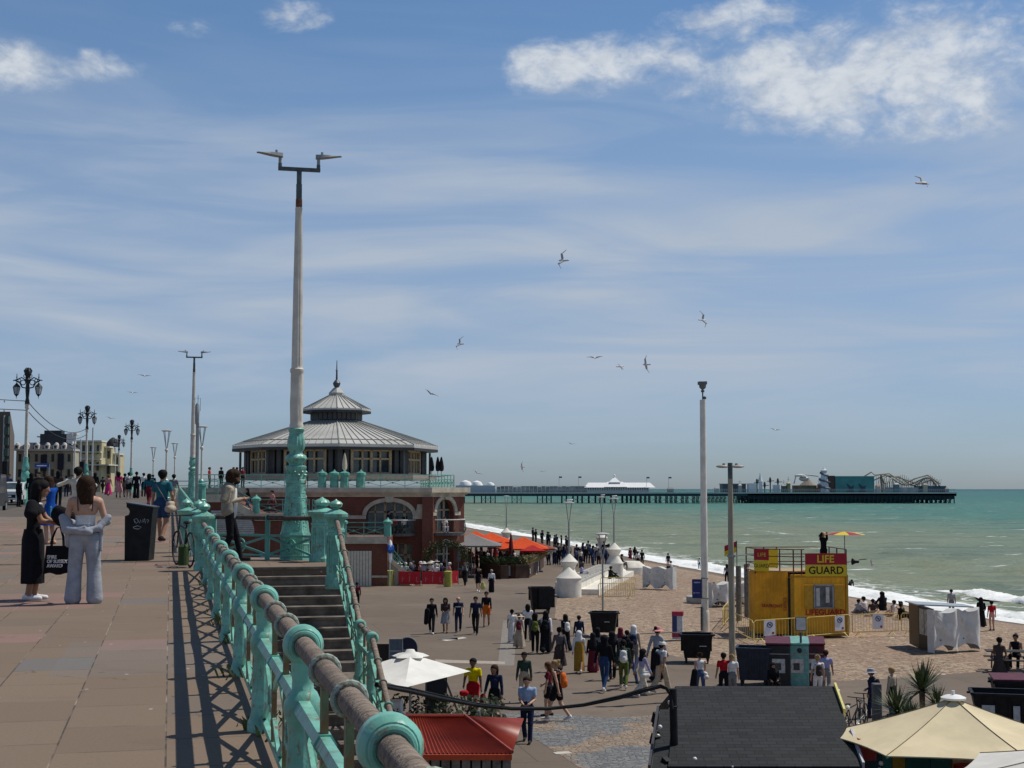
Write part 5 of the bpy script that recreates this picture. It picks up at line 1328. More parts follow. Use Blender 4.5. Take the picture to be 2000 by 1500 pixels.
# thin mast with twin antennas
b = D(384, 955, 60); b.z = LOW
t = thing("antenna_mast", "thin grey mast topped with pen shaped antennas, rising past the promenade railing", "mast", b)
zt_ = D(384, 826, 60).z - LOW; k60 = 60 / FPX
MB().cyl((-.03, 0, 0), (-.03, 0, zt_), .045, n=8).cyl((.045, 0, 0), (.045, 0, zt_), .025, n=6).build("pole", GREYM, t)
MB().lathe([(.03, 0), (.085, .08), (.1, .5), (.085, .85), (.02, .95)], 10, (-.03, 0, zt_ - .1)).build("antenna", GREYL, t)
MB().tube([(-.13, 0, zt_ + .75), (-.13, 0, zt_ + 1.05), (.1, 0, zt_ + 1.05), (.1, 0, zt_ + .5)], .012, 5).cyl((.0, 0, zt_ + .7), (.0, 0, zt_ + 1.18), .014, n=5).build("aerial", GREYM, t)
# white camera pole
b = G(1377, 1230, LOW); kk = b.y / FPX
t = thing("camera_pole", "tall white pole with a security camera on top, standing on the shingle", "pole", b)
z = lambda q: D(1375, q, b.y).z - LOW
PWH = M("white_pole_paint", (.76, .73, .63), .45, var=.12, scale=2, spec=.4)
MB().cyl((0, 0, z(1200)), (0, 0, z(781)), 7 * kk, 5.8 * kk, 20).lathe([(8.6 * kk, -.1), (8.6 * kk, z(1196)), (7 * kk, z(1191))], 20).build("pole", PWH, t)
MB().cyl((0, 0, z(782)), (0, 0, z(760)), .035, n=8).ell((.1, 0, z(777)), (.09, .09, .09), 8, 6).cyl((0, 0, z(766)), (0, 0, z(762)), .09, n=10).build("mount", DARKG, t)
MB().lathe([(.06, z(761)), (.17, z(757)), (.19, z(750)), (.15, z(746))], 14).box((.0, -.02, z(748)), (.42, .3, .14)).cyl((-.26, -.1, z(749)), (.2, -.1, z(748)), .09, n=10).build("camera", M("camera_grey", (.16, .17, .16), .5), t)
MB().box((-.2, -.18, z(1207)), (.06, .2, 1.15)).build("control_panel", M("panel_dark", (.05, .05, .05), .5), t)
for q in (1129, 1168): MB().torus((0, 0, z(q)), (0, 0, 1), 7.1 * kk, .02, 18, 5).build("strap", DARKG, t)
s_ = tag(MB().bb(-9.5 * kk, 9 * kk, -.03, .03, 0, z(1131) - z(1168)).build("hanging_sign", M("sign_navy", (.018, .03, .14), .5, var=.1), None, None, (D(1361, 1168, b.y).x, b.y - .1, z(1168) + LOW)), "narrow navy blue notice strapped to the white camera pole", "sign")
MB().bb(-6 * kk, 6 * kk, -.04, -.03, 29 * kk, 31.5 * kk).bb(-7 * kk, -4.5 * kk, -.04, -.03, 9 * kk, 11.5 * kk).bb(-3 * kk, 5 * kk, -.04, -.03, 9.5 * kk, 11 * kk).build("lettering", M("sign_letter", (.35, .40, .6), .6), s_)
# timber lamp post
Y = 49.0; b = D(1426.5, 955, Y); b.z = LOW; z = lambda q: D(1426, q, Y).z - LOW
t = thing("timber_lamp_post", "weathered timber lamp post with two flat round lamp heads beside the bins", "lamp post", b, R(4))
MB().lathe([(.115, 0), (.105, z(1100)), (.085, z(935))], 12).build("pole", M("grey_timber", (.34, .30, .22), .85, var=.3, scale=3, stretch=(3, 3, .3)), t)
MB().cyl((0, 0, z(936)), (0, 0, z(904)), .085, n=12).build("cap", DARKG, t)
for q in (-1, 1):
 MB().ell((q * .26, 0, z(911)), (.24, .13, .055), 14, 6).box((q * .1, 0, z(911)), (.16, .07, .05)).cyl((q * .22, 0, z(910)), (q * .22, 0, z(905)), .05, n=8).build("lamp_head", M("head_beige", (.33, .31, .28), .5), t)
MB().cyl((0, -.02, z(1086)), (.75, -.02, z(1083)), .02, n=6).box((0, 0, z(1086)), (.24, .24, .08)).build("bracket", GREYM, t)
# ================================================================ kiosks, parasols and everything on the lower level
def mat_shingle_roof():
 m, g, b = MN("felt_roof_tiles")
 tc = g.n('ShaderNodeTexCoord').outputs['Object']; x, y, z = g.sep(tc)
 br = g.n('ShaderNodeTexBrick', offset=.5); g.set(br.inputs['Vector'], g.xyz(x, g.m('MULTIPLY', y, 1.07), 0))
 br.inputs['Scale'].default_value = 1; br.inputs['Brick Width'].default_value = .33; br.inputs['Row Height'].default_value = .145; br.inputs['Mortar Size'].default_value = .010
 br.inputs['Color1'].default_value = (.013, .0145, .0165, 1); br.inputs['Color2'].default_value = (.027, .03, .034, 1); br.inputs['Mortar'].default_value = (.005, .0055, .006, 1)
 n = g.noise(tc, .9, 4, .6); sp = g.n('ShaderNodeTexVoronoi'); g.set(sp.inputs['Vector'], tc); sp.inputs['Scale'].default_value = 1.6
 base = g.mix(g.step(n, .3, .7, .35, 0), br.outputs['Color'], (.030, .031, .031))
 base = g.mix(g.step(g.noise(tc, 45, 2, .7), .45, .75, 0, .3), base, (.045, .048, .05))
 base = g.mix(g.step(sp.outputs['Distance'], .025, .04, 1, 0), base, (.6, .6, .58))
 g.set(b.inputs['Base Color'], base); b.inputs['Roughness'].default_value = .8; b.inputs['Specular IOR Level'].default_value = .25
 g.set(b.inputs['Normal'], g.bump(g.m('SUBTRACT', g.m('MULTIPLY', g.noise(tc, 40, 2), .3), br.outputs['Fac']), .5, .012))
 return m
FELT = mat_shingle_roof()
# ---- black roofed kiosk
k_o = D(1470, 1340, 30.3); zri = k_o.z
kx = lambda px, py, Y: D(px, py, Y).x - k_o.x
kiosk = thing("snack_kiosk", "kiosk with a black felt tiled roof and white barge boards in the foreground", "kiosk", (k_o.x, 28.0, LOW))
zl = lambda z: z - LOW; yl = lambda y: y - 28.0
def slope(y): return zri - (30.3 - y) * .27
x0, x1 = kx(1320, 1340, 30.3), kx(1628, 1340, 30.3); x1b = kx(1678, 1480, 26.9)
def roof_slab(pts, th=.1): return MB().ext([(x, yl(y), zl(z)) for x, y, z in pts], (0, 0, -th))
yb = 26.7
roof_slab([(x0, 30.3, zri), (x1, 30.3, zri), (x1b, yb, slope(yb)), (kx(1305, 1480, yb), yb, slope(yb))]).build("roof", FELT, kiosk, None)
MB().ext([(x0, yl(30.3), zl(zri)), (x1, yl(30.3), zl(zri)), (x1, yl(34), zl(zri - 1.0)), (x0, yl(34), zl(zri - 1.0))], (0, 0, -.1)).build("rear_roof", FELT, kiosk, None)
roof_slab([(kx(1308, 1478, yb) , yb + .05, slope(yb) - .12), (kx(1716, 1478, yb), yb + .05, slope(yb) - .12), (kx(1745, 1540, 25), 24.6, slope(24.6) - .12), (kx(1285, 1540, 25), 24.6, slope(24.6) - .12)]).build("front_roof", FELT, kiosk, None)
lw = [(kx(1289, 1383, 29.2), 29.2, slope(29.2) - .02), (x0 + .02, 29.2, slope(29.2) - .02), (kx(1305, 1480, yb) + .05, yb, slope(yb) - .05), (kx(1272, 1480, yb), yb, slope(yb) - .05)]
roof_slab(lw).build("side_roof", FELT, kiosk, None)
BARGE = M("barge_white", (.55, .55, .56), .5, var=.15); BARGEY = M("barge_yellow", (.70, .62, .22), .5, var=.1)
def barge(a, b, m): MB().bar((a[0], yl(a[1]), zl(a[2])), (b[0], yl(b[1]), zl(b[2])), .045, .16).build("barge_board", m, kiosk, None)
q1 = (x1 + .03, 30.3, zri); q2 = (x1b + .03, yb, slope(yb)); mid = tuple(a + (b - a) * .36 for a, b in zip(q1, q2)); mid2 = tuple(a + (b - a) * .60 for a, b in zip(q1, q2))
barge(q1, mid, BARGEY); barge(mid2, q2, BARGE)
barge((kx(1718, 1478, yb), yb + .05, slope(yb) - .1), (kx(1747, 1540, 25), 24.6, slope(24.6) - .1), BARGE)
barge((lw[0][0] - .04, 29.2, lw[0][2]), (lw[3][0] - .04, yb, lw[3][2]), M("barge_dark", (.06, .06, .065), .5)); barge((kx(1287, 1425, 28.2) - .1, 28.2, slope(28.2) - .35), (kx(1299, 1490, 26.4) - .1, 26.4, slope(26.4) - .3), BARGE)
barge((kx(1310, 1478, yb) - .1, yb, slope(yb) - .14), (kx(1318, 1530, 25) - .1, 24.6, slope(24.6) - .2), BARGE)
KW = M("kiosk_wall", (.17, .045, .05), .6, var=.2)
MB().bb(x0 + .05, x1b - .25, yl(25.2), yl(29.8), 0, zl(slope(24.8)) - .45).build("wall", KW, kiosk, None)
MB().ext([(x1 - .12, yl(30.2), 0), (x1 - .12, yl(25.2), 0), (x1 - .12, yl(25.2), zl(slope(25.2)) - .2), (x1 - .12, yl(30.2), zl(zri) - .12)], (-.1, 0, 0)).ext([(x0 + .02, yl(30.2), 0), (x0 + .02, yl(25.2), 0), (x0 + .02, yl(25.2), zl(slope(25.2)) - .2), (x0 + .02, yl(30.2), zl(zri) - .12)], (.1, 0, 0)).build("gable", M("kiosk_gable", (.03, .03, .05), .6), kiosk, None)
# festoon bulbs along the edges
bl = M("globe_bulb", (.75, .75, .72), .3, var=.05)
for k in range(7):
 f = k / 6; p = [a + (b - a) * f for a, b in zip(q1, (kx(1745, 1500, 26), 25.4, slope(25.4)))]
 MB().ell((p[0] + .06, yl(p[1]), zl(p[2]) - .10), (.045, .045, .045), 10, 7).build("bulb", bl, kiosk)
for px, py, Y in ((1308, 1372, 30), (1310, 1385, 29.8), (1289, 1420, 28.2), (1285, 1438, 28), (1357, 1483, 27)): q = D(px, py, Y); MB().ell((q.x - k_o.x, yl(q.y), zl(q.z)), (.045, .045, .045), 10, 7).build("bulb", bl, kiosk)
for px, py, Y in ((1282, 1403, 29.3), (1284, 1412, 29), (1279, 1445, 28), (1300, 1492, 27)): q = D(px, py, Y); MB().box((q.x - k_o.x, yl(q.y), zl(q.z)), (.12, .16, .22), rz=.5, rx=.4).build("floodlight", BLACK, kiosk)
# black service pole with the cable
t = thing("cable_pole", "black pole carrying the thick cable at the left edge of the black roof", "pole", (D(1314, 1345, 27.6).x, 27.6, LOW))
hq = D(1312, 1345, 27.6).z - LOW
MB().cyl((.06, 0, 0), (.0, 0, hq), .075, n=12).torus((0, 0, hq * .9), (0, 0, 1), .09, .015, 12, 5).build("pole", BLACK, t)
cp = [(735, 1338, 20.5), (800, 1350, 21.6), (860, 1364, 22.8), (930, 1377, 24), (1000, 1384, 25), (1070, 1384, 25.8), (1140, 1377, 26.5), (1210, 1363, 27), (1262, 1348, 27.4), (1290, 1341, 27.5), (1303, 1345, 27.55), (1310, 1358, 27.55), (1313, 1385, 27.5)]
P = [D(*q) for q in cp]; o = P[0].copy()
tag(MB().tube([q - o for q in P], .033, 8).tube([q - o + Vector((0, -.03, .035 + .02 * math.sin(i))) for i, q in enumerate(P[:-2])], .014, 6).build("power_cable", BLACK, None, 60, o), "thick black cable slung from the stair railing across to the black kiosk pole", "cable")
# ---- hut with the red corrugated roof
h0 = D(905, 1475, 26.6); hut = thing("red_roof_hut", "hut with a red corrugated hipped roof just right of the nearest railing ring", "hut", (0, 27, LOW))
def mat_corr():
 m, g, b = MN("red_corrugated")
 tc = g.n('ShaderNodeTexCoord').outputs['Object']; n = g.noise(tc, 1.5, 5, .65)
 base = g.mix(g.step(n, .3, .7), (.235, .03, .016), (.34, .052, .023)); base = g.mix(g.step(g.noise(tc, 7, 4, .7), .55, .75, 0, .4), base, (.17, .03, .02))
 g.set(b.inputs['Base Color'], base); b.inputs['Roughness'].default_value = .45
 return m
CORR = mat_corr()
def corr(p0, p1, q1, q0, n, amp=.022):
 """corrugated sheet: ridge p0->p1 to eave q0->q1, waves running down the slope"""
 mb = MB(); p0, p1, q0, q1 = map(Vector, (p0, p1, q0, q1)); vs = []
 nr = (p1 - p0).cross(q0 - p0).normalized(); nr = nr if nr.z > 0 else -nr
 for i in range(n + 1):
  f = i / n; w = nr * (amp * (1 if i % 2 else -1))
  for j in range(7): vs.append(p0.lerp(p1, f).lerp(q0.lerp(q1, f), j / 6) + w)
 fs = [(i * 7 + j, (i + 1) * 7 + j, (i + 1) * 7 + j + 1, i * 7 + j + 1) for i in range(n) for j in range(6)]
 return mb.add(vs, fs)
def hl(px, py, Y): q = D(px, py, Y); return Vector((q.x, q.y - 27, q.z - LOW))
R0, R1 = hl(740, 1401, 28.6), hl(908, 1401, 28.6); E0, E1 = hl(700, 1472, 26.6), hl(1000, 1472, 26.6); EB = E1 + Vector((.25, 4.0, .0))
c1 = corr(R0, R1, E1, E0, 74); c1.build("roof", CORR, hut, 60)
corr(R1, R1 + Vector((.02, .02, 0)), EB, E1, 60).build("roof_side", CORR, hut, 60)
MB().tube([R1 + Vector((0, 0, .03)), E1 + Vector((0, 0, .03))], .04, 6).tube([R0 + Vector((0, 0, .03)), R1 + Vector((0, 0, .03))], .04, 6).build("ridge_cap", CORR, hut)
MB().bar(E0 + Vector((0, -.03, -.06)), E1 + Vector((0, -.03, -.06)), .05, .1).build("fascia", M("red_fascia", (.48, .07, .025), .4), hut, None)
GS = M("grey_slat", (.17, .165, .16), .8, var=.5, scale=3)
n = 15; ez = E0.z - .12
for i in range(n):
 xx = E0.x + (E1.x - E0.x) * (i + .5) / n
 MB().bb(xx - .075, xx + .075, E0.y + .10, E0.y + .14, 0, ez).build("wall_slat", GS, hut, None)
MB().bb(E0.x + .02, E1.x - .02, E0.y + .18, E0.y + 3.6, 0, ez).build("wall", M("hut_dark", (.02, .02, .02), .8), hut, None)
# ---- parasols
def parasol(name, apex, rim, label, col, drop=.0, pole_z=None, group=None, cap=None, ribs=True, scal=.0):
 """rim: corner points; canopy panels sag slightly between the corners"""
 base = Vector((apex.x, apex.y, LOW)); t = thing(name, label, "parasol", base, 0, group)
 A = apex - base; Rm = [q - base for q in rim]; n = len(Rm); mb = MB(); vs = []; S = 6; K = 7
 for i in range(n):
  for s in range(S):
   e = Rm[i].lerp(Rm[(i + 1) % n], s / S); e = e - (e - Vector((A.x, A.y, e.z))) * (scal * math.sin(math.pi * s / S))
   for k in range(K + 1):
    f = k / K; p = A.lerp(e, f); p.z -= .10 * math.sin(math.pi * f) * (A - e).length * .3 * (.55 + .45 * math.sin(math.pi * s / S)); vs.append(p)
   q = e.copy(); q.z -= drop; vs.append(q)
 M_ = n * S; C = K + 2; fs = [(i * C + k, ((i + 1) % M_) * C + k, ((i + 1) % M_) * C + k + 1, i * C + k + 1) for i in range(M_) for k in range(C - 1)]
 o = mb.add(vs, fs).build("canopy", col, t, 22)
 if n > 4:
  sm = MB()
  for e in Rm: sm.tube([A.lerp(e, k / 8) + Vector((0, 0, .008 - .10 * math.sin(math.pi * k / 8) * (A - e).length * .3 * .55)) for k in range(9)], .007, 5)
  sm.build("seam", M("canvas_seam", (.16, .12, .07), .9), t)
 if ribs:
  r = MB()
  for q in Rm: r.cyl(A - Vector((0, 0, .12)), q - Vector((0, 0, .04)), .018, n=5)
  r.build("ribs", GREYM, t)
 MB().cyl((0, 0, 0), A - Vector((0, 0, .05)), .035, n=10).lathe([(.35, 0), (.35, .08), (.06, .12)], 14).build("pole", M("parasol_pole", (.55, .53, .48), .5), t)
 if cap: MB().lathe([(.23, -.02), (.24, .02), (.15, .06), (.03, .07), (.03, .15)], 18, A).build("cap", cap, t)
 return t
CANW = M("canvas_white", (.74, .73, .68), .85, var=.06, scale=2, bump=.15, bscale=12, spec=.1); CANC = M("canvas_cream", (.66, .57, .38), .85, var=.08, scale=1.5, bump=.25, bscale=3.5, spec=.1)
CANP = M("canvas_pale", (.62, .61, .57), .85, var=.07, scale=2, spec=.1); CANG = M("canvas_grey", (.20, .20, .20), .8, var=.1, spec=.1); CANO = M("canvas_orange", (.62, .075, .015), .7, var=.15, spec=.15); CANR = M("canvas_red", (.40, .02, .02), .7, var=.2, spec=.15)
ap = D(790, 1282, 37.2); rim = [D(790, 1343, 35.0), D(919, 1311, 38.3), D(795, 1293, 41.0), D(690, 1318, 37.5)]
zr_ = -3.42
rim = [Vector((q.x, q.y, zr_)) for q in (G(790, 1343, zr_), G(919, 1311, zr_), G(815, 1281, zr_), G(680, 1309, zr_))]; c_ = sum(rim, Vector()) / 4; ap = Vector((c_.x, c_.y, D(790, 1282, c_.y).z + .1))
t = parasol("parasol", ap, rim, "white square parasol below the stairs with a wrinkled top vent", CANW)
A = ap - Vector((ap.x, ap.y, LOW)); vt = MB(); n = 22
vt.lathe([(.46, -.10), (.30, -.02), (.14, .02), (.10, .09), (.02, .10)], n, A, mod=lambda a, i, r: r * (1 + (.18 * math.sin(5 * a) if i < 2 else .05))); vt.build("vent", CANW, t, 60)
zr_ = -3.2; q0 = D(1862, 1364, 27.8); ctr = Vector((q0.x, 27.8, 0)); r6 = 2.5
rim = [Vector((ctr.x + r6 * math.cos(R(a)), ctr.y + r6 * math.sin(R(a)), zr_)) for a in (225, 285, 345, 45, 105, 165)]
parasol("parasol", Vector((ctr.x, ctr.y, q0.z)), rim, "large cream parasol with a white top cap in the bottom right corner", CANC, drop=.02, cap=WHITEP, scal=.05)
ctr = Vector((9.5, 22.9, 0)); rim = [Vector((ctr.x + 2.66 * math.cos(R(a)), ctr.y + 2.66 * math.sin(R(a)), -3.0)) for a in (240, 300, 0, 60, 120, 180)]
parasol("parasol", Vector((ctr.x, ctr.y, -2.35)), rim, "pale grey parasol cut off by the bottom right edge, in front of the cream one", CANP, scal=.03)
# stall under the cream parasol
q = D(1700, 1470, 28.6); st_ = thing("striped_stall", "teal and yellow striped stall between the black roof and the cream parasol", "stall", (q.x + 1.0, 28.8, LOW))
cols = [(.02, .07, .10), (.02, .20, .21), (.38, .26, .03), (.015, .12, .13), (.02, .15, .17), (.30, .05, .02)]
xx = -1.1
for i, w_ in enumerate((.28, .2, .26, .5, .4, .6)):
 MB().bb(xx, xx + w_ - .01, -.4, .3, 0, 2.15 - .05 * (i % 2)).build("wall_panel", M("stall_%d" % i, cols[i], .6), st_, None); xx += w_
MB().bb(-1.15, 1.3, -.6, -.3, .9, 1.0).build("counter", M("stall_counter", (.30, .22, .15), .7), st_, None)
q = D(1690, 1462, 27.6); cr = tag(MB().bbox((0, 0, .2), (.35, .3, .4), .02).bb(-.17, .17, -.16, -.15, .3, .36).build("bottle_crate", M("crate_red", (.30, .02, .02), .5), None, 30, (q.x, 27.6, q.z - .2)), "small dark red crate on the stall by the black roof edge", "crate")
q = D(1800, 1490, 26.8); cb = thing("timber_counter", "dark timber bar counter under the cream parasol", "counter", (q.x + .1, 26.9, LOW))
MB().bb(-1.5, 1.1, 0, .5, 0, 1.05).build("front_panel", M("bar_timber", (.11, .08, .06), .7, var=.4, scale=2, stretch=(.5, 3, 6)), cb, None); MB().bb(-1.55, 1.15, -.08, .6, 1.05, 1.12).build("counter_top", M("bar_top", (.20, .15, .10), .6), cb, None)
MB().bb(.35, .55, -.1, -.02, 0, 1.9).build("corner_post", M("bar_post", (.45, .30, .18), .7), cb, None)
q = D(1945, 1476, 27.2); mb_ = thing("menu_board", "wooden menu board with faded lettering partly hidden by the cream parasol", "menu board", (q.x, 27.4, LOW))
MB().bb(-.75, .75, 0, .06, .5, 2.1).build("board", M("menu_wood", (.42, .30, .2), .7, var=.2), mb_, None)
for i in range(4): MB().bb(-.4 + .1 * i, .5 - .07 * i, -.01, 0, 1.75 - .16 * i, 1.83 - .16 * i).build("lettering", BLACK, mb_, None)
MB().lathe([(.02, 0), (.2, .02), (.2, .1), (.02, .12)], 14, (-.55, -.05, 1.8)).build("red_badge", M("badge_red", (.35, .03, .04), .5), mb_)
# ---- wheeled bins
def big_bin(loc, rz, label, col=BLACK, w=1.3, d=1.0, h=1.15, lid='open', group="large black wheeled bins", scale=1.0, lidcol=None):
 t = thing("wheeled_bin", label, "bin", loc, rz, group); t.scale = (scale,) * 3
 b = MB(); zb_, z1 = .22, h
 def ring(z, f): return [(x * w / 2 * f, y * d / 2 * f, z) for x, y in ((-1, -1), (1, -1), (1, 1), (-1, 1))]
 a, c, e, f_ = ring(zb_, .80), ring(z1, 1.0), ring(z1 - .02, .93), ring(zb_ + .05, .75)
 b.add(a + c + e + f_, [(3, 2, 1, 0)] + [(i, (i + 1) % 4, 4 + (i + 1) % 4, 4 + i) for i in range(4)] + [(4 + i, 4 + (i + 1) % 4, 8 + (i + 1) % 4, 8 + i) for i in range(4)] + [(8 + i, 8 + (i + 1) % 4, 12 + (i + 1) % 4, 12 + i) for i in range(4)] + [(12, 13, 14, 15)])
 for i in range(5): x_ = w * (-.36 + .18 * i); b.bar((x_ * .85, -d * .42 - .01, .3), (x_, -d * .5 - .01, z1 - .12), .05, .03, up=(0, 1, 0))
 b.build("body", col, t, None)
 r = MB()
 for p, q in zip(c, c[1:] + c[:1]): r.bar(p, q, .09, .07)
 r.cyl((-w / 2 - .12, 0, z1 - .03), (-w / 2, 0, z1 - .03), .035, n=8).cyl((w / 2, 0, z1 - .03), (w / 2 + .12, 0, z1 - .03), .035, n=8); r.build("rim", col, t, None)
 for x_ in (-1, 1):
  for y_ in (-1, 1): MB().cyl((x_ * w * .34 - .03, y_ * d * .33, .1), (x_ * w * .34 + .03, y_ * d * .33, .1), .1, n=12).bar((x_ * w * .34, y_ * d * .33, .1), (x_ * w * .34, y_ * d * .33, .25), .1, .05, up=(0, 1, 0)).build("wheel", BLACKM, t)
 if lid == 'closed': MB().ext([(-w / 2 - .02, -d / 2 - .03, z1 + .05), (w / 2 + .02, -d / 2 - .03, z1 + .05), (w / 2 + .02, d / 2, z1 + .13), (-w / 2 - .02, d / 2, z1 + .13)], (0, 0, .05)).build("lid", lidcol or col, t, None)
 if lid == 'back': MB().bb(-w / 2, w / 2, d / 2 + .06, d / 2 + .11, z1 - .75, z1 + .03).build("lid", lidcol or col, t, None)
 return t
def gl(px, py, z=LOW): return G(px, py, z)
t = big_bin(gl(1056, 1197), R(8), "tall black bin with its lid tipped back, left of the white bollard", w=1.25, d=.9, h=1.45, lid='back')
MB().bb(-.2, .72, -.62, -.54, .35, 1.42).build("open_lid", BLACK, t, None)
LET = M("bin_letter", (.45, .47, .48), .6)
t = big_bin(gl(1180, 1243), R(-8), "open black bin in front of the slim lamp on the shingle", lid='back'); MB().bb(.05, .3, -.50, -.49, .72, .76).build("lettering", LET, t, None)
t = big_bin(gl(1361, 1294), R(-6), "open black bin at the foot of the white camera pole", w=1.28, lid='back'); MB().bb(.1, .38, -.52, -.51, .7, .735).build("lettering", LET, t, None)
big_bin(gl(1473, 1338), R(-14), "open dark blue bin beside the timber lamp post", M("bin_navy", (.018, .028, .05), .5, var=.3, scale=4), w=1.22, h=1.35, lid='back')
bb_ = gl(1513, 1340); MR = M("bin_maroon", (.10, .015, .025), .5, var=.2); PG = M("bin_mint", (.16, .36, .31), .5, var=.2)
def rbin(px, col, lcol, label, w=.86):
 t = thing("recycling_bin", label, "recycling bin", (D(px, 1300, bb_.y).x, bb_.y + .1, LOW), R(-10), "row of closed recycling bins behind the black kiosk")
 MB().bbox((0, .3, .75), (w, 1.3, 1.5), .04).build("body", col, t, 30); MB().ext([(-w / 2 - .02, -.4, 1.5), (w / 2 + .02, -.4, 1.5), (w / 2 + .02, 1.0, 1.62), (-w / 2 - .02, 1.0, 1.62)], (0, 0, .06)).build("lid", lcol, t, None)
 MB().cyl((.1, -.37, 1.3), (.1, -.345, 1.3), .09, n=14).build("slot", BLACKM, t); MB().bb(-.22, .24, -.37, -.35, .5, 1.0).build("poster", M("poster_pale", (.50, .49, .46), .7, var=.3, scale=9), t, None)
 MB().bb(-.12, .1, -.375, -.37, .6, .85).build("poster_print", M("poster_ink", (.06, .06, .06), .7), t, None); MB().bb(-w / 2 + .03, w / 2 - .03, -.375, -.35, 1.16, 1.19).build("trim", M("bin_trim", (.35, .33, .3), .5), t, None)
rbin(1521, BLACKM, MR, "black recycling bin with a poster, left end of the closed bins"); rbin(1557, PG, PG, "mint green recycling bin between the black and the maroon one"); rbin(1588, MR, MR, "maroon recycling bin with a poster, right end of the closed bins")
b_ = gl(1560, 1338); tag(MB().cyl((0, 0, 0), (0, 0, 1.95), .04, n=8).bb(-.2, .2, -.06, -.03, 2.0, 2.5).build("post_sign", DARKG, None, 30, (b_.x, b_.y - .5, LOW)), "thin dark sign post with a small white notice in front of the mint bin", "sign post")
MB().bb(-.17, .17, -.075, -.065, 2.03, 2.47).build("notice", M("notice_white", (.6, .6, .58), .6), bpy.data.objects["post_sign"], None)
q = gl(1962, 1402, LOW); big_bin(Vector((D(1968, 1380, 41.5).x, 41.5, LOW)), R(-14), "large black bin with white stickers behind the cream parasol", w=2.0, d=1.2, h=1.25, lid='none')
t = [o for o in COL.objects if o.get('label', '').startswith("large black bin with white stickers")][0]; MB().bb(-.75, -.4, -.62, -.6, .7, .95).build("sticker", LET, t, None); MB().bb(.1, .28, -.62, -.6, .5, .95).build("sticker", LET, t, None)
big_bin(Vector((D(2005, 1350, 43.5).x, 43.5, LOW)), R(-10), "maroon topped bin at the right edge behind the large black bin", w=2.0, d=1.0, h=1.3, lid='closed', lidcol=MR)
# small red and blue litter bin
q = gl(1324, 1248); t = thing("litter_bin", "small litter bin with a red top and blue and white sides on the shingle", "litter bin", q, R(-12))
MB().bb(-.24, .24, -.2, .2, 0, 1.1).build("body", M("litter_white", (.50, .53, .55), .5), t, None); MB().bb(-.25, -.02, -.21, -.2, .35, 1.1).build("panel", M("litter_blue", (.03, .05, .16), .5), t, None)
for z_ in (1.1, .1): MB().bb(-.26, .26, -.22, .22, z_, z_ + .2).build("trim", M("litter_red", (.35, .03, .06), .5), t, None)
# ---- promenade litter bin
q = GP(273, 1094); t = thing("litter_bin", "black litter bin with a slanted hood and scrawled graffiti on the promenade", "litter bin", q, R(2))
prof = [(-.26, 0), (.24, 0), (.30, .98), (.32, 1.10), (-.24, 1.19), (-.24, 1.12), (-.19, 1.08), (-.17, 1.02), (-.19, .96), (-.27, .93)]
MB().ext([(x, -.26, z) for x, z in prof], (0, .52, 0)).build("body", BLACK, t, None)
MB().ext([(-.245, -.29, 1.195), (.33, -.29, 1.105), (.335, -.29, 1.13), (-.24, -.29, 1.22)], (0, .58, 0)).build("hood", M("bin_hood", (.03, .033, .036), .3, spec=.6), t, None)
GRF = M("graffiti_white", (.50, .52, .53), .7)
gpts = [[(-.06, .80), (-.08, .86), (-.02, .88), (.02, .82), (-.03, .78), (-.06, .82)], [(.04, .78), (.06, .86), (.09, .79), (.11, .87), (.13, .80)], [(.14, .88), (.16, .78), (.19, .86), (.21, .78), (.23, .84), (.20, .86)], [(-.09, .70), (0, .73), (.08, .70), (.02, .66), (-.07, .67), (-.09, .70)]]
gm = MB()
for s in gpts: gm.tube([(x, -.263, z) for x, z in s], .006, 4)
gm.build("graffiti", GRF, t)
# ---- lifeguard post: yellow container with a deck
YC = M("container_yellow", (.92, .45, .02), .5, var=.14, scale=1.4, rust=.18); RED = M("lifeguard_red", (.36, .01, .025), .5, var=.08); YEL = M("lifeguard_yellow", (.68, .52, .02), .5, var=.06); RAILR = M("rail_dark_red", (.13, .03, .02), .5)
f0 = gl(1547, 1243); f1 = gl(1656, 1243); lx = f0.x; wd = f1.x - f0.x; cy = f0.y
lg = thing("lifeguard_post", "yellow container lifeguard post with red and yellow boards and a roof deck on the shingle", "lifeguard post", ((f0.x + f1.x) / 2, cy, LOW), R(3))
H = 2.95; xl, xr = -wd / 2, wd / 2
def corrug(mb, p, q, z0, z1, n, amp=.035, nrm=(0, -1, 0)):
 p, q = Vector(p), Vector(q); vs = []; nv = Vector(nrm)
 for i in range(n + 1):
  a = p.lerp(q, i / n) + nv * (amp if (i % 4) in (1, 2) else 0); vs += [(a.x, a.y, z0), (a.x, a.y, z1)]
 mb.add(vs, [(2 * i, 2 * i + 2, 2 * i + 3, 2 * i + 1) for i in range(n)])
mb = MB().bb(xl + .02, xr - .02, .02, 6.0, .06, H); corrug(mb, (xl + .08, 0, 0), (xr - .08, 0, 0), .1, H - .1, 44); corrug(mb, (xl - .0, 6, 0), (xl - .0, .1, 0), .1, H - .1, 80, nrm=(-1, 0, 0)); corrug(mb, (xr, .1, 0), (xr, 6, 0), .1, H - .1, 80, nrm=(1, 0, 0)); mb.build("cabin", YC, lg, None)
fr = MB()
for x_ in (xl, xr): fr.bb(x_ - .06, x_ + .06, -.06, .06, .0, H)
fr.bb(xl, xr, -.06, .05, H - .12, H).bb(xl, xr, -.06, .05, .02, .16); fr.build("frame", M("container_edge", (.44, .24, .02), .5, rust=.3), lg, None)
x3, x4 = xl - 1.55, xl - .12
ya, yb2 = 1.0, .2
dl = Vector((x4 - x3, yb2 - ya, 0)).normalized(); nl = Vector((dl.y, -dl.x, 0))
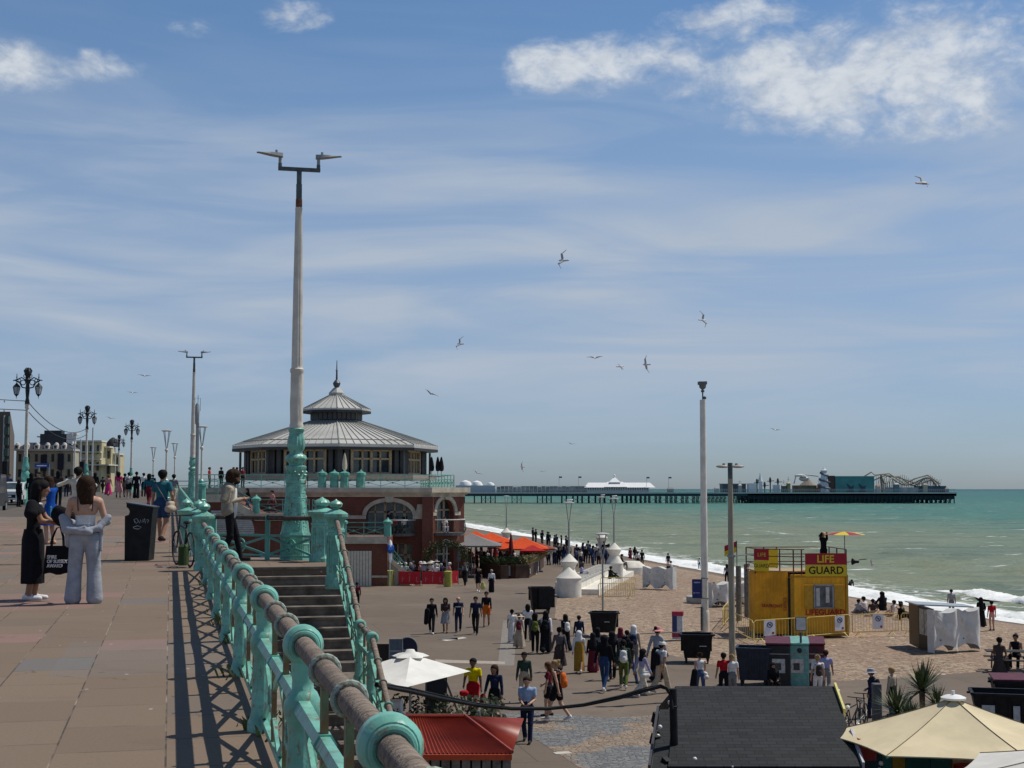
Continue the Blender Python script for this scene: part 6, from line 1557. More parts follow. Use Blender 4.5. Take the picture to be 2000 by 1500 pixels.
def L3(s, o=0.0, z=0.0): return Vector((x3, ya, z)) + dl * s + nl * o
mb = MB().ext([(x3 + .02, ya + .04, .06), (x4, yb2 + .04, .06), (x4, 2.3, .06), (x3 + .02, 2.3, .06)], (0, 0, H + .06)); corrug(mb, (x3, ya, 0), (x4, yb2, 0), .08, H + .05, 36, nrm=tuple(nl)); corrug(mb, (x3, 2.3, 0), (x3, ya, 0), .08, H + .05, 40, nrm=(-1, 0, 0)); mb.build("store_cabin", M("container_yellow_dull", (.78, .37, .017), .55, var=.22, scale=1.2, rust=.18), lg, None)
MB().bb(x4 - .02, xl + .04, .1, 5, .06, H - .15).build("gap_panel", DARKT, lg, None)
kz = lambda px: (px - 1601.5) / 109 * wd; zc = lambda py: (1243 - py) * cy / FPX
w_ = MB().bb(kz(1592), kz(1626), -.13, -.10, zc(1187), zc(1146)).build("window", M("lifeguard_glass", (.10, .11, .12), .12, var=.7, scale=2.2, spec=.8), lg, None)
f = MB()
for (a, b, c, d) in ((1589, 1592, 1189, 1143), (1626, 1629, 1189, 1143), (1589, 1629, 1189, 1187), (1589, 1629, 1146, 1143)): f.bb(kz(a), kz(b), -.15, -.09, zc(c), zc(d))
f.build("window_frame", M("window_grey", (.32, .33, .33), .5), w_, None); MB().bb(kz(1594), kz(1601), -.136, -.131, zc(1185), zc(1150)).bb(kz(1613), kz(1620), -.136, -.131, zc(1178), zc(1148)).build("curtain", M("curtain_white", (.55, .55, .54), .7, var=.2), w_, None)
for a, b in ((1571, 1588), (1630, 1648)): MB().bb(kz(a), kz(b), -.12, -.05, zc(1190), zc(1145)).build("shutter", M("shutter_yellow", (.54, .29, .02), .5, var=.15), lg, None)
MB().bb(kz(1569), kz(1650), -.14, -.05, zc(1145), zc(1142)).build("lintel", YC, lg, None)
text("lettering", "LIFEGUARD", .38, RED, lg, (kz(1612), -.085, zc(1197)), (1, 0, 0), (0, 0, 1), bold=.008); text("lettering", "SEAFRONT", .21, RED, lg, tuple(L3(.85, .085, zc(1186))), tuple(dl), (0, 0, 1), bold=.004)
text("lettering", "OFFICE", .2, RED, lg, tuple(L3(1.5, .085, 1.55)), (0, 0, 1), tuple(-dl))
MB().ext([(x3, ya, H + .125), (x4, yb2 + .1, H + .125), (xr, .2, H + .125), (xr, 3.2, H + .125), (x3, 3.2, H + .125)], (0, 0, .05)).build("deck", M("deck_boards", (.40, .30, .17), .7, var=.2), lg, None)
s0, s1 = kz(1573), kz(1655)
MB().bb(s0, s1, -.16, -.12, zc(1105), zc(1083)).build("sign_red", RED, lg, None); MB().bb(s0, s1, -.16, -.12, zc(1127.5), zc(1105.3)).build("sign_yellow", YEL, lg, None)
text("sign_lettering", "LIFE", .50, YEL, lg, (kz(1613), -.165, zc(1094.5)), (1, 0, 0), (0, 0, 1), bold=.012); text("sign_lettering", "GUARD", .50, BLACK, lg, (kz(1614), -.165, zc(1116.5)), (1, 0, 0), (0, 0, 1), bold=.008)
c0, c1_, cm = x3, x4 + .05, x3 + .85
cl_ = .72
for nm_, m_, za_, zb_ in (("sign_red", RED, .68, 1.2), ("sign_yellow", YEL, .14, .67)): MB().ext([L3(-.02, .12, H + za_), L3(cl_, .12, H + za_), L3(cl_, .12, H + zb_), L3(-.02, .12, H + zb_)], -nl * .04).build(nm_, m_, lg, None)
MB().bb(c0 + .8, c0 + 1.6, 2.9, 2.95, H + .2, H + 1.15).build("screen_panel", YEL, lg, None)
text("sign_lettering", "LIFE", .26, YEL, lg, tuple(L3(.38, .125, H + .94)), tuple(dl), (0, 0, 1)); text("sign_lettering", "GUARD", .26, BLACK, lg, tuple(L3(.36, .125, H + .4)), tuple(dl), (0, 0, 1), sx=.85)
r = MB(); zt2 = H + 1.22
for x_, y_ in ((c0, ya), (c0 + .6, .75), (c0 + 1.1, .5), (xl + .1, .0), (xl + .5, .0), (xr, 0), (xr, 1.6), (xr, 3), (c0, 3), (xl, 3), (c0 + .9, 3)): r.cyl((x_, y_, H), (x_, y_, zt2 - (.0 if y_ > 1 else .02)), .035, n=6)
for h in (.5, .87, 1.22): r.tube([(c0, ya, H + h), (c0 + .6, .75, H + h), (c0 + 1.1, .5, H + h), (xl + .1, 0, H + h), (s0, 0, H + h)], .026, 6).tube([(c0, ya, H + h), (c0, 3, H + h), (xr, 3, H + h), (xr, 0, H + h)], .026, 6)
r.build("guard_rail", RAILR, lg)
MB().lathe([(.04, 0), (.05, .2), (.19, .42)], 12, (0, 0, 0)).mesh("x", BLACK)
hn = MB(); hn.tube([(xr + .35, .2, H + .62), (xr + .5, .1, H + .62), (xr + .62, .0, H + .62)], [.17, .07, .06], 12).bar((xr, .3, H + .6), (xr + .6, .1, H + .6), .04, .04).cyl((xr + .62, 0, H + .72), (xr + 1.0, 0, H + .75), .02, n=5); hn.build("loudhailer", BLACK, lg)
pp_ = D(1650, 1080, cy + .8); u = thing("beach_umbrella", "flat red and yellow umbrella on the lifeguard post deck", "umbrella", (pp_.x, cy + .8, LOW + H + .18))
hz = D(1650, 1040, cy + .8).z - u.location.z; MB().cyl((0, 0, 0), (0, 0, hz), .025, n=8).build("pole", GREYM, u)
mb = MB(); 
for i in range(8): mb.mat(i % 2).lathe([(.02, hz + .05), (.5, hz), (1.0, hz - .10)], 3, a0=2 * math.pi * i / 8, a1=2 * math.pi * (i + 1) / 8, cap=False)
mb.build("canopy", [RED, YEL], u)
# flag on its pole
Y = 76.0; q = D(1440, 1160, Y); t = thing("safety_flag", "red and yellow flag on a thin pole left of the lifeguard post", "flag", (q.x, Y, LOW)); z = lambda p: D(1440, p, Y).z - LOW
MB().cyl((0, 0, 0), (0, 0, z(1056)), .025, n=6).build("pole", DARKG, t); fm = MB()
for i in range(5):
 for j, (h0, h1) in enumerate(((z(1078), z(1068)), (z(1068), z(1057)))):
  fm.mat(j); f_ = lambda k: (-.13 * k, .06 * math.sin(k * 1.4), -.05 * k); a, b = f_(i), f_(i + 1)
  fm.quad((a[0], a[1], h0 + a[2]), (b[0], b[1], h0 + b[2]), (b[0], b[1], h1 + b[2]), (a[0], a[1], h1 + a[2]))
fm.build("banner", [YEL, RED], t)
for px, Y, lb in ((1442, 78, "grey timber groyne post nearest the timber lamp post"), (1458, 80, "grey timber groyne post just left of the lifeguard post")):
 q = D(px, 1100, Y); tag(MB().lathe([(.16, 0), (.15, 3.0), (.13, D(px, 1105, Y).z - LOW)], 10).build("groyne_post", M("groyne_wood", (.16, .155, .14), .85, var=.3), None, 30, (q.x, Y, LOW - .1)), lb, "post", "grey timber posts on the shingle")
# ---- yellow crowd barriers
def barrier_parts(L=2.3, n=16):
 m_ = MB(); h = 1.05
 m_.tube([(-L / 2, 0, .2), (-L / 2, 0, h - .1), (-L / 2 + .08, 0, h), (L / 2 - .08, 0, h), (L / 2, 0, h - .1), (L / 2, 0, .2), (-L / 2, 0, .2)], .024, 6)
 b_ = MB()
 for i in range(1, n): x_ = -L / 2 + L * i / n; b_.cyl((x_, 0, .2), (x_, 0, h), .010, n=4, cap=False)
 f_ = []
 for x_ in (-L * .36, L * .36): f_.append(MB().tube([(x_, -.32, .0), (x_, 0, .22), (x_, .32, 0)], .02, 5))
 return m_.mesh("frame", YP, 40), b_.mesh("bars", YP, 40), [q.mesh("foot", YP, 40) for q in f_]
YP = M("barrier_yellow", (.60, .46, .14), .5, var=.25, scale=3, rust=.25)
FM, BM, FF = barrier_parts()
def barrier(loc, rz, label):
 t = thing("crowd_barrier", label, "barrier", loc, rz, "yellow crowd barriers")
 link("frame", FM, t); link("bars", BM, t)
 for f_ in FF: link("foot", f_, t)
 return t
def between(p, q, label):
 a, b = gl(*p), gl(*q); d = b - a; t = barrier(((a + b) / 2), math.atan2(d.y, d.x), label); t.scale = (d.length / 2.35, 1, 1); return t
NOT = M("notice_sheet", (.66, .68, .72), .6, var=.05); BLU = M("notice_blue", (.03, .05, .16), .5)
bs = [((1472, 1257), (1571, 1250), "yellow crowd barrier with a notice in front of the store half of the lifeguard post", .3), ((1575, 1250), (1661, 1243), "yellow crowd barrier with a notice across the front of the lifeguard post", .75), ((1664, 1243), (1756, 1240), "yellow crowd barrier with a notice just right of the lifeguard post", .55),
      ((1760, 1240), (1850, 1238), "plain yellow crowd barrier disappearing behind the white plastic screen", None), ((1415, 1230), (1472, 1258), "angled yellow crowd barrier left of the lifeguard post", None), ((1412, 1228), (1430, 1205), "yellow crowd barrier turned end on beside the timber lamp post", None), ((1432, 1207), (1478, 1200), "yellow crowd barrier behind the timber lamp post, joining the yellow container", None)]
for p, q, lb, nf in bs:
 t = between(p, q, lb)
 if nf is not None:
  x_ = -1.15 + 2.3 * nf; MB().bb(x_ - .26, x_ + .26, -.045, -.03, .32, 1.02).build("notice", NOT, t, None)
  o = MB().torus((x_, -.05, .82), (0, 1, 0), .12, .02, 18, 6).bar((x_ - .08, -.05, .9), (x_ + .08, -.05, .74), .03, .02, up=(0, 1, 0)).ext([(x_ - .06, -.055, .82), (x_ + .06, -.055, .88), (x_ + .02, -.055, .8), (x_ + .05, -.055, .75)], (0, .01, 0)).build("symbol", BLU, t)
  MB().bb(x_ + .1, x_ + .2, -.05, -.045, .38, .48).build("mark", M("notice_mark", (.2, .03, .03), .6), t, None)
for i, (p, q) in enumerate((((1168, 1172), (1240, 1170)), ((1172, 1158), (1243, 1158)))): between(p, q, ["front yellow barrier of the pair beside the white bench", "rear yellow barrier of the pair beside the white bench"][i])
# ---- white moulded plastic screens
def wave_screen(p, q, h, label, depth=1.2, panels=False, group="white moulded plastic screens on the shingle"):
 a, b = p, q; d = b - a; L = d.length; t = thing("plastic_screen", label, "barrier block", a, math.atan2(d.y, d.x), group)
 N, K = 36, 8; vs = []; nf = 2
 def prof(s, z):
  wv = math.sin(s / L * nf * 2 * math.pi); return .17 * wv + .07 * math.sin((s / L * nf * 2 + z / h * 1.4) * math.pi * 2) * (1 if wv > 0 else .3)
 def top(s): return h - .09 * (1 - math.cos(s / L * nf * 2 * math.pi)) * .9
 def bot(s): f = (s / L * nf) % 1.0; return .30 * max(0, math.sin(math.pi * (f * 1.3 - .12))) ** .6 if 0.1 < f < .86 else 0.0
 for y0 in (0, depth):
  for i in range(N + 1):
   s = L * i / N
   for k in range(K + 1): z = bot(s) + (top(s) - bot(s)) * k / K; vs.append((s, y0 + (prof(s, z) if y0 == 0 else 0), z))
 C = K + 1; S_ = (N + 1) * C; fs = []
 for i in range(N):
  for k in range(K): fs.append((i * C + k, (i + 1) * C + k, (i + 1) * C + k + 1, i * C + k + 1)); fs.append((S_ + i * C + k, S_ + i * C + k + 1, S_ + (i + 1) * C + k + 1, S_ + (i + 1) * C + k))
  fs.append((i * C + K, (i + 1) * C + K, S_ + (i + 1) * C + K, S_ + i * C + K))
 for i in (0, N):
  for k in range(K): fs.append((i * C + k, i * C + k + 1, S_ + i * C + k + 1, S_ + i * C + k))
 MB().add(vs, fs).build("block", M("moulded_white", (.60, .60, .57), .6, var=.14, scale=2.5), t, 40)
 g_ = MB(); dk = MB()
 for f in range(nf):
  s = L * (f + .18) / nf
  for j in range(3): g_.bar((s + j * .16, prof(s + j * .16, h * .8 - j * .1) - .02, h * .88 - j * .28), (s + .35 + j * .12, prof(s + .3, h * .6) - .02, h * .70 - j * .28), .05, .03, up=(0, 1, 0))
  for z_ in (.28, .5, .72): dk.box((s + L * .12 * (z_ + .6), prof(s + .3, h * z_) - .015, h * z_), (.1, .03, .045))
 g_.build("moulded_rib", M("moulded_rib_white", (.68, .68, .65), .5), t, None); dk.build("fixing_hole", BLACKM, t, None)
 return t
wave_screen(gl(1255, 1148), gl(1314, 1151), 1.55, "white moulded plastic screen standing alone near the water's edge", .5)
wave_screen(gl(1391, 1185), gl(1457, 1182), 1.45, "white moulded plastic screen beside the picnic table and camera pole", .6)
t = wave_screen(gl(1826, 1276), gl(1915, 1268), 1.85, "biggest white moulded plastic screen with dark display panels on its end, at the right", .4)
s0 = gl(1795, 1266); a = t.location
dp = thing("display_case", "dark display case with pale posters behind the biggest white plastic screen", "display case", s0, 0); v_ = gl(1826, 1275) - s0
MB().ext([(0, 0, 0), (v_.x, v_.y, 0), (v_.x + .1, v_.y + 1.9, 0), (.1, 1.9, 0)], (0, 0, 1.88)).build("case", M("case_black", (.02, .02, .018), .5), dp, None)
for i in range(3):
 a_, b2 = .06 + i * .33, .35 + i * .33; p0, p1 = v_ * a_, v_ * b2; of = Vector((-.01, -.025, 0))
 MB().ext([p0 + of + Vector((0, 0, .65)), p1 + of + Vector((0, 0, .65)), p1 + of + Vector((0, 0, 1.78)), p0 + of + Vector((0, 0, 1.78))], (0, .01, 0)).build("poster", M("case_poster", (.42, .40, .32), .6, var=.35, scale=5), dp, None)
MB().ext([(-.05, -.05, 1.9), (v_.x + 1.9, v_.y + .5, 1.9), (v_.x + 1.9, v_.y + 2.0, 1.9), (-.05, 2.0, 1.9)], (0, 0, .05)).build("lid", M("case_lid", (.35, .38, .40), .3), dp, None)
# round concrete plinth and picnic tables
q = gl(1373, 1176); tag(MB().lathe([(1.0, 0), (1.05, .15), (1.05, .42), (.98, .45)], 26).build("concrete_plinth", M("plinth_grey", (.38, .38, .36), .85), None, 30, (q.x, q.y, LOW - .05)), "low round concrete plinth on the shingle behind the camera pole", "plinth")
PIC = M("picnic_wood", (.045, .04, .038), .7, var=.4)
def picnic(loc, rz, label):
 t = thing("picnic_table", label, "picnic table", loc, rz)
 for i in range(5): MB().bb(-.9, .9, -.35 + i * .15, -.35 + i * .15 + .13, .72, .76).build("table_plank", PIC, t, None)
 for s_ in (-1, 1):
  MB().bb(-.9, .9, s_ * .72 - .13, s_ * .72 + .13, .43, .47).build("bench", PIC, t, None)
  MB().bar((s_ * .62, -.3, .72), (s_ * .62, -.6, 0), .07, .05, up=(1, 0, 0)).bar((s_ * .62, .3, .72), (s_ * .62, .6, 0), .07, .05, up=(1, 0, 0)).bar((s_ * .62, -.78, .41), (s_ * .62, .78, .41), .05, .08).build("leg_frame", PIC, t, None)
picnic(Vector((D(1415, 1150, 88).x, 88, LOW)), R(5), "dark picnic table behind the camera pole with people sitting at it")
picnic(Vector((D(1972, 1290, 56.5).x, 56.5, LOW)), R(-12), "dark picnic table at the right edge with two people at it")
# ---- white bench wall on the esplanade
pa, pb_ = gl(1127, 1160), gl(1203, 1122); d = pb_ - pa; L = d.length
t = thing("seat_wall", "long white concrete seat wall with slatted top between two round bollards", "bench", pa, math.atan2(d.y, d.x))
MB().bb(0, L, -.2, 1.5, 0, .78).bb(0, L, -1.5, -.2, -.1, .32).build("wall", WHITEC, t, None)
MB().bb(.4, L - .4, -.24, 1.4, .78, .86).build("seat_top", M("seat_grey", (.36, .35, .32), .8), t, None)
for i in range(14): MB().bb(1.2 + i * (L - 2.2) / 14, 1.2 + i * (L - 2.2) / 14 + .55, -.05, 1.25, .865, .905).build("seat_slat", M("seat_pale", (.60, .57, .50), .8), t, None)
def cone_bollard(loc, r, h, hc, label): tag(MB().lathe([(r, -.1), (r, h), (r * 1.05, h + .02), (r * 1.05, h + .06), (.03, h + hc)], 32).build("bollard", WHITEC, None, 30, loc), label, "bollard", "white concrete bollards")
cone_bollard(gl(1111.5, 1164), .82, 1.15, .75, "big white drum bollard with a conical top at the near end of the seat wall"); q = gl(1205, 1136); cone_bollard(q, .48, 1.35, .62, "white drum bollard with a conical top at the far end of the seat wall")
q = gl(1232, 1118); tag(MB().lathe([(1.3, -.1), (1.3, .75), (1.2, .9), (.75, 1.25), (.7, 1.25)], 28).build("planter_ring", WHITEC, None, 30, (q.x, q.y, LOW - .3)), "low round white concrete ring beyond the far bollard", "planter")
# ================================================================ people
C = dict(k=(.012, .012, .014), n=(.015, .022, .055), w=(.72, .71, .69), g=(.20, .20, .21), b=(.46, .38, .28), r=(.42, .012, .02), m=(.14, .02, .035), t=(.025, .13, .165), u=(.008, .07, .33), y=(.72, .56, .0), o=(.60, .13, .02),
         p=(.55, .03, .17), q=(.60, .26, .27), j=(.055, .10, .19), l=(.33, .33, .52), s=(.30, .42, .62), d=(.06, .045, .042), e=(.03, .06, .045), c=(.60, .56, .46), x=(.33, .19, .03), a=(.33, .35, .39), z=(.11, .10, .105), h=(.025, .055, .13), v=(.10, .13, .03))
SKIN = {1: (.50, .29, .20), 2: (.34, .18, .11), 3: (.17, .085, .05), 4: (.07, .035, .02)}
HAIR = dict(k=(.010, .009, .009), b=(.035, .018, .010), o=(.11, .055, .025), f=(.36, .24, .11), g=(.35, .34, .32), w=(.65, .64, .62), r=(.03, .008, .012))
SHOE = cloth((.03, .03, .03)); SHOEW = cloth((.68, .68, .70)); EYE_M = M("eye_dark", (.01, .008, .008), .3); LIP_M = M("lip", (.36, .10, .09), .5)
PH = M("placeholder_cloth", (.1, .1, .1), .8)
V3 = lambda *a: np.array(a, float)
def ik(a, b, l1, l2, pole):
 a, b, pole = map(np.asarray, (a, b, pole)); d = b - a; L = np.linalg.norm(d); L2 = min(L, (l1 + l2) * .999)
 if L > L2: b = a + d / L * L2
 d = (b - a) / L2; c = (l1 * l1 - l2 * l2 + L2 * L2) / (2 * L2); h = math.sqrt(max(0, l1 * l1 - c * c))
 p = pole - d * np.dot(pole, d); p = p / (np.linalg.norm(p) + 1e-9)
 return a + d * c + p * h, b
POSES = dict(
 stand=dict(), stand2=dict(lf=(-.12, .06, .08), rf=(.10, -.05, .08), lh=(-.25, .05, .88), rh=(.2, .2, 1.02)),
 walk=dict(lf=(-.08, .27, .09), rf=(.08, -.33, .17), lh=(-.24, -.16, .88), rh=(.24, .20, .92), lean=.04),
 walkb=dict(lf=(-.08, -.34, .18), rf=(.08, .25, .09), lh=(-.24, .22, .92), rh=(.24, -.15, .88), lean=.04),
 phone=dict(lf=(-.09, .20, .09), rf=(.09, -.24, .13), lh=(-.10, .27, 1.10), rh=(.09, .28, 1.10), nod=.07),
 show=dict(lf=(-.09, .02, .08), rf=(.09, -.04, .08), lh=(-.12, .38, 1.10), rh=(.10, .36, 1.14), nod=.06),
 drape=dict(lf=(-.135, .02, .08), rf=(.135, 0, .08), lh=(-.16, .24, 1.10), rh=(.18, .22, 1.10)),
 clap=dict(lf=(-.09, .2, .08), rf=(.09, -.12, .10), lh=(-.06, .17, 1.20), rh=(.05, .19, 1.22), nod=.04),
 hold=dict(lf=(-.10, .0, .08), rf=(.10, .02, .08), lh=(-.22, .22, 1.04), rh=(.20, .10, .86)),
 carry=dict(lf=(-.09, .16, .09), rf=(.09, -.2, .13), lh=(-.26, .08, .86), rh=(.22, .16, 1.0)),
 armup=dict(lh=(-.22, .12, 1.44), rh=(.30, .08, 1.40)), binoc=dict(lh=(-.07, .17, 1.60), rh=(.07, .17, 1.60)),
 bend=dict(lean=1.15, lh=(-.15, .60, .45), rh=(.15, .62, .5)),
 sit=dict(hip=.50, lf=(-.12, .44, .08), rf=(.12, .48, .08), lh=(-.13, .34, .66), rh=(.14, .36, .64), lean=.12),
 hug=dict(hip=.50, lf=(-.12, .40, .08), rf=(.12, .42, .08), lh=(-.08, .40, .86), rh=(.08, .42, .88), lean=.3, nod=.08),
 ground=dict(hip=.13, lf=(-.12, .62, .08), rf=(.13, .70, .08), lh=(-.16, .46, .42), rh=(.16, .48, .42), lean=.12),
 lounge=dict(hip=.13, lf=(-.10, .88, .07), rf=(.12, .66, .08), lh=(-.25, -.22, .10), rh=(.25, -.2, .10), lean=-.35))
def skel(pose):
 p = dict(POSES[pose]); hz = p.get('hip', .955); lean = p.get('lean', 0.0)
 J = {}; hip = V3(0, 0, hz); up = V3(0, math.sin(lean), math.cos(lean)); fw = V3(0, math.cos(lean), -math.sin(lean))
 J['hip'], J['up'], J['fw'] = hip, up, fw; J['ch'] = hip + up * .40; J['neck'] = hip + up * .55 + fw * .01
 hu = up * .75 + V3(0, 0, .25); hu /= np.linalg.norm(hu); J['head'] = J['neck'] + hu * .145 + fw * (.015 + p.get('nod', 0.0)); J['hu'] = hu
 for s, f, h in ((-1, 'lf', 'lh'), (1, 'rf', 'rh')):
  hp_ = hip + V3(s * .088, 0, -.02); fo = V3(*p.get(f, (s * .095, 0, .08))); kn, fo = ik(hp_, fo, .43, .43, V3(s * .12, 1, .05))
  sh = hip + up * .485 + V3(s * .172, 0, 0) - fw * .01; ha = V3(*p.get(h, (s * .245, .04, .865))); el, ha = ik(sh, ha, .285, .255, V3(s * .45, -1, -.35))
  J[s] = (hp_, kn, fo, sh, el, ha)
 return J
_bc = {}
def body_mesh(pose, legs, sl, hero, slim, glasses=False):
 key = (pose, legs, sl, hero, slim, glasses)
 if key in _bc: return _bc[key]
 J = skel(pose); P = []; w = .90 if slim else 1.0
 A = lambda a, b, ra, rb, m, **k: P.append(dict(a=a, b=b, ra=ra, rb=rb, m=m, **k))
 up, fw, hip = J['up'], J['fw'], J['hip']; lat = V3(1, 0, 0)
 A(hip + up * .02, hip + up * .17, .150 * w + (.01 if slim else 0), .118 * w, 2, q=.78); A(hip + up * .15, hip + up * .40, .130 * w, .150 * w, 1, q=.74)
 A(hip + up * .455 - lat * .115 * w, hip + up * .455 + lat * .115 * w, .072, .072, 1, k=.05); A(hip + up * .44, J['neck'] + up * .06, .058, .050, 0 if sl != 'hood' else 1)
 if slim and sl != 'none': A(hip + up * .36 + fw * .075 - lat * .06, hip + up * .36 + fw * .075 + lat * .06, .055, .055, 1, k=.04)
 H, hu = J['head'], J['hu']
 A(H + hu * .035 - fw * .012, H + hu * .028 + fw * .012, .094, .090, 0, q=1.1); A(H - hu * .055 + fw * .035, H + fw * .02, .058, .075, 0)
 A(H + fw * .098 + hu * .012, H + fw * .112 - hu * .022, .010, .015, 0, k=.012)
 for s in (-1, 1): A(H + lat * s * .088 - fw * .005, H + lat * s * .092 - hu * .02, .018, .014, 0, k=.012)
 if hero:
  for s in (-1, 1):
   if glasses: A(H + lat * s * .022 + fw * .100 + hu * .022, H + lat * s * .052 + fw * .088 + hu * .022, .018, .018, 4, k=.004); A(H + lat * s * .055 + fw * .085 + hu * .025, H + lat * s * .092 + hu * .02, .007, .007, 4, k=.004)
   else: A(H + lat * s * .032 + fw * .092 + hu * .018, H + lat * s * .036 + fw * .092 + hu * .018, .011, .011, 4, k=.004); A(H + lat * s * .020 + fw * .096 + hu * .042, H + lat * s * .05 + fw * .085 + hu * .042, .006, .006, 4, k=.004)
  A(H - hu * .048 + fw * .092 - lat * .02, H - hu * .048 + fw * .092 + lat * .02, .009, .009, 5, k=.006)
 for s in (-1, 1):
  hp_, kn, fo, sh, el, ha = J[s]; bare = legs in ('shorts', 'bare')
  tr = {'trousers': (.092, .066, .058), 'wide': (.104, .086, .104), 'slim': (.084, .058, .045), 'shorts': (.082, .058, .042), 'bare': (.080, .056, .040)}[legs]
  m = 0 if bare else 2
  A(hp_, kn, tr[0] * (1.0 if not slim or legs == 'wide' else .95), tr[1], m); A(kn, fo + V3(0, 0, .0), tr[1] * .98, tr[2], m)
  if legs == 'shorts': A(hp_ + V3(0, 0, .02), hp_ + (kn - hp_) * .62, .105, .098, 2)
  A(fo, fo + V3(0, 0, -.01), .042, .045, 0 if bare else m)
  low_ = V3(0, 0, 1) * (fo[2] - .08) ; to = V3(0, .15, -.048 - max(0, fo[2] - .1) * .9)
  A(fo + V3(0, -.035, -.035), fo + to, .044, .036, 3, k=.02)
  am = {'long': 1, 'hood': 1, 'short': 0, 'none': 0}[sl]; ar = (.056, .046, .040) if am else (.046, .038, .028)
  A(sh, el, ar[0], ar[1], am, k=.025); A(el, ha, ar[1], ar[2], am, k=.02)
  if sl == 'short': A(sh, sh + (el - sh) * .55, .060, .058, 1, k=.02)
  d = ha - el; d = d / np.linalg.norm(d); side = np.cross(d, V3(s, 0, 0) if abs(d[0]) < .8 else V3(0, 0, 1)); side /= np.linalg.norm(side); pn = np.cross(d, side); inn = V3(-s, 0, 0); inn = inn - d * np.dot(inn, d); inn = inn / (np.linalg.norm(inn) + 1e-6)
  fr_ = V3(0, 1, 0.2); fr_ = fr_ - d * np.dot(fr_, d); fr_ /= np.linalg.norm(fr_) + 1e-6
  A(ha + d * .01, ha + d * .085, .027, .032, 0, k=.015, )
  for i, (o_, ln) in enumerate(((.033, .072), (.011, .082), (-.011, .076), (-.032, .058))):
   b0 = ha + d * .10 + fr_ * o_; b1 = b0 + d * ln * .55 + inn * .008; b2 = b1 + d * ln * .4 + inn * .026
   A(b0 - d * .02, b1, .0105, .0098, 0, k=.004); A(b1, b2, .0098, .0085, 0, k=.004)
  t0 = ha + d * .03 + fr_ * .028; t1 = t0 + d * .035 + fr_ * .03 + inn * .01; A(t0, t1, .014, .011, 0, k=.008); A(t1, t1 + d * .032 + inn * .012, .011, .009, 0, k=.004)
 me = sdf_mesh(P, .0105 if hero else (.019 if hero is None else .026), "body", [PH] * 6, k=.022)
 _bc[key] = (me, J); return _bc[key]
_hc = {}
def hair_mesh(style, hero):
 """hair or headscarf round a head centred on the origin, facing +y"""
 key = (style, hero)
 if key in _hc: return _hc[key]
 S = lambda a, b, ra, rb, **k: dict(a=a, b=b, ra=ra, rb=rb, **k); P = []
 v = .011 if hero else .024
 if style == 'short': P = [S((0, -.022, .050), (0, .01, .055), .106, .098), S((0, -.06, .0), (0, -.05, -.04), .075, .055), S((0, .12, -.03), (0, .10, -.06), .085, .08, sub=True)]
 elif style in ('long', 'xlong'):
  e = -.40 if style == 'xlong' else -.22
  P = [S((0, -.020, .048), (0, .01, .055), .110, .102), S((0, -.07, .0), (0, -.10, e), .090, .058, q=.7), S((-.085, -.02, .0), (-.08, -.05, e * .75), .040, .025), S((.085, -.02, .0), (.075, -.05, e * .75), .040, .025)]
  P += [S((.06 * i, -.085, -.05), (.055 * i + .01, -.115, e - .02 * (i % 2)), .04, .022) for i in (-1, 0, 1)]
  P += [S((0, .13, -.035), (0, .115, -.09), .085, .085, sub=True)]
 elif style == 'bun': P = [S((0, -.020, .048), (0, .01, .055), .108, .100), S((0, -.06, .0), (0, -.05, -.03), .07, .05), S((0, -.10, .12), (0, -.11, .13), .05, .045), S((0, .125, -.03), (0, .11, -.07), .085, .08, sub=True)]
 elif style == 'shaggy':
  P = [S((0, -.022, .055), (0, .015, .06), .118, .108), S((0, -.07, -.01), (0, -.07, -.10), .085, .06), S((-.08, -.02, 0), (-.075, -.03, -.08), .04, .03), S((.08, -.02, 0), (.075, -.03, -.08), .04, .03), S((0, .135, -.01), (0, .12, -.03), .075, .07, sub=True)]
  P += [S((0, .075, -.085), (0, .055, -.10), .042, .04), S((-.06, .03, -.06), (-.04, .06, -.085), .028, .03), S((.06, .03, -.06), (.04, .06, -.085), .028, .03)]
 elif style == 'hijab': P = [S((0, -.015, .045), (0, .005, .055), .122, .112), S((0, -.04, -.05), (0, -.03, -.24), .11, .16, q=.75), S((0, .05, -.12), (0, .04, -.24), .085, .13, q=.7), S((0, .125, .005), (0, .12, -.02), .068, .062, sub=True)]
 elif style == 'hijabl': P = [S((0, -.015, .045), (0, .005, .055), .122, .112), S((0, -.05, -.05), (0, -.08, -.50), .11, .20, q=.7), S((0, .05, -.12), (0, .04, -.30), .085, .15, q=.7), S((0, .125, .005), (0, .12, -.02), .068, .062, sub=True)]
 elif style == 'hood': P = [S((0, -.02, .03), (0, .0, .045), .128, .118), S((0, -.06, -.08), (0, -.05, -.16), .11, .13), S((0, .14, .0), (0, .13, -.03), .085, .08, sub=True)]
 me = sdf_mesh(P, v, "hair", [PH], k=.03); _hc[key] = me; return me
def set_mats(o, mats):
 for i, m in enumerate(mats):
  if i < len(o.material_slots): o.material_slots[i].link = 'OBJECT'; o.material_slots[i].material = m
_sk = {}
def skirt_mesh(hem, width, waist=1.06, n=40, rw=.135):
 key = (hem, width, waist)
 if key not in _sk:
  fl = lambda t, i, r: r * (1 + (.015 + .055 * (i / 7) ** 1.3) * (math.sin(7 * t + i * .2) + .5 * math.sin(13 * t + 1)))
  prof = [(rw + .012, waist)] + [(.180 + (width - .180) * ((waist - .16 - z) / max(.05, waist - .16 - hem)) ** .9, z) for z in np.linspace(waist - .16, hem, 7)]
  _sk[key] = MB().lathe(prof, n, sy=.82, mod=fl, cap=False).mesh("skirt", [PH], 70)
 return _sk[key]
_x = {}
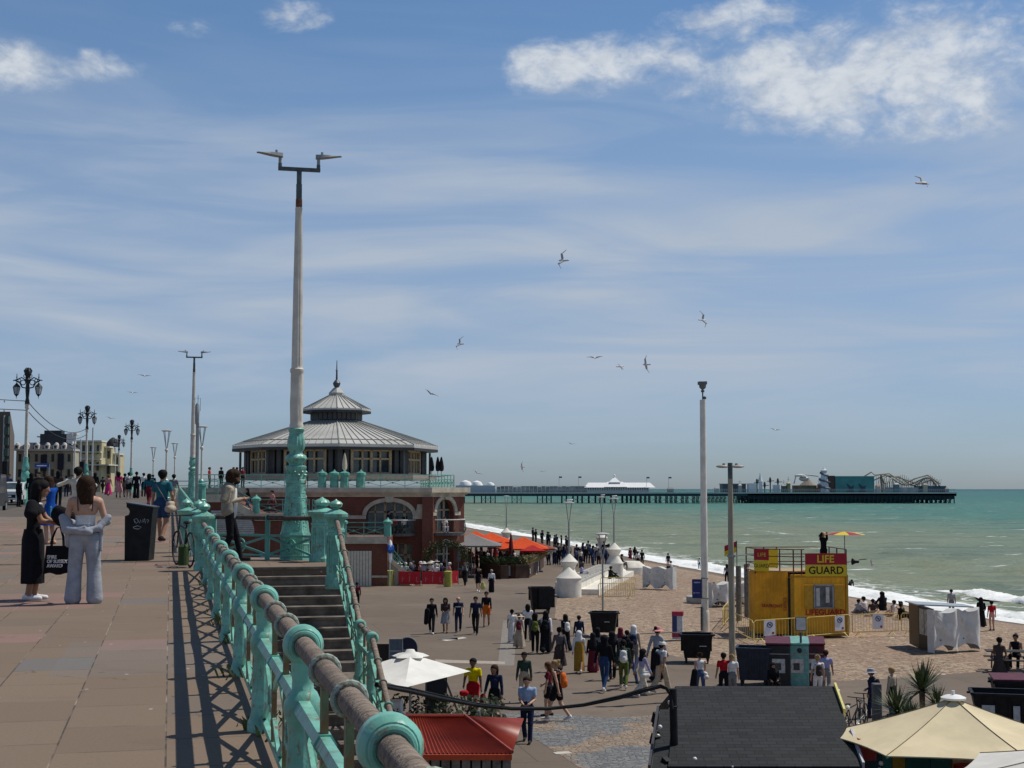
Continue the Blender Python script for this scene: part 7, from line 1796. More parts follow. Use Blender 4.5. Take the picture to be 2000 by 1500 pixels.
def extra_mesh(k):
 if k in _x: return _x[k]
 if k == 'backpack': me = sdf_mesh([dict(a=(0, -.20, 1.10), b=(0, -.19, 1.32), ra=.13, rb=.12, q=.62), dict(a=(0, -.27, 1.08), b=(0, -.27, 1.16), ra=.075, rb=.07, q=.6), dict(a=(-.11, -.10, 1.42), b=(-.11, .10, 1.36), ra=.022, rb=.022), dict(a=(.11, -.10, 1.42), b=(.11, .10, 1.36), ra=.022, rb=.022), dict(a=(-.11, .10, 1.36), b=(-.13, .07, 1.12), ra=.02, rb=.018), dict(a=(.11, .10, 1.36), b=(.13, .07, 1.12), ra=.02, rb=.018)], .022, "backpack", [PH])
 elif k == 'bag': me = sdf_mesh([dict(a=(.20, -.08, .82), b=(.20, .10, .82), ra=.10, rb=.10), dict(a=(.19, -.06, .95), b=(.19, .10, .95), ra=.075, rb=.075)], .022, "shoulder_bag", [PH]); 
 elif k == 'hat': me = MB().lathe([(.115, .045), (.108, .10), (.09, .145), (.01, .155)], 20, sy=1.12).lathe([(.112, .055), (.19, .012), (.185, .006), (.112, .045)], 20, sy=1.1, cap=False).mesh("hat", [PH], 40)
 elif k == 'sunhat': me = MB().lathe([(.118, .05), (.11, .11), (.08, .15), (.01, .155)], 20, sy=1.1).lathe([(.114, .06), (.26, .02), (.255, .012), (.114, .05)], 20, sy=1.05, cap=False).mesh("hat", [PH], 40)
 elif k == 'cap': me = MB().lathe([(.118, .04), (.116, .09), (.09, .135), (.01, .15)], 20, sy=1.12).ext([(-.07, .10, .045), (.07, .10, .045), (.055, .21, .03), (-.055, .21, .03)], (0, 0, .012)).mesh("hat", [PH], 40)
 _x[k] = me; return me
NP = [0]
def person(loc, h, yaw, pose='stand', legs='trousers', sl='short', top='k', bot='k', skin=2, hair='short', hc='k', label='', group=None, ex=(), hero=False, slim=False, shoe='k', skirt=None, glasses=False):
 """ex: list of (kind, colour key) worn on the body; skirt: (hem height, hem radius, colour key)"""
 me, J = body_mesh(pose, legs, sl, hero, slim, glasses)
 t = thing("person", label, "person", loc, R(yaw), group); s = h / 1.72; t.scale = (s * 1.1, s * 1.1, s)
 col = lambda c: cloth(C[c] if isinstance(c, str) else c)
 sk = M("skin_%d" % skin, SKIN[skin], .55, var=.08, scale=12, spec=.3)
 b = link("body", me, t); set_mats(b, [sk, col(top), col(bot), SHOEW if shoe == 'w' else (SHOE if shoe == 'k' else sk), EYE_M, LIP_M])
 H = J['head']
 if hair:
  isc = hair.startswith('hijab') or hair == 'hood'
  o = link("headscarf" if isc else "hair", hair_mesh(hair, hero), t, tuple(H)); set_mats(o, [col(hc) if isc else M("hair_%s" % hc, HAIR[hc], .75, var=.35, scale=30, spec=.12)])
 if skirt:
  o = link("skirt", skirt_mesh(skirt[0], skirt[1], waist=skirt[3] if len(skirt) > 3 else 1.06), t, (0, 0, J['hip'][2] - .955)); set_mats(o, [col(skirt[2])])
 for k, c in ex:
  me2 = extra_mesh(k); hd = k in ('hat', 'sunhat', 'cap')
  o = link({'bag': 'shoulder_bag', 'sunhat': 'hat', 'cap': 'hat'}.get(k, k), me2, t, tuple(H) if hd else (0, 0, J['hip'][2] - .955)); set_mats(o, [col(c)])
 NP[0] += 1
 return t
def pp(px, fy, hy, yaw, pose, label, lvl='low', dz=0.0, **kw):
 if lvl == 'low': q = G(px, fy, LOW)
 elif lvl == 'prom': q = GP(px, fy)
 elif lvl == 'beach':
  q = G(px, fy, -6.0)
  for _ in range(40): q = G(px, fy, .5 * (q.z + float(beach_z(q.x, q.y))))
 else: q = G(px, fy, lvl)
 full = {'sit': 1.30, 'hug': 1.2, 'ground': .92, 'lounge': .88, 'bend': 1.05}.get(pose, 1.75)
 h = max(1.45, min(1.95, (fy - hy) / FPX * q.y / full * 1.72)); q.z += dz
 if 'hero' not in kw: kw['hero'] = None if q.y < 62 and lvl != 'prom' else False
 return person(q, h, yaw, pose, label=label, **kw)
# ---- the two women in front, and others on the promenade
w1 = pp(62, 1172, 946, -78, 'show', "woman in black with white shoes showing something to her friend, left foreground", 'prom', legs='bare', sl='short', top='k', bot='k', skin=2, hair='xlong', hc='k', hero=True, slim=True, shoe='w', skirt=(.25, .185, 'k'))
w2 = pp(163, 1180, 938, 14, 'drape', "woman seen from behind in white strap top and wide grey trousers", 'prom', legs='wide', sl='none', top='w', bot='a', skin=1, hair='long', hc='b', hero=True, slim=True, shoe='w')
def over(p, prims, mat, name, vox=.011): return link(name, sdf_mesh(prims, vox, name, [mat], k=.02), p, (0, 0, .03))
over(w2, [dict(a=(-.27, -.04, 1.18), b=(-.21, -.09, 1.02), ra=.055, rb=.075), dict(a=(-.24, .0, 1.12), b=(-.17, .2, 1.10), ra=.062, rb=.05), dict(a=(-.21, -.08, 1.02), b=(.06, -.145, .975), ra=.07, rb=.045), dict(a=(.28, -.03, 1.18), b=(.17, -.10, 1.03), ra=.045, rb=.05), dict(a=(.26, 0, 1.12), b=(.19, .18, 1.10), ra=.06, rb=.05), dict(a=(.17, -.10, 1.03), b=(-.05, -.15, .99), ra=.045, rb=.035), dict(a=(-.19, .02, .98), b=(-.2, .03, .80), ra=.06, rb=.04), dict(a=(-.15, -.12, .99), b=(.0, -.15, 1.05), ra=.03, rb=.02), dict(a=(.19, -.02, 1.0), b=(.2, -.03, .72), ra=.035, rb=.02)], cloth(C['a']), "slipped_jacket")
# skin of her upper back above the top, and the thin straps
over(w2, [dict(a=(0, -.012, 1.31), b=(0, -.012, 1.40), ra=.157, rb=.130, q=.66), dict(a=(-.14, -.01, 1.395), b=(.14, -.01, 1.395), ra=.077, rb=.077)], _mc["skin_1"], "upper_back")
for s in (-1, 1): MB().tube([(s * .085, -.112, 1.27), (s * .088, -.122, 1.33), (s * .092, -.105, 1.41), (s * .095, -.05, 1.475), (s * .095, .02, 1.47)], .006, 5).build("strap", cloth(C['k']), w2, 35, (0, 0, .03))
over(w1, [dict(a=(-.16, -.01, 1.40), b=(-.215, -.01, 1.27), ra=.075, rb=.095), dict(a=(.16, -.01, 1.40), b=(.215, -.01, 1.27), ra=.075, rb=.095)], cloth(C['k']), "puff_sleeve")
MB().torus((0, .01, 1.455), (0, .25, 1), .088, .02, 18, 6).build("collar", cloth(C['w']), w1)
q = w1.location; tb = thing("phone", "phone held up by the woman in black", "phone", D(99, 999, q.y - .02)); MB().bbox((0, 0, 0), (.015, .075, .15), .006).build("case", M("phone_blue", (.03, .16, .28), .4), tb)
hb = D(121, 1008, q.y - .15); tag(link("felt_hat", sdf_mesh([dict(a=(-.05, 0, .02), b=(.12, 0, -.03), ra=.11, rb=.10, q=.8), dict(a=(.0, 0, -.06), b=(.10, 0, -.12), ra=.09, rb=.07), dict(a=(-.06, 0, .10), b=(.02, 0, .06), ra=.05, rb=.06)], .013, "felt_hat", [cloth(C['k'])], k=.05), None, hb), "soft black hat held up between the two women in front", "hat")
tp = D(112, 1092, q.y - .12); tt = thing("tote_bag", "black tote bag with white lettering hanging between the two women", "bag", tp, R(-4))
bg = MB(); N = 9
grid = [[(x_ * .01 * (24 if j < 2 else 21) / 10 * 1.0, 0, z_) for x_ in range(-8, 9, 2)] for j, z_ in enumerate(np.linspace(-.20, .20, N))]
vs = []
for sgn in (-1, 1):
 for j in range(N):
  f = j / (N - 1); wdt = .205 - .035 * f
  for i in range(9):
   u_ = -1 + i / 4; bul = .045 * (1 - u_ * u_) * (1 - .55 * f) * (.4 + .6 * min(1, 4 * f + .2)); vs.append((u_ * wdt, sgn * bul, -.21 + .40 * f - .015 * math.sin(u_ * 5 + 1) * (1 - f)))
fs = []
for s in range(2):
 o_ = s * N * 9
 for j in range(N - 1):
  for i in range(8): fs.append((o_ + j * 9 + i, o_ + j * 9 + i + 1, o_ + (j + 1) * 9 + i + 1, o_ + (j + 1) * 9 + i))
for i in range(8): fs.append((i, i + 1, N * 9 + i + 1, N * 9 + i))
bg.add(vs, fs).build("bag_body", cloth(C['k']), tt, 60)
for s in (-1, 1): MB().tube([(-.09, s * .02, .18), (-.08, s * .02, .30), (-.02, 0, .44), (.03, 0, .46), (.08, s * .02, .32), (.09, s * .02, .18)], .011, 6).build("handle", cloth(C['k']), tt)
for i, ln in enumerate(("SPIRE", "OF SUSSEX", "AWARD")): text("lettering", ln, .068, M("tote_print", (.7, .7, .7), .7), tt, (-.13, -.056, .03 - .062 * i), (1, 0, 0), (0, 0, 1), align='LEFT', bold=.0015, depth=.006, sx=.9)
pp(97, 1063, 934, 72, 'show', "woman in a bright blue dress with long dark hair, behind the two women", 'prom', legs='bare', sl='short', top='u', bot='u', skin=1, hair='long', hc='b', hero=True, slim=True, shoe='s', skirt=(.50, .26, 'u'))
pp(150, 1052, 916, 10, 'armup', "person in a cream jacket with raised arms, behind the grey trousered woman", 'prom', sl='long', top='c', bot='c', skin=2, hair='short', hc='k', hero=None)
m5 = pp(315, 1058, 922, -8, 'carry', "man in teal T-shirt and blue shorts with a crossbody bag, walking away", 'prom', legs='shorts', sl='short', top='t', bot='h', skin=2, hair='short', hc='k', hero=True, shoe='k', ex=(('bag', 'b'),))
MB().tube([(.17, -.08, .95), (.05, -.155, 1.2), (-.11, -.10, 1.44), (-.13, .05, 1.42)], .012, 5).build("bag_strap", cloth(C['g']), m5)
m6 = pp(447, 1097, 924, -82, 'clap', "bearded man in sunglasses and beige jacket crossing the stair landing", lvl=lz, legs='slim', sl='long', top='b', bot='k', skin=2, hair='shaggy', hc='b', hero=True, glasses=True)
over(m6, [dict(a=(-.06, -.03, .98), b=(0, -.02, 1.36), ra=.15, rb=.165, q=.8), dict(a=(.06, -.03, .98), b=(0, -.02, 1.36), ra=.15, rb=.165, q=.8), dict(a=(0, .24, .90), b=(0, .27, 1.35), ra=.14, rb=.135, sub=True), dict(a=(-.155, -.02, 1.40), b=(-.23, -.10, 1.18), ra=.07, rb=.06), dict(a=(.155, -.02, 1.40), b=(.23, -.10, 1.18), ra=.07, rb=.06)], cloth((.27, .25, .20)), "jacket")
over(m6, [dict(a=(0, .035, .93), b=(0, .03, 1.36), ra=.125, rb=.12, q=.8)], cloth(C['w']), "shirt")
far = [(211, 969, 929, 0, 'walk', 'woman in a long pink dress on the far promenade', dict(legs='bare', top='q', bot='p', hc='o', hair='bun', slim=True, skirt=(.12, .28, 'p'))), (231, 973, 923, 10, 'walkb', 'person in a magenta top and patterned skirt on the far promenade', dict(top='p', bot='q', hair='long', slim=True, legs='bare', skirt=(.4, .25, 'q'))),
 (251, 973, 924, 0, 'stand', 'man in white T-shirt and black shorts with a backpack, far promenade', dict(legs='shorts', top='w', bot='k', ex=(('backpack', 'g'),), shoe='w')), (266, 973, 923, 5, 'stand2', 'person all in black with white shoes on the far promenade', dict(sl='long', top='k', bot='k', legs='wide', shoe='w', hair='bun')),
 (185, 969, 924, 0, 'walk', 'person all in black walking alone left of the pink dress', dict(sl='long', hair='long')), (243, 972, 926, 0, 'walk', 'person in black beside the white T-shirt man', dict(sl='long', top='k', bot='z')), (280, 970, 925, 0, 'stand', 'person in a white top right of the figure in black, far promenade', dict(top='w', bot='k')),
 (290, 990, 927, -5, 'walk', 'person in a blue top walking just ahead of the teal T-shirt man', dict(top='t', bot='m', hair='long', sl='long')), (338, 990, 928, -10, 'walk', 'person in a grey top by the railing, right of the teal T-shirt man', dict(top='g', bot='b', hair='short')),
 (17, 975, 927, 175, 'walk', 'man in a blue denim shirt and jeans beside the white car', dict(sl='long', top='j', bot='j')), (60, 985, 925, 20, 'stand', 'dark haired person in black behind the woman in black', dict(sl='long', hair='long')), (75, 988, 924, 160, 'stand', 'pale faced person in black at the foot of the nearest ornate lamp', dict(sl='long', top='k', skin=1)),
 (113, 990, 919, 0, 'stand2', 'tall dark person behind the woman in the blue dress', dict(sl='long', top='d', hair='long')), (36, 990, 938, -30, 'stand', 'person in black at the left, in front of the white car', dict(sl='long', hair='long')), (200, 964, 932, 0, 'walk', 'tiny dark figure in front of the yellowish hotel', dict(sl='long', top='d')), (164, 966, 930, 160, 'walkb', 'small figure in white beside the second ornate lamp', dict(top='w', bot='g')),
 (298, 966, 928, 0, 'walk', 'small figure in dark blue on the far promenade left of the railing', dict(top='n')), (140, 968, 928, 170, 'walk', 'small figure in grey in front of the mansard hotel', dict(top='g', bot='n')), (129, 970, 930, 0, 'stand', 'small figure in white in front of the mansard hotel', dict(top='w', bot='n')), (48, 972, 934, 180, 'walk', 'small figure in red on the pavement left of the nearest ornate lamp', dict(top='m', bot='n')), (5, 968, 930, 90, 'walk', 'small figure in black at the left edge of the photo', dict(sl='long'))]
for a in far: pp(*a[:5], a[5], 'prom', **a[6])
# ---- people on the lower esplanade
ab = dict(sl='long', legs='trousers', slim=True)
lowp = [
 (1030, 1450, 1327, 172, 'phone', 'man in light blue shirt and navy trousers looking at his phone, nearest walker', dict(top='s', bot='n', skin=1, hc='b')),
 (924, 1402, 1291, 165, 'carry', 'lifeguard in a yellow shirt and red shorts beside the white parasol', dict(top='y', bot='r', legs='shorts', skin=3)),
 (966, 1413, 1304, 160, 'carry', 'woman in navy hoodie and shorts walking beside the yellow shirted lifeguard', dict(sl='long', top='n', bot='k', legs='bare', hair='long', hc='b', slim=True, shoe='w', skirt=(.72, .19, 'k'))),
 (1024, 1372, 1278, 170, 'stand', 'man in dark green hoodie and beige trousers behind the blue shirted man', dict(sl='long', top='e', bot='b', skin=3)),
 (1088, 1408, 1295, 65, 'walk', 'blonde woman with an orange patterned backpack and black shorts', dict(sl='none', top='k', bot='k', legs='shorts', skin=1, hair='bun', hc='f', slim=True, ex=(('backpack', 'o'),), shoe='w')),
 (1072, 1398, 1298, 75, 'stand2', 'companion half hidden behind the blonde woman with the orange backpack', dict(top='m', bot='k', legs='shorts', skin=1, hair='long', hc='o', slim=True)),
 (843, 1238, 1171, 180, 'walk', 'man all in black carrying a jacket, leftmost of the four walking abreast', dict(sl='long', skin=2, shoe='w')),
 (870, 1236, 1170, 178, 'phone', 'woman in grey dress and dark jacket, second of the four walking abreast', dict(sl='long', top='d', bot='g', hair='long', slim=True, legs='bare', skirt=(.48, .22, 'a'))),
 (895, 1235, 1168, 180, 'walkb', 'man in navy T-shirt with a white chest mark, third of the four abreast', dict(top='n', bot='n', skin=1, hair='', )),
 (929, 1239, 1168, 176, 'walk', 'man in dark T-shirt and black trousers, fourth of the group walking abreast', dict(top='n', bot='k', skin=2)),
 (950, 1224, 1158, 175, 'walkb', 'person in black top and bright orange shorts behind the four abreast', dict(sl='long', top='k', bot='o', legs='shorts', skin=2, hair='short')),
 (934, 1156, 1109, 178, 'walk', 'person in black shorts carrying a yellow bag near the planters', dict(top='k', bot='k', legs='shorts', skin=1, shoe='w')),
 (960, 1157, 1114, 178, 'stand', 'person in white shirt and long black skirt beside the yellow bag', dict(sl='long', top='w', bot='k', legs='wide', skin=2, hair='short', hc='g', skirt=(.1, .2, 'k'))),
 (908, 1144, 1097, 170, 'walk', 'person in black trousers with a pale shawl near the red banner', dict(sl='long', top='z', bot='k', ex=(('backpack', 'w'),))),
 (697, 1187, 1139, 10, 'walk', 'person in maroon top walking beside the stair rail below', dict(sl='long', top='m', bot='k')),
 (1000, 1256, 1193, 8, 'walk', 'woman in long white dress, leftmost of the group by the tall black bin', dict(sl='short', top='w', bot='w', skin=3, hair='bun', legs='bare', slim=True, skirt=(.12, .2, 'w'))),
 (1014, 1266, 1206, -6, 'walkb', 'woman in sun hat and long beige dress with a maroon backpack', dict(sl='long', top='c', bot='b', skin=2, legs='bare', slim=True, skirt=(.1, .30, 'b'), ex=(('backpack', 'm'), ('sunhat', 'b')), hair='bun')),
 (1031, 1252, 1183, 5, 'walk', 'person in white T-shirt and black trousers in front of the tall black bin', dict(top='w', bot='k', skin=3, hair='long', hc='k')),
 (1045, 1276, 1200, 0, 'walk', 'person in dark clothes with an olive bag, among the white dressed group', dict(sl='long', top='z', bot='k', hair='long', ex=(('backpack', 'v'),))),
 (1066, 1276, 1197, -8, 'walkb', 'woman in black pinafore with white sleeves and a black backpack', dict(sl='long', top='w', bot='k', hair='hijab', hc='k', legs='wide', slim=True, skirt=(.12, .24, 'k', 1.32), ex=(('backpack', 'k'),))),
 (1105, 1272, 1203, 20, 'walk', 'woman with long black hair and a white bag in front of the shingle', dict(sl='long', hair='xlong', slim=True, legs='wide', ex=(('backpack', 'w'),))),
 (1131, 1270, 1205, 10, 'stand', 'person in dark navy next to the woman with long black hair', dict(sl='long', top='n', bot='h')),
 (1093, 1312, 1229, 12, 'walkb', 'person in a grey brown robe at the left of the big student group', dict(sl='long', top='z', bot='d', hair='bun', legs='wide', skirt=(.25, .26, 'd'))),
 (1131, 1315, 1236, -4, 'walk', 'woman in mustard dress and white headscarf', dict(sl='long', top='w', bot='x', hair='hijab', hc='w', slim=True, legs='bare', skirt=(.1, .2, 'x', 1.34), shoe='w')),
 (1158, 1313, 1240, 5, 'stand', 'woman in black veil and brown skirt right of the mustard dress', dict(sl='long', top='k', bot='m', hair='hijabl', hc='k', slim=True, legs='wide', skirt=(.06, .24, 'm'))),
 (1180, 1351, 1246, -20, 'walk', 'person in black top and blue jeans with white trainers, nearest of the student group', dict(sl='long', top='k', bot='h', legs='slim', hair='hijab', hc='k', shoe='w', slim=True)),
 (1196, 1328, 1238, 0, 'walkb', 'person in black with a grey shoulder bag in the middle of the student group', dict(sl='long', ex=(('bag', 'g'),), hair='hijab', hc='k', slim=True)),
 (1218, 1346, 1254, -5, 'walk', 'person in dark jacket and olive trousers with a white backpack', dict(sl='long', top='e', bot='v', ex=(('backpack', 'w'),), hair='short', shoe='w')),
 (1232, 1338, 1257, -55, 'walkb', 'person in blue jeans leaning forward beside the white backpack', dict(sl='long', top='d', bot='j', hair='long', slim=True)),
 (1254, 1360, 1272, -60, 'walk', 'woman in lilac top, cream trousers and long black veil with a white bag', dict(sl='long', top='l', bot='c', legs='wide', hair='hijab', hc='k', slim=True, ex=(('bag', 'w'),), shoe='w')),
 (1238, 1305, 1225, -8, 'stand', 'person in a white headscarf with a dark blue backpack', dict(sl='long', top='b', bot='g', hair='hijab', hc='w', ex=(('backpack', 'n'),))),
 (1212, 1300, 1232, 0, 'stand', 'person in a maroon headscarf and grey coat behind the student group', dict(sl='long', top='g', bot='k', hair='hijab', hc='m', slim=True)),
 (1225, 1306, 1236, 10, 'stand2', 'person in black with a round black backpack behind the student group', dict(sl='long', ex=(('backpack', 'k'),))),
 (1167, 1300, 1238, -10, 'walk', 'person in grey top and black veil at the back of the student group', dict(sl='long', top='g', hair='hijab', hc='k', slim=True)),
 (1283, 1330, 1229, -45, 'walk', 'tall person in a pink sun hat, grey top and long black skirt', dict(sl='long', top='a', bot='k', hair='bun', ex=(('hat', 'q'),), legs='wide', skirt=(.1, .22, 'k'), slim=True)),
 (1292, 1354, 1258, -50, 'walkb', 'youth in white cap, black vest and beige trousers near the cable pole', dict(sl='short', top='w', bot='b', legs='wide', hair='short', ex=(('cap', 'w'), ('backpack', 'k')), shoe='w')),
 (1368, 1362, 1281, 8, 'walk', 'woman in white vest and denim shorts carrying a jacket behind the black roof', dict(sl='none', top='w', bot='j', skin=1, hair='bun', hc='b', slim=True, ex=(('bag', 'w'),))),
 (1414, 1366, 1279, 5, 'carry', 'man in bright red T-shirt beside the timber lamp post', dict(top='r', bot='k', skin=2)),
 (1430, 1366, 1285, -5, 'stand', 'person in a white top half hidden by the timber lamp post', dict(top='w', bot='g', skin=1, hair='bun', hc='f')),
 (1510, 1358, 1299, 180, 'sit', 'dark figure crouching in front of the black recycling bin', dict(sl='long', hair='hijab', hc='k')),
 (1598, 1368, 1284, 4, 'stand', 'woman in white top with a small brown backpack by the maroon bin', dict(top='w', bot='w', skin=1, hair='bun', hc='f', ex=(('backpack', 'd'),), slim=True)),
 (1614, 1362, 1274, -12, 'walk', 'man in grey blue polo shirt walking by the maroon bin', dict(top='l', bot='g', skin=2, hair='short', hc='b')),
 (1704, 1402, 1323, 60, 'stand2', 'person in grey bucket hat and navy clothes leaning by the bicycle', dict(sl='long', top='n', bot='n', hair='short', ex=(('hat', 'a'), ('backpack', 'k')))),
 (1744, 1398, 1325, 40, 'stand', 'fair haired person in a pale jacket behind the yucca', dict(sl='long', top='b', bot='k', hair='short', hc='f', skin=1)),
]
for a in lowp: pp(*a[:5], a[5], **a[6])
MB().bb(-.14, .14, .125, .14, 1.27, 1.31).build("chest_mark", cloth(C['w']), [o for o in COL.objects if 'third of the four' in o.get('label', '')][0], None)
# things carried
def item(name, q, prims, col, label, cat): return tag(link(name, sdf_mesh(prims, .025, name, [cloth(C[col] if isinstance(col, str) else col)]), None, q), label, cat)
item("carrier_bag", D(943, 1143, 97.6), [dict(a=(0, 0, -.12), b=(0, 0, .12), ra=.19, rb=.11, q=.5)], (.50, .50, .16), "yellow carrier bag held near the planters", "bag")
item("carried_jacket", D(832, 1203, 69.4), [dict(a=(0, 0, -.32), b=(.06, 0, .25), ra=.11, rb=.13, q=.6)], 'k', "black jacket hanging from the arm of the man in black", "jacket")
item("rescue_bag", D(943, 1368, 43.8), [dict(a=(0, 0, -.10), b=(0, 0, .12), ra=.11, rb=.09)], 'r', "round red rescue bag at the right hand of the yellow shirted lifeguard", "bag")
item("rescue_bag", D(906, 1354, 43.9), [dict(a=(-.05, 0, 0), b=(.06, 0, 0), ra=.09)], 'r', "small red bag at the left hand of the yellow shirted lifeguard", "bag")
item("carried_jacket", D(1354, 1324, 46.6), [dict(a=(0, 0, -.22), b=(.05, 0, .2), ra=.12, rb=.10, q=.6)], 'k', "black jacket carried by the woman in the white vest", "jacket")
# beach, benches and tables
bp = [
 (1725, 1192, 1157, 10, 'ground', 'person in a black cloak kneeling tallest among the beach group', 'beach', dict(sl='long', hair='hijabl', hc='k', skirt=(.02, .42, 'k'))),
 (1675, 1200, 1172, -60, 'ground', 'grey clad person sitting at the left of the beach group by the container', 'beach', dict(top='a', bot='z')), (1690, 1198, 1167, 40, 'ground', 'person in white with a dark cap in the beach group', 'beach', dict(top='w', bot='s', hair='short')),
 (1705, 1203, 1172, -20, 'ground', 'person beside the blue striped towel in the beach group', 'beach', dict(top='d', bot='b', skin=1, legs='bare')), (1741, 1203, 1174, 30, 'lounge', 'bare armed person in pale clothes right of the black cloak', 'beach', dict(sl='none', top='w', bot='b', skin=1, legs='bare')),
 (1757, 1210, 1180, -80, 'ground', 'person in black hunched at the right of the beach group', 'beach', dict(sl='long')), (1768, 1206, 1177, -95, 'lounge', 'person in olive stretching out an arm at the right end of the beach group', 'beach', dict(sl='none', top='v', bot='b', skin=1, legs='bare', hair='bun')),
 (1660, 1161, 1138, -30, 'bend', 'person in black bending down at the water edge by the container', 'beach', dict(sl='long', legs='slim')), (1859, 1204, 1171, -10, 'stand', 'person in grey standing in front of the breaking wave', 'beach', dict(sl='short', top='a', bot='g', hair='bun')),
 (1917, 1224, 1182, -20, 'stand2', 'woman in long black robe in front of the white surf', 'beach', dict(sl='long', hair='hijabl', hc='k', slim=True, legs='wide', skirt=(.05, .26, 'k'))), (1938, 1232, 1204, 10, 'stand', 'person in red and white near the surf at the right edge', 'beach', dict(top='r', bot='q', skin=1, legs='bare')),
 (1305, 1110, 1092, 20, 'stand', 'person in black at the water edge above the lone white screen', 'beach', dict(sl='long', legs='bare')), (1366, 1112, 1094, 0, 'stand2', 'person in white top at the water edge beside the camera pole', 'beach', dict(top='w', bot='j')),
 (1231, 1098, 1078, 30, 'stand', 'person in a red robe at the surf right of the bowl bollards', 'beach', dict(sl='long', top='m', bot='m', legs='wide', skirt=(.1, .24, 'm'))), (1240, 1097, 1069, 0, 'stand', 'tall person in black at the surf right of the bowl bollards', 'beach', dict(sl='long', hair='hijabl', hc='k', slim=True)),
 (1246, 1110, 1078, 10, 'walk', 'person in white top and black trousers on the beach right of the bowl bollards', 'beach', dict(top='w', bot='k')), (1254, 1106, 1083, -10, 'stand', 'shorter person in black beside the white topped one on the beach', 'beach', dict(sl='long')),
 (1462, 1140, 1105, -80, 'stand', 'person in white standing by the grey timber posts', 'beach', dict(sl='long', top='w', bot='a')), (1420, 1141, 1110, 0, 'stand2', 'person in grey standing beyond the picnic table', 'beach', dict(top='g', bot='k', hair='long')),
 (1312, 1113, 1104, 60, 'ground', 'small seated figure on the shingle above the lone white screen', 'beach', dict(top='w', bot='k'))]
for a in bp: pp(*a[:5], a[5], a[6], **a[7])
def sat(px, Y, z, yaw, pose, label, **kw): return person(Vector((D(px, 1000, Y).x, Y, z)), 1.72, yaw, pose, label=label, **kw)
sat(1408, 87.3, LOW, 0, 'sit', "woman in white sitting at the picnic table by the camera pole", top='w', bot='g', hair='long', slim=True); sat(1440, 88.7, LOW, 180, 'sit', "person in black sitting on the far side of the picnic table", sl='long')
sat(1392, 88.8, LOW, 170, 'sit', "person in pale clothes at the left end of the picnic table", top='b', bot='k')
sat(1944, 55.9, LOW + .0, -35, 'sit', "woman in a dark floral dress at the right edge picnic table", top='d', bot='d', skin=3, sl='none', hair='bun', legs='wide', skirt=(.18, .34, 'd', .95)); sat(1978, 57.3, LOW, 150, 'sit', "woman in black with outstretched arms at the right edge table", sl='none', hair='bun', skin=2)
q = gl(1126, 1145); person(Vector((q.x + .35, q.y, LOW + .36)), 1.75, -100, 'sit', label="person in a purple grey jacket perched on the end of the seat wall", sl='long', top='l', bot='z', hair='hood', hc='d')
q = gl(1192, 1140); person(Vector((q.x, q.y + .6, LOW + .32)), 1.72, -60, 'ground', label="person in black reclining on the lower step of the seat wall", sl='long')
q = gl(1205, 1119); person(Vector((q.x + .3, q.y - .4, LOW + .3)), 1.7, -80, 'sit', label="dark figure sitting against the far drum bollard", sl='long', top='k', bot='z')
# lifeguard on the container roof
person(Vector((D(1609, 1090, cy + 1.1).x, cy + 1.1, LOW + 3.13)), 1.8, 25, 'binoc', label="lifeguard in black looking through binoculars on the container roof", sl='long', skin=1, hair='', ex=())
# ---- crowds seen small: same figures, one object each
CR = random.Random(21)
def crowd(n, rnd, group, kinds):
 for i in range(n):
  px, fy, extra = rnd(i); k = kinds[i % len(kinds)]; q = G(px, fy, LOW)
  h = CR.uniform(1.58, 1.82); person(q + Vector((0, 0, extra)), h, CR.uniform(0, 360) if k[1] != 'walk' else CR.choice([0, 180, 10, 170]), k[1], label=k[0], group=group, **k[2])
crowd(26, lambda i: (1072 + (i % 13) * 10.5 + CR.uniform(-4, 4), 1096 + (i // 13) * 9 + CR.uniform(-5, 5), 0), "people on the esplanade between the planters and the bowl bollards",
 [("person in black walking on the esplanade between planters and bowl bollards", 'walk', dict(sl='long')), ("person in navy jacket on the esplanade between planters and bowl bollards", 'stand', dict(sl='long', top='n', bot='h', hair='long')), ("person in grey top on the esplanade between planters and bowl bollards", 'walk', dict(top='g', bot='k')), ("person in a blue jacket on the esplanade between planters and bowl bollards", 'stand2', dict(sl='long', top='j', bot='n')), ("person in a pale top on the esplanade between planters and bowl bollards", 'stand', dict(top='c', bot='n', hair='bun'))])
crowd(11, lambda i: (1046 + i * 6.0 + CR.uniform(-6, 6), 1057 + i * 2.2 + CR.uniform(-1, 2.5), 0), "dark figures lined along the far water edge", [("dark figure standing by the far water edge behind the orange parasols", 'stand', dict(sl='long')), ("far figure in dark blue by the water edge behind the orange parasols", 'stand2', dict(sl='long', top='n', bot='k'))])
crowd(36, lambda i: (782 + (i % 9) * 11.5 + CR.uniform(-3, 3), 1139 - (i // 9) * 7 + CR.uniform(-2, 2), .25), "diners packed behind the red banner",
 [("diner in a white hat sitting behind the red banner", 'sit', dict(top='w', bot='g', ex=(('sunhat', 'c'),), hair='short')), ("diner in a white top sitting behind the red banner", 'sit', dict(top='w', bot='n', hair='bun', hc='w')), ("diner in a navy top sitting behind the red banner", 'sit', dict(top='n', bot='k', hair='short', hc='g')), ("diner in a pink top sitting behind the red banner", 'sit', dict(top='q', bot='k', hair='short', hc='w')), ("diner in a pale sun hat and grey top behind the red banner", 'sit', dict(top='a', bot='k', ex=(('sunhat', 'w'),)))])
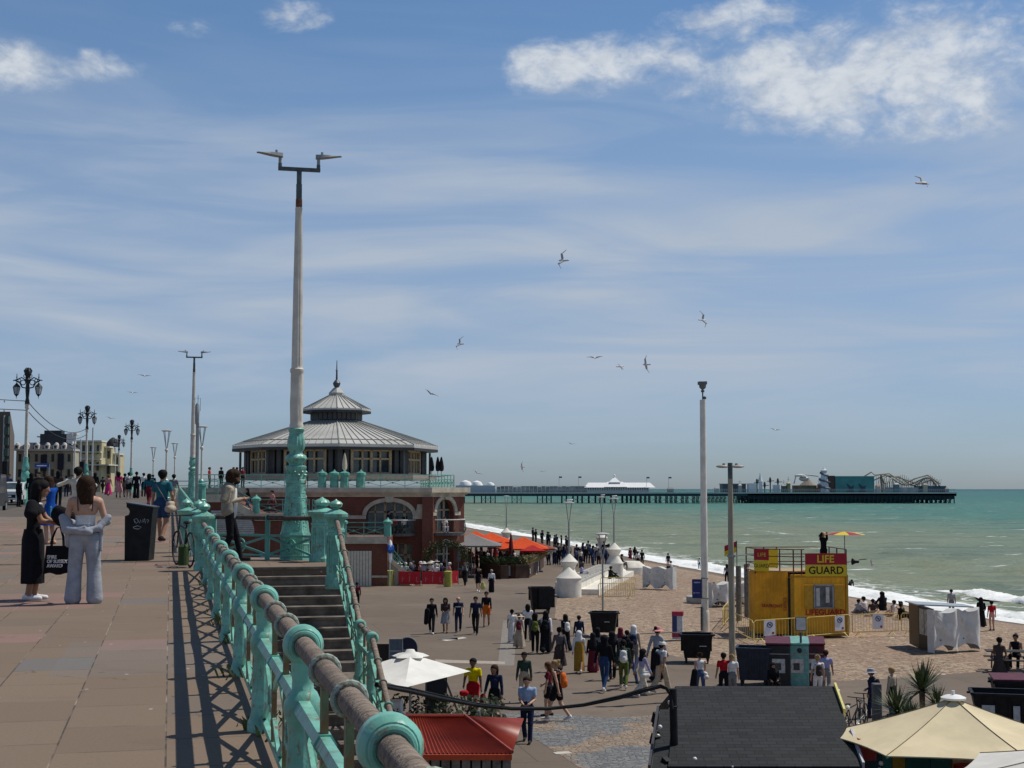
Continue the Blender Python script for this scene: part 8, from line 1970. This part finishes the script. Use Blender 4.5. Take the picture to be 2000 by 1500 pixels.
crowd(44, lambda i: (886 + (i % 16) * 10.5 + CR.uniform(-4, 4), 1120 - (i // 16) * 11 + CR.uniform(-4, 5), 0), "people on the planter edged terrace",
 [("person in black sitting on the planter edged terrace", 'sit', dict(sl='long')), ("person in dark brown standing on the planter edged terrace", 'stand', dict(sl='long', top='d', bot='k', hair='long')), ("person in navy sitting on the planter edged terrace", 'sit', dict(sl='long', top='n')), ("person in white sitting on the planter edged terrace", 'sit', dict(top='w', bot='k')), ("person in red on the planter edged terrace", 'stand', dict(top='m', bot='k'))])
for px, py, lb, kw in ((409, 918, "person in red on the upper terrace beside the green pedestal", dict(top='r', bot='e')), (432, 917, "person in black leaning on the terrace rail above the sloping stair", dict(sl='long')), (463, 917, "person in black at the terrace rail left of the pavilion", dict(sl='long')), (474, 919, "person in red at the terrace rail left of the pavilion", dict(top='m')), (456, 920, "shorter dark figure at the terrace rail left of the pavilion", dict(sl='long', top='d'))):
 q = D(px, py, 113.5); person(Vector((q.x, q.y, zt)), 1.72 * max(.9, (q.z - zt) / 1.74), CR.uniform(0, 360), 'stand', label=lb, **kw)
for px, zy, lb, kw in ((484, 1000, "person in denim coming down the outer stairs of the hall", dict(sl='long', top='k', bot='j', hair='long')), (532, 1004, "person in a pale top on the outer stair landing of the hall", dict(top='q', bot='m')), (594, 1004, "person in white at the head of the lower outer stairs, beside the big lamp", dict(top='w', bot='j'))):
 q = D(px, zy, YO + 1.6); person(q, 1.7, 120, 'walk', label=lb, **kw)
for px, lb, k in ((770, "diner in red on the wider balcony of the hall", 'r'), (790, "diner in white on the wider balcony of the hall", 'w'), (758, "waiter in black on the wider balcony of the hall", 'k')): q = D(px, 1041, YM - .8); person(q, 1.65, CR.uniform(0, 360), 'sit' if k != 'k' else 'stand', label=lb, top=k, bot='k')
q = D(868, 1041, 112.6); person(q, 1.65, 200, 'sit', label="diner in white on the narrow corner balcony", top='w', bot='w')
# ================================================================ terrace, planters, signs, birds, plants, vehicles
def umb(px_a, py_a, Y, r, dz, col, label, n=4, rot=45, group=None):
 a = D(px_a, py_a, Y); rim = [Vector((a.x + r * math.cos(R(rot + 360 / n * i)), Y + r * math.sin(R(rot + 360 / n * i)), a.z - dz)) for i in range(n)]
 return parasol("parasol", a, rim, label, col, scal=.03, drop=.12)
umb(921, 1041, 117, 3.5, .95, CANG, "large grey square parasol at the corner of the brick hall"); umb(928, 1037, 127, 2.6, .75, CANO, "orange parasol just behind the grey one"); umb(960, 1040, 124, 2.8, .75, CANO, "bright orange parasol in the middle of the terrace")
umb(1022, 1048, 121, 3.0, .95, CANO, "orange parasol at the right end of the terrace"); umb(1004, 1057, 124, 1.5, .5, CANP, "small white parasol between two orange ones"); umb(1052, 1059, 124, 2.0, .5, M("canvas_brown", (.22, .06, .03), .8), "dark rust parasol at the far right of the terrace")
umb(942, 1052, 121, 1.7, .45, CANR, "small red parasol in front of the bright orange one"); umb(983, 1058, 122, 1.6, .45, CANO, "small orange parasol between the closed red and closed maroon ones"); umb(1040, 1064, 119, 1.5, .45, CANR, "small red parasol over the grassy planters at the terrace corner")
for px, y0, y1, Y, c, lb in ((967, 1062, 1113, 116, CANR, "tall closed red parasol in front of the terrace planters"), (998, 1043, 1104, 119, M("canvas_maroon", (.13, .015, .02), .8), "closed maroon parasol beside the right orange parasol"), (895, 1062, 1112, 115, CANG, "closed grey parasol under the large grey one"), (676, 885, 1, 1, 0, 0)):
 if c: folded_parasol(px, y0, y1, Y, c, lb)
def planter(px0, px1, py, label, wood=(.085, .045, .028)):
 a, b = gl(px0, py[0]), gl(px1, py[1]); d = b - a; L = d.length; t = thing("planter_box", label, "planter", a, math.atan2(d.y, d.x), "dark wooden planters round the terrace")
 MB().bb(0, L, 0, .7, 0, 1.02).build("box", M("planter_wood", wood, .7, var=.3, scale=2), t, None); MB().bb(-.04, L + .04, -.04, .74, 1.02, 1.08).build("rim", M("planter_rim", (.12, .07, .045), .6), t, None)
 g_ = MB(); rg = random.Random(int(px0)); pal = px0 > 1015
 for i in range(int(170 * L / 2)):
  x, y, h = rg.uniform(0, L), rg.uniform(.05, .65), rg.uniform(.25, .8); dx, dy = rg.gauss(0, .3), rg.gauss(0, .25); w = rg.uniform(.02, .05)
  g_.add([(x - w, y, 1.05), (x + w, y, 1.05), (x + dx + w * .4, y + dy, 1.05 + h * .8), (x + dx * 1.6, y + dy * 1.6, 1.05 + h * .9)], [(0, 1, 2, 3)])
 g_.build("grasses", M("grass_straw", (.36, .29, .14), .8, var=.4) if pal else M("planter_green", (.05, .07, .025), .8, var=.6), t)
 return t
t = planter(940, 978, (1126, 1131), "dark planter with green shrubs at the left of the terrace front"); t = planter(981, 1003, (1129, 1130), "planter with pink and white posters on its face")
MB().bb(.12, .42, -.03, -.01, .25, .98).build("poster", M("poster_pink", (.45, .22, .18), .7), t, None); MB().bb(.48, .8, -.03, -.01, .2, 1.0).build("poster", NOT, t, None)
planter(1007, 1032, (1130, 1129), "planter with shrubs at the front corner of the terrace"); t = planter(1033, 1049, (1129, 1120), "planter with straw coloured grasses at the right corner of the terrace"); MB().bb(.1, .7, -.05, -.02, .25, .9).build("menu_panel", M("menu_black", (.01, .01, .01), .6), t, None)
for z_ in (.35, .5, .65): MB().bb(.18, .6, -.07, -.05, z_, z_ + .06).build("lettering", WHITEP, t, None)
t = planter(1049.5, 1062, (1120, 1107), "planter with straw coloured grasses receding along the terrace side"); MB().bb(.4, .9, -.05, -.02, .15, 1.0).build("poster", NOT, t, None)
# red banner barriers in front of the diners
BAN = M("banner_red", (.52, .012, .025), .6, var=.12); BW = M("banner_white", (.48, .17, .16), .7)
def banner(a, b, label):
 p, q = gl(*a), gl(*b); d = q - p; L = d.length; t = thing("banner_barrier", label, "barrier", p, math.atan2(d.y, d.x), "red cafe banners")
 MB().bb(0, L, -.02, .02, .12, 1.0).build("banner", BAN, t, None)
 for x in (0, L): MB().cyl((x, 0, 0), (x, 0, 1.08), .025, n=6).build("post", DARKG, t)
 MB().bar((0, 0, 1.02), (L, 0, 1.02), .04, .04).build("top_rail", BAN, t, None)
 n = max(3, int(L / .42)); l = MB()
 for i in range(n):
  x = L * (i + .5) / n
  l.bb(x - .03, x + .03, -.03, -.022, .28, .66 + .06 * (i % 2))
  if i % 3 == 0: l.bb(x, x + .16, -.03, -.022, .5, .55)
  if i % 4 == 2: l.bb(x, x + .14, -.03, -.022, .28, .33)
 l.torus((L / 2, -.025, .86), (0, 1, 0), .06, .012, 14, 5); l.build("lettering", BW, t, None)
banner((779, 1144), (821, 1144.5), "red cafe banner with faded white lettering, the left one"); banner((824, 1144.5), (866, 1144), "red cafe banner with faded white lettering, the middle one"); banner((869, 1143.5), (895, 1142), "brighter red cafe banner at the right end of the row")
for px, py, lb in ((761, 1144, "yellow litter sack holder at the corner of the garage wall"), (875, 1146, "yellow green sack holder in front of the right hand red banner")): tag(MB().lathe([(.28, 0), (.3, .3), (.26, .8), (.3, 1.1), (.2, 1.15)], 14).build("sack_holder", M("sack_yellow", (.34, .33, .06), .6, var=.2), None, 40, gl(px, py)), lb, "sack")
q = gl(872, 1133); t = thing("round_sign", "round white sign on a post in front of the hall entrance", "sign", q); z = lambda p: D(872, p, q.y).z - LOW
MB().cyl((0, .05, 0), (0, .05, z(1065)), .05, n=8).build("post", GREYM, t); MB().cyl((0, 0, z(1061)), (0, .06, z(1061)), 8 * q.y / FPX, n=24).build("disc", M("disc_white", (.62, .60, .60), .5), t); MB().torus((-.05, -.01, z(1059)), (0, 1, 0), .1, .015, 14, 5).bar((-.15, -.01, z(1064)), (.15, -.01, z(1064)), .03, .02).build("mark", M("mark_grey", (.25, .25, .26), .6), t)
# green arch of foliage round the entrance
t = thing("foliage_arch", "arch of dark foliage over the ground floor entrance of the hall", "plant", D(872, 1143, 109.5)); base = t.location.copy(); t.location.z = LOW
fb = MB(); rg = random.Random(5)
for i in range(900):
 a = math.pi * rg.random(); rr = 1.35 + rg.gauss(0, .17); x, z_ = rr * math.cos(a) * 1.15, 1.6 + rr * math.sin(a); y = rg.uniform(-.3, .3); s_ = rg.uniform(.05, .13); an = rg.random() * 6.3
 fb.add([(x - s_ * math.cos(an), y, z_ - s_ * math.sin(an)), (x + s_ * .4 * math.sin(an), y + rg.uniform(-.1, .1), z_ - s_ * .4 * math.cos(an)), (x + s_ * math.cos(an), y + rg.uniform(-.1, .1), z_ + s_ * math.sin(an)), (x - s_ * .4 * math.sin(an), y, z_ + s_ * .4 * math.cos(an))], [(0, 1, 2, 3)])
fb.build("foliage", M("arch_leaf", (.055, .06, .02), .8, var=.6), t); MB().tube([(1.5 * math.cos(math.pi * i / 12) * 1.05, 0, 1.6 + 1.35 * math.sin(math.pi * i / 12)) for i in range(13)], .05, 5).cyl((-1.57, 0, 0), (-1.57, 0, 1.6), .05, n=5).cyl((1.57, 0, 0), (1.57, 0, 1.6), .05, n=5).build("stem", DARKG, t)
# lower stair beside the hall, with a blue and white flag
p0, p1 = D(757, 1062, YO + .8), D(803, 1120, YO + .3); t = thing("hall_stair", "outer stair with turquoise rail descending beside the garage wall", "staircase", (p0.x, YO + .5, LOW)); z0 = p0.z - LOW - .9
sw = MB(); N = 15; dx = (p1.x - p0.x)
for i in range(N): sw.bb(dx * i / N, dx * (i + 1) / N + .01, 0, 1.6, 0, max(.05, z0 * (1 - (i + .5) / N)))
sw.build("steps", STONE, t, None); rl = MB(); far_rail(rl, (0, 0, z0), (dx, 0, 0.02), 1.0, 4); rl.build("rail", TURQ2, t, None); MB().bar((0, -.12, z0 - .05), (dx + .9, -.12, -.3), .14, .3).build("string", STONE, t, None)
q = D(762, 1063, YO - .4); t = thing("promotional_flag", "blue and white flag bundle on a white pole at the garage corner", "flag", (q.x, q.y, LOW)); z = lambda p: D(762, p, q.y).z - LOW
MB().cyl((0, 0, 0), (0, 0, z(1058)), .03, n=6).build("pole", WHITEP, t); MB().lathe([(.05, z(1100)), (.13, z(1090)), (.12, z(1080))], 10, mod=lambda a, i, r: r * (1 + .3 * math.sin(3 * a + i))).lathe([(.2, z(1068)), (.12, z(1058)), (.02, z(1054))], 10).build("white_cloth", WHITEP, t); MB().lathe([(.12, z(1081)), (.27, z(1074)), (.22, z(1066)), (.1, z(1062))], 10, mod=lambda a, i, r: r * (1 + .25 * math.sin(3 * a + i))).build("blue_cloth", M("flag_blue", (.02, .10, .42), .6), t)
# pavement boards near the white parasol
for px, py, w_, c, lb in ((796, 1300, .62, (.015, .02, .05), "dark arched pavement sign behind the white parasol"), (773, 1302, .42, (.10, .14, .18), "smaller grey pavement sign beside the dark arched one"), (749, 1296, .45, (.03, .026, .024), "plain dark board between the stair rail and the pavement signs")):
 q = gl(px, py + 9); h = 1.25 if w_ != .45 else .95; pr = [(-w_, 0, 0), (w_, 0, 0), (w_, 0, h * .72)] + ([(w_ * math.cos(R(a)), 0, h * .72 + w_ * .62 * math.sin(R(a))) for a in range(15, 180, 15)] if w_ == .62 else [(w_, 0, h), (-w_, 0, h)]) + [(-w_, 0, h * .72)]
 t = thing("pavement_sign", lb, "sign", q); MB().ext([(x * .62, y, z_) for x, y, z_ in pr], (0, .06, 0)).build("board", M("board_%d" % px, c, .5), t, None)
 if w_ != .45:
  MB().tube([(x * .62, 0, z_) for x, y, z_ in pr], .02, 5, closed=True).build("frame", GREYM, t)
  for i in range(3): MB().bb(-.26 + .05 * i, .2, -.012, 0, h * (.6 - .14 * i), h * (.65 - .14 * i)).build("lettering", M("board_text", (.30, .34, .40), .6), t, None)
q = gl(878, 1398); t = thing("folding_board", "dark folding board standing between the white parasol and the lifeguard", "sign", (D(872, 1340, 43).x, 43.0, LOW)); MB().bar((-.3, 0, 0), (-.28, .0, 1.5), .6, .05, up=(0, 1, 0)).build("board", M("fold_board", (.02, .025, .035), .5), t, None); MB().bar((.5, .2, 0), (-.05, 0, 1.45), .06, .05).bar((-.62, 0, 0), (-.6, 0, 1.5), .05, .06).build("frame", M("fold_frame", (.12, .115, .10), .7), t, None)
q = D(952, 1430, 31.5); t = thing("glazed_screen", "dark glass screen in a grey frame right of the red roof", "screen", (q.x, 31.5, LOW)); hh = 2.05
MB().bar((-.18, .6, .1), (.18, -.6, .1), .03, .03).ext([(-.2, .7, .05), (.24, -.75, .05), (.24, -.75, hh - .1), (-.2, .7, hh)], (.02, .006, 0)).build("panel", M("screen_glass", (.015, .02, .035), .15, spec=.7), t, None)
for x, y, h in ((-.2, .72, hh + .1), (.25, -.77, hh)): MB().cyl((x, y, 0), (x, y, h), .03, n=8).build("post", GREYM, t)
# seating and hedge between the stairs and the red roof
t = thing("cafe_hedge", "dark leafy hedge with pinkish blooms around the cafe seats below the white parasol", "hedge", (D(848, 1400, 37.6).x, 37.6, LOW)); fb = MB(); rg = random.Random(8)
for i in range(2600):
 sd = i % 3; x = rg.uniform(-1.35, 1.5) if sd else 1.45 + rg.gauss(0, .16); y = rg.gauss(0, .18) if sd == 1 else (2.6 + rg.gauss(0, .2) if sd == 2 else rg.uniform(-.9, 2.6)); z_ = rg.uniform(.35, 1.35); s_ = rg.uniform(.04, .10); n1 = Vector((rg.gauss(0, 1), rg.gauss(0, 1), rg.gauss(0, 1))).normalized(); n2 = n1.orthogonal().normalized(); c = Vector((x, y, z_))
 fb.mat(1 if rg.random() < .08 else 0).add([c - n1 * s_, c + n2 * s_ * .5, c + n1 * s_, c - n2 * s_ * .5], [(0, 1, 2, 3)])
fb.build("foliage", [M("hedge_leaf", (.035, .05, .022), .75, var=.6, scale=30), M("hedge_bloom", (.30, .20, .17), .8)], t, None); tr = MB()
for i in range(16): tr.cyl((-1.3 + i * .18, 0, 0), (-1.3 + i * .18, 0, 1.15), .02, n=4)
tr.build("stem", DARKG, t); MB().bb(-1.4, 1.6, -.28, .28, 0, .42).bb(-1.4, 1.6, 2.35, 2.85, 0, .42).build("trough", M("trough_brown", (.05, .035, .03), .8), t, None)
q = D(762, 1372, 38); t = thing("white_cabinet", "white cabinet with dark grille beside the stair rail under the white parasol", "cabinet", (q.x, 37.9, LOW)); MB().bbox((0, .3, .75), (.62, .6, 1.5), .03).build("body", WHITEP, t, 30); MB().bb(-.2, .22, -.02, 0, .75, 1.25).build("grille", BLACKM, t, None)
t = thing("cafe_table", "reddish timber cafe table inside the hedge under the white parasol", "table", (D(828, 1375, 39).x, 39.0, LOW))
for i in range(6): MB().bb(-.8, .8, -.45 + i * .15, -.45 + i * .15 + .13, .7, .74).build("plank", M("cafe_wood", (.25, .13, .09), .7, var=.3), t, None)
for x in (-.7, .7): MB().bb(x - .04, x + .04, -.35, .35, 0, .7).build("leg", DARKG, t, None)
q = D(884, 1388, 30.2); person(Vector((q.x, 30.4, LOW)), 1.62, 180, 'stand', label="person in a red top just behind the ridge of the red roof", top='r', bot='r', hair='hijab', hc='r')
# ---- gulls
def gull(px, py, Y, span, yaw, roll, lift, label, perched=False):
 q = D(px, py, Y); P = []; s_ = span / 1.55
 P += [dict(a=(0, -.16, 0), b=(0, .10, .01), ra=.055, rb=.075), dict(a=(0, .12, .02), b=(0, .21, .04), ra=.055, rb=.045), dict(a=(0, .25, .035), b=(0, .29, .025), ra=.014, rb=.008, m=2), dict(a=(0, -.17, 0), b=(0, -.32, 0), ra=.045, rb=.05, q=1)]
 for w in (-1, 1):
  if perched: P += [dict(a=(w * .06, .08, .03), b=(w * .04, -.30, .02), ra=.04, rb=.015, m=1)]
  else: P += [dict(a=(w * .05, .06, .02), b=(w * .34, .12, .02 + lift), ra=.055, rb=.045, m=1), dict(a=(w * .05, .0, .02), b=(w * .33, .06, .02 + lift), ra=.05, rb=.04, m=1), dict(a=(w * .34, .10, .02 + lift), b=(w * .64, -.08, .02 + lift * .7), ra=.04, rb=.012, m=1), dict(a=(w * .60, -.05, .02 + lift * .73), b=(w * .68, -.12, .02 + lift * .65), ra=.016, rb=.008, m=2)]
 if perched: P += [dict(a=(w * .03, 0, -.05), b=(w * .03, 0, -.14), ra=.012, rb=.01, m=2) for w in (-1, 1)]
 t = thing("seagull", label, "seagull", q, R(yaw), "seagulls"); t.rotation_euler.y = R(roll); t.scale = (s_,) * 3
 link("body", sdf_mesh(P, .022, "body", [M("gull_white", (.72, .72, .72), .7), M("gull_wing", (.42, .43, .45), .7), M("gull_dark", (.06, .05, .04), .7)], k=.02), t)
for i, a in enumerate(((1801, 358, 50, 1.15, -75, 35, .1, "seagull gliding alone at the upper right of the sky"), (1100, 509, 60, 1.2, 60, -60, .16, "seagull banking alone in the middle of the sky"), (1372, 625, 75, 1.2, -60, 65, .14, "seagull high above the white camera pole"), (899, 672, 75, 1.1, 55, -55, .15, "seagull above the right end of the pavilion roof"),
 (1162, 699, 90, 1.25, -20, 0, .08, "seagull gliding level, left of a trio over the sea"), (1212, 716, 85, 1.2, -80, 25, -.08, "seagull with drooping wings, middle of the trio over the sea"), (1262, 712, 80, 1.25, 60, 70, .15, "seagull with upright wings, right of the trio over the sea"), (842, 769, 90, 1.2, 30, 25, .1, "seagull flying just above the right slope of the pavilion roof"),
 (1514, 840, 140, 1.3, -20, 10, .1, "small seagull over the sea left of the timber lamp head"), (932, 924, 120, 1.1, 20, 25, .12, "seagull low over the domed end of the pier"), (1020, 912, 130, 1.2, 70, 75, .1, "seagull turning on edge above the pier"), (1060, 921, 160, 1.0, 10, 0, .1, "tiny seagull above the pier left of the white pavilion"), (1116, 867, 150, 1.1, 15, 10, .1, "tiny seagull high above the white pier pavilion"),
 (282, 734, 110, 1.2, 10, 5, .06, "seagull over the town left of the distant double-headed lamp"), (259, 767, 130, 1.1, 0, 5, .05, "tiny seagull over the town above the ornate lamps"), (216, 817, 130, 1.0, 30, 10, .1, "tiny seagull beside the second ornate lamp"), (1703, 1101, 120, 1.1, 60, 60, .1, "seagull skimming the sea right of the umbrella"))): gull(*a)
for px, py, Y, lb in ((1114, 977, 99, "seagull perched on the near bowl bollard lamp"), (1201, 969, 119, "seagull perched on the far bowl bollard lamp"), (1178, 967, 148, "seagull perched on the distant V headed lamp")): gull(px, py, Y, 1.3, -60, 0, 0, lb, True)
# ---- yuccas and the bicycle
def yucca(px, py, Y, h, n, L, label, trunk=True):
 b = D(px, 1400, Y); t = thing("yucca", label, "plant", (b.x, Y, LOW), 0, "yuccas by the bicycle"); rg = random.Random(px); lf = MB()
 for i in range(n):
  a = rg.uniform(0, 6.283); e = rg.uniform(-.35, 1.45) if trunk else rg.uniform(.1, 1.4); l = L * rg.uniform(.7, 1.1); w = .022 + .012 * rg.random(); d = Vector((math.cos(a) * math.cos(e), math.sin(a) * math.cos(e), math.sin(e))); s_ = Vector((-math.sin(a), math.cos(a), 0)); o = Vector((0, 0, h)); m_ = o + d * l * .5; tip = o + d * l - Vector((0, 0, .18 * l * max(0, 1 - e)))
  lf.add([o - s_ * w * .5, o + s_ * w * .5, m_ + s_ * w, m_ - s_ * w, tip], [(0, 1, 2, 3), (3, 2, 4)])
 lf.build("leaf", M("yucca_leaf", (.085, .11, .045), .5, var=.5, scale=8, spec=.4), t, None)
 if trunk: MB().lathe([(.12, 0), (.075, h * .5), (.09, h)], 10).build("trunk", M("yucca_trunk", (.17, .125, .08), .9, var=.4), t)
yucca(1802, 1340, 41, 1.36, 170, 1.0, "tallest yucca with a bare trunk, above the cream parasol"); yucca(1752, 1390, 40, .9, 130, .85, "low spiky yucca left of the tall one"); yucca(1830, 1390, 40.5, 1.0, 70, .7, "low yucca just right of the tall one"); yucca(1776, 1400, 39.5, .7, 90, .7, "small tuft between the yuccas and the cream parasol", False)
def bicycle(loc, rz, label, col=BLACKM, s_=1.0):
 t = thing("bicycle", label, "bicycle", loc, rz); t.scale = (s_,) * 3
 for x in (-.52, .52):
  o = MB().torus((x, 0, .34), (0, 1, 0), .325, .02, 26, 6).build("wheel", BLACK, t); sp = MB()
  for k in range(8): a = math.pi * k / 8; sp.cyl((x - .32 * math.cos(a), 0, .34 - .32 * math.sin(a)), (x + .32 * math.cos(a), 0, .34 + .32 * math.sin(a)), .003, n=3, cap=False)
  sp.build("spokes", GREYM, o)
 f = MB()
 for a, b in (((-.52, .34), (-.08, .30)), ((-.08, .30), (.36, .72)), ((-.08, .30), (-.22, .80)), ((-.20, .74), (.34, .80)), ((-.52, .34), (-.20, .74)), ((.52, .34), (.34, .82)), ((.34, .82), (.31, .98))): f.cyl((a[0], 0, a[1]), (b[0], 0, b[1]), .018, n=6)
 f.build("frame", col, t); MB().tube([(.28, -.28, 1.0), (.33, -.2, .99), (.33, .2, .99), (.28, .28, 1.0)], .014, 6).build("handlebar", BLACK, t); MB().ell((-.24, 0, .86), (.14, .07, .035), 10, 6).cyl((-.22, 0, .78), (-.235, 0, .86), .014, n=6).build("saddle", BLACK, t)
 c = MB().torus((-.08, 0, .30), (0, 1, 0), .09, .012, 14, 5); c.bar((-.08, -.08, .30), (0, -.08, .16), .02, .02).bar((-.08, .08, .30), (-.16, .08, .44), .02, .02); c.build("crank", GREYM, t)
bicycle(Vector((D(1664, 1400, 42).x, 42, LOW)), R(50), "black bicycle parked beyond the yellow edged end of the black roof"); bicycle(Vector((D(1683, 1400, 42.8).x, 42.8, LOW)), R(64), "second bicycle leaning against the grey post")
q = Vector((D(1713, 1400, 42).x, 42, LOW)); tag(MB().bbox((0, 0, .72), (.24, .28, 1.44), .02).build("grey_post", M("post_slate", (.10, .105, .11), .6), None, 30, q), "square slate grey post beside the bicycles", "post")
p = UV(24.9, -.35); bicycle(Vector((p.x, p.y, PZ(p.y))), ANG + R(14), "dark bicycle leaning on the railing pillar at the stair opening"); 
t = thing("bicycle_bag", "green pannier on the bicycle by the stair opening", "bag", Vector((p.x + .12, p.y - .5, PZ(p.y) + .02))); MB().bbox((0, 0, .22), (.16, .3, .4), .04).build("bag_body", M("pannier_green", (.03, .06, .012), .7), t, 30)
# ---- vehicles at the left
def car(loc, rz, label, col, van=False):
 t = thing("parked_car", label, "car", loc, rz, "vehicles at the left edge"); L, W_, Hh = (4.4, 1.8, 1.45) if not van else (4.9, 1.9, 1.95)
 pr = [(-L / 2, .35), (-L / 2, .85), (-L / 2 + .15, .95), (-L * .30, 1.0 if not van else 1.1), (-L * .17, Hh), (L * .28, Hh), (L * .43, 1.0), (L / 2, .9), (L / 2, .35)]
 MB().ext([(x, -W_ / 2, z_) for x, z_ in pr], (0, W_, 0)).build("body", col, t, None)
 MB().ext([(-L * .28, -W_ / 2 - .01, 1.0), (-L * .17, -W_ / 2 - .01, Hh - .08), (L * .27, -W_ / 2 - .01, Hh - .08), (L * .40, -W_ / 2 - .01, 1.0)], (0, W_ + .02, 0)).build("side_window", GLASS, t, None); MB().ext([(-L * .295, -W_ * .44, 1.03), (-L * .178, -W_ * .42, Hh - .06), (-L * .178, W_ * .42, Hh - .06), (-L * .295, W_ * .44, 1.03)], (-.03, 0, .01)).build("windscreen", GLASS, t, None)
 for x in (-L * .31, L * .31):
  for y in (-1, 1): o = MB().cyl((x, y * (W_ / 2 - .12), .32), (x, y * (W_ / 2 + .02), .32), .32, n=18).build("wheel", BLACK, t); MB().cyl((x, y * (W_ / 2), .32), (x, y * (W_ / 2 + .03), .32), .18, n=14).build("rim", GREYM, o)
 for y in (-1, 1): MB().bb(-L / 2 - .02, -L / 2 + .1, y * W_ * .36 - .18, y * W_ * .36 + .18, .68, .84).build("headlight", M("headlamp", (.6, .6, .6), .2), t, None)
 MB().bb(-L / 2 - .03, -L / 2, -.5, .5, .45, .65).build("grille", BLACK, t, None); MB().bb(-L / 2 - .045, -L / 2 - .03, -.26, .26, .5, .6).build("number_plate", WHITEP, t, None)
ZR = lambda y: PZ(y) - .13
for px, Y, lb, c, v in ((22, 92, "white car facing the camera behind the crowd at the left edge", M("car_white", (.62, .64, .64), .3, var=.05, spec=.6), False), (-34, 72, "dark people carrier at the very left edge of the photo", M("car_black", (.02, .022, .03), .3, var=.1, spec=.6), True)): car(Vector((D(px, 960, Y).x, Y, ZR(Y))), R(103), lb, c, v)
car(Vector((D(44, 960, 98).x, 98, ZR(98))), R(103), "silver car farther back behind the white one at the left", M("car_silver", (.34, .35, .36), .3, metal=.3, spec=.6))
# direction sign and traffic light among the crowd
Y = 100.0; q = D(85, 960, Y); q.z = PZ(Y) - .1; t = thing("direction_sign", "blue direction sign between the two nearest ornate lamps", "sign", q); z = lambda p: D(85, p, Y).z - q.z
for x in (-.35, .35): MB().cyl((x, 0, 0), (x, 0, z(906)), .04, n=6).build("post", GREYM, t)
MB().bb(-.65, .38, -.05, -.02, z(913), z(905)).build("panel", M("sign_blue", (.02, .07, .28), .5), t, None); MB().bb(-.5, .2, -.06, -.05, z(910.5), z(908.5)).build("lettering", WHITEP, t, None)
for px, Y, lb in ((160, 112, "black traffic light beside the second ornate lamp"), (10, 96, "black traffic light by the brown apartment block")):
 q = D(px, 960, Y); q.z = PZ(Y) - .1; t = thing("traffic_light", lb, "traffic light", q); h = D(px, 902, Y).z - q.z; MB().cyl((0, 0, 0), (0, 0, h), .05, n=8).build("post", BLACKM, t); MB().box((0, -.1, h - .45), (.32, .25, .95)).build("signal_head", BLACK, t, None)
for px, y0, Y, lb in ((144, 862, 130, "plain white mast in front of the mansard hotel, the left one"), (155.5, 858, 126, "plain white mast just left of the second ornate lamp"), (179, 835, 120, "plain white mast just right of the second ornate lamp")):
 q = D(px, 960, Y); q.z = PZ(Y) - .1; tag(MB().cyl((0, 0, 0), (0, 0, D(px, y0, Y).z - q.z), .09, .06, 8).build("white_mast", M("mast_white", (.60, .60, .57), .5), None, 30, q), lb, "mast")
# ---- weeds along the foot of the railing
wd = MB(); rg = random.Random(4)
for c in range(72):
 u = rg.choice(us_main[2:]) + rg.gauss(.1, .25) if rg.random() < .75 else rg.uniform(1, 23); v_ = rg.gauss(-.06, .07); p0 = UV(u, -v_)
 for i in range(rg.randint(4, 22)):
  x, y = p0.x + rg.gauss(0, .05), p0.y + rg.gauss(0, .09); h = rg.uniform(.02, .11); a = rg.uniform(0, 6.3); w = rg.uniform(.004, .012); dx, dy = math.cos(a) * h * .7, math.sin(a) * h * .7; z_ = PZ(y)
  wd.mat(1 if rg.random() < .25 else 0).add([(x - w, y, z_), (x + w, y, z_), (x + dx * .5 + w, y + dy * .5, z_ + h * .7), (x + dx, y + dy, z_ + h)], [(0, 1, 2, 3)])
o = stuff(wd.build("weeds", [GRASSM, M("dry_weed", (.30, .23, .12), .85, var=.4)], None, None))
# small striped towel on the beach
q = gl(1690, 1199, -6.2); tag(MB().ext([(0, 0, 0), (.8, .1, 0), (1.0, 1.5, .12), (.1, 1.5, .1)], (0, 0, .04)).build("beach_towel", M("towel_blue", (.40, .52, .66), .8, col2=(.12, .28, .55), scale=2.5), None, None, (q.x, q.y, q.z + .35)), "blue and white beach towel in the seated beach group", "towel")
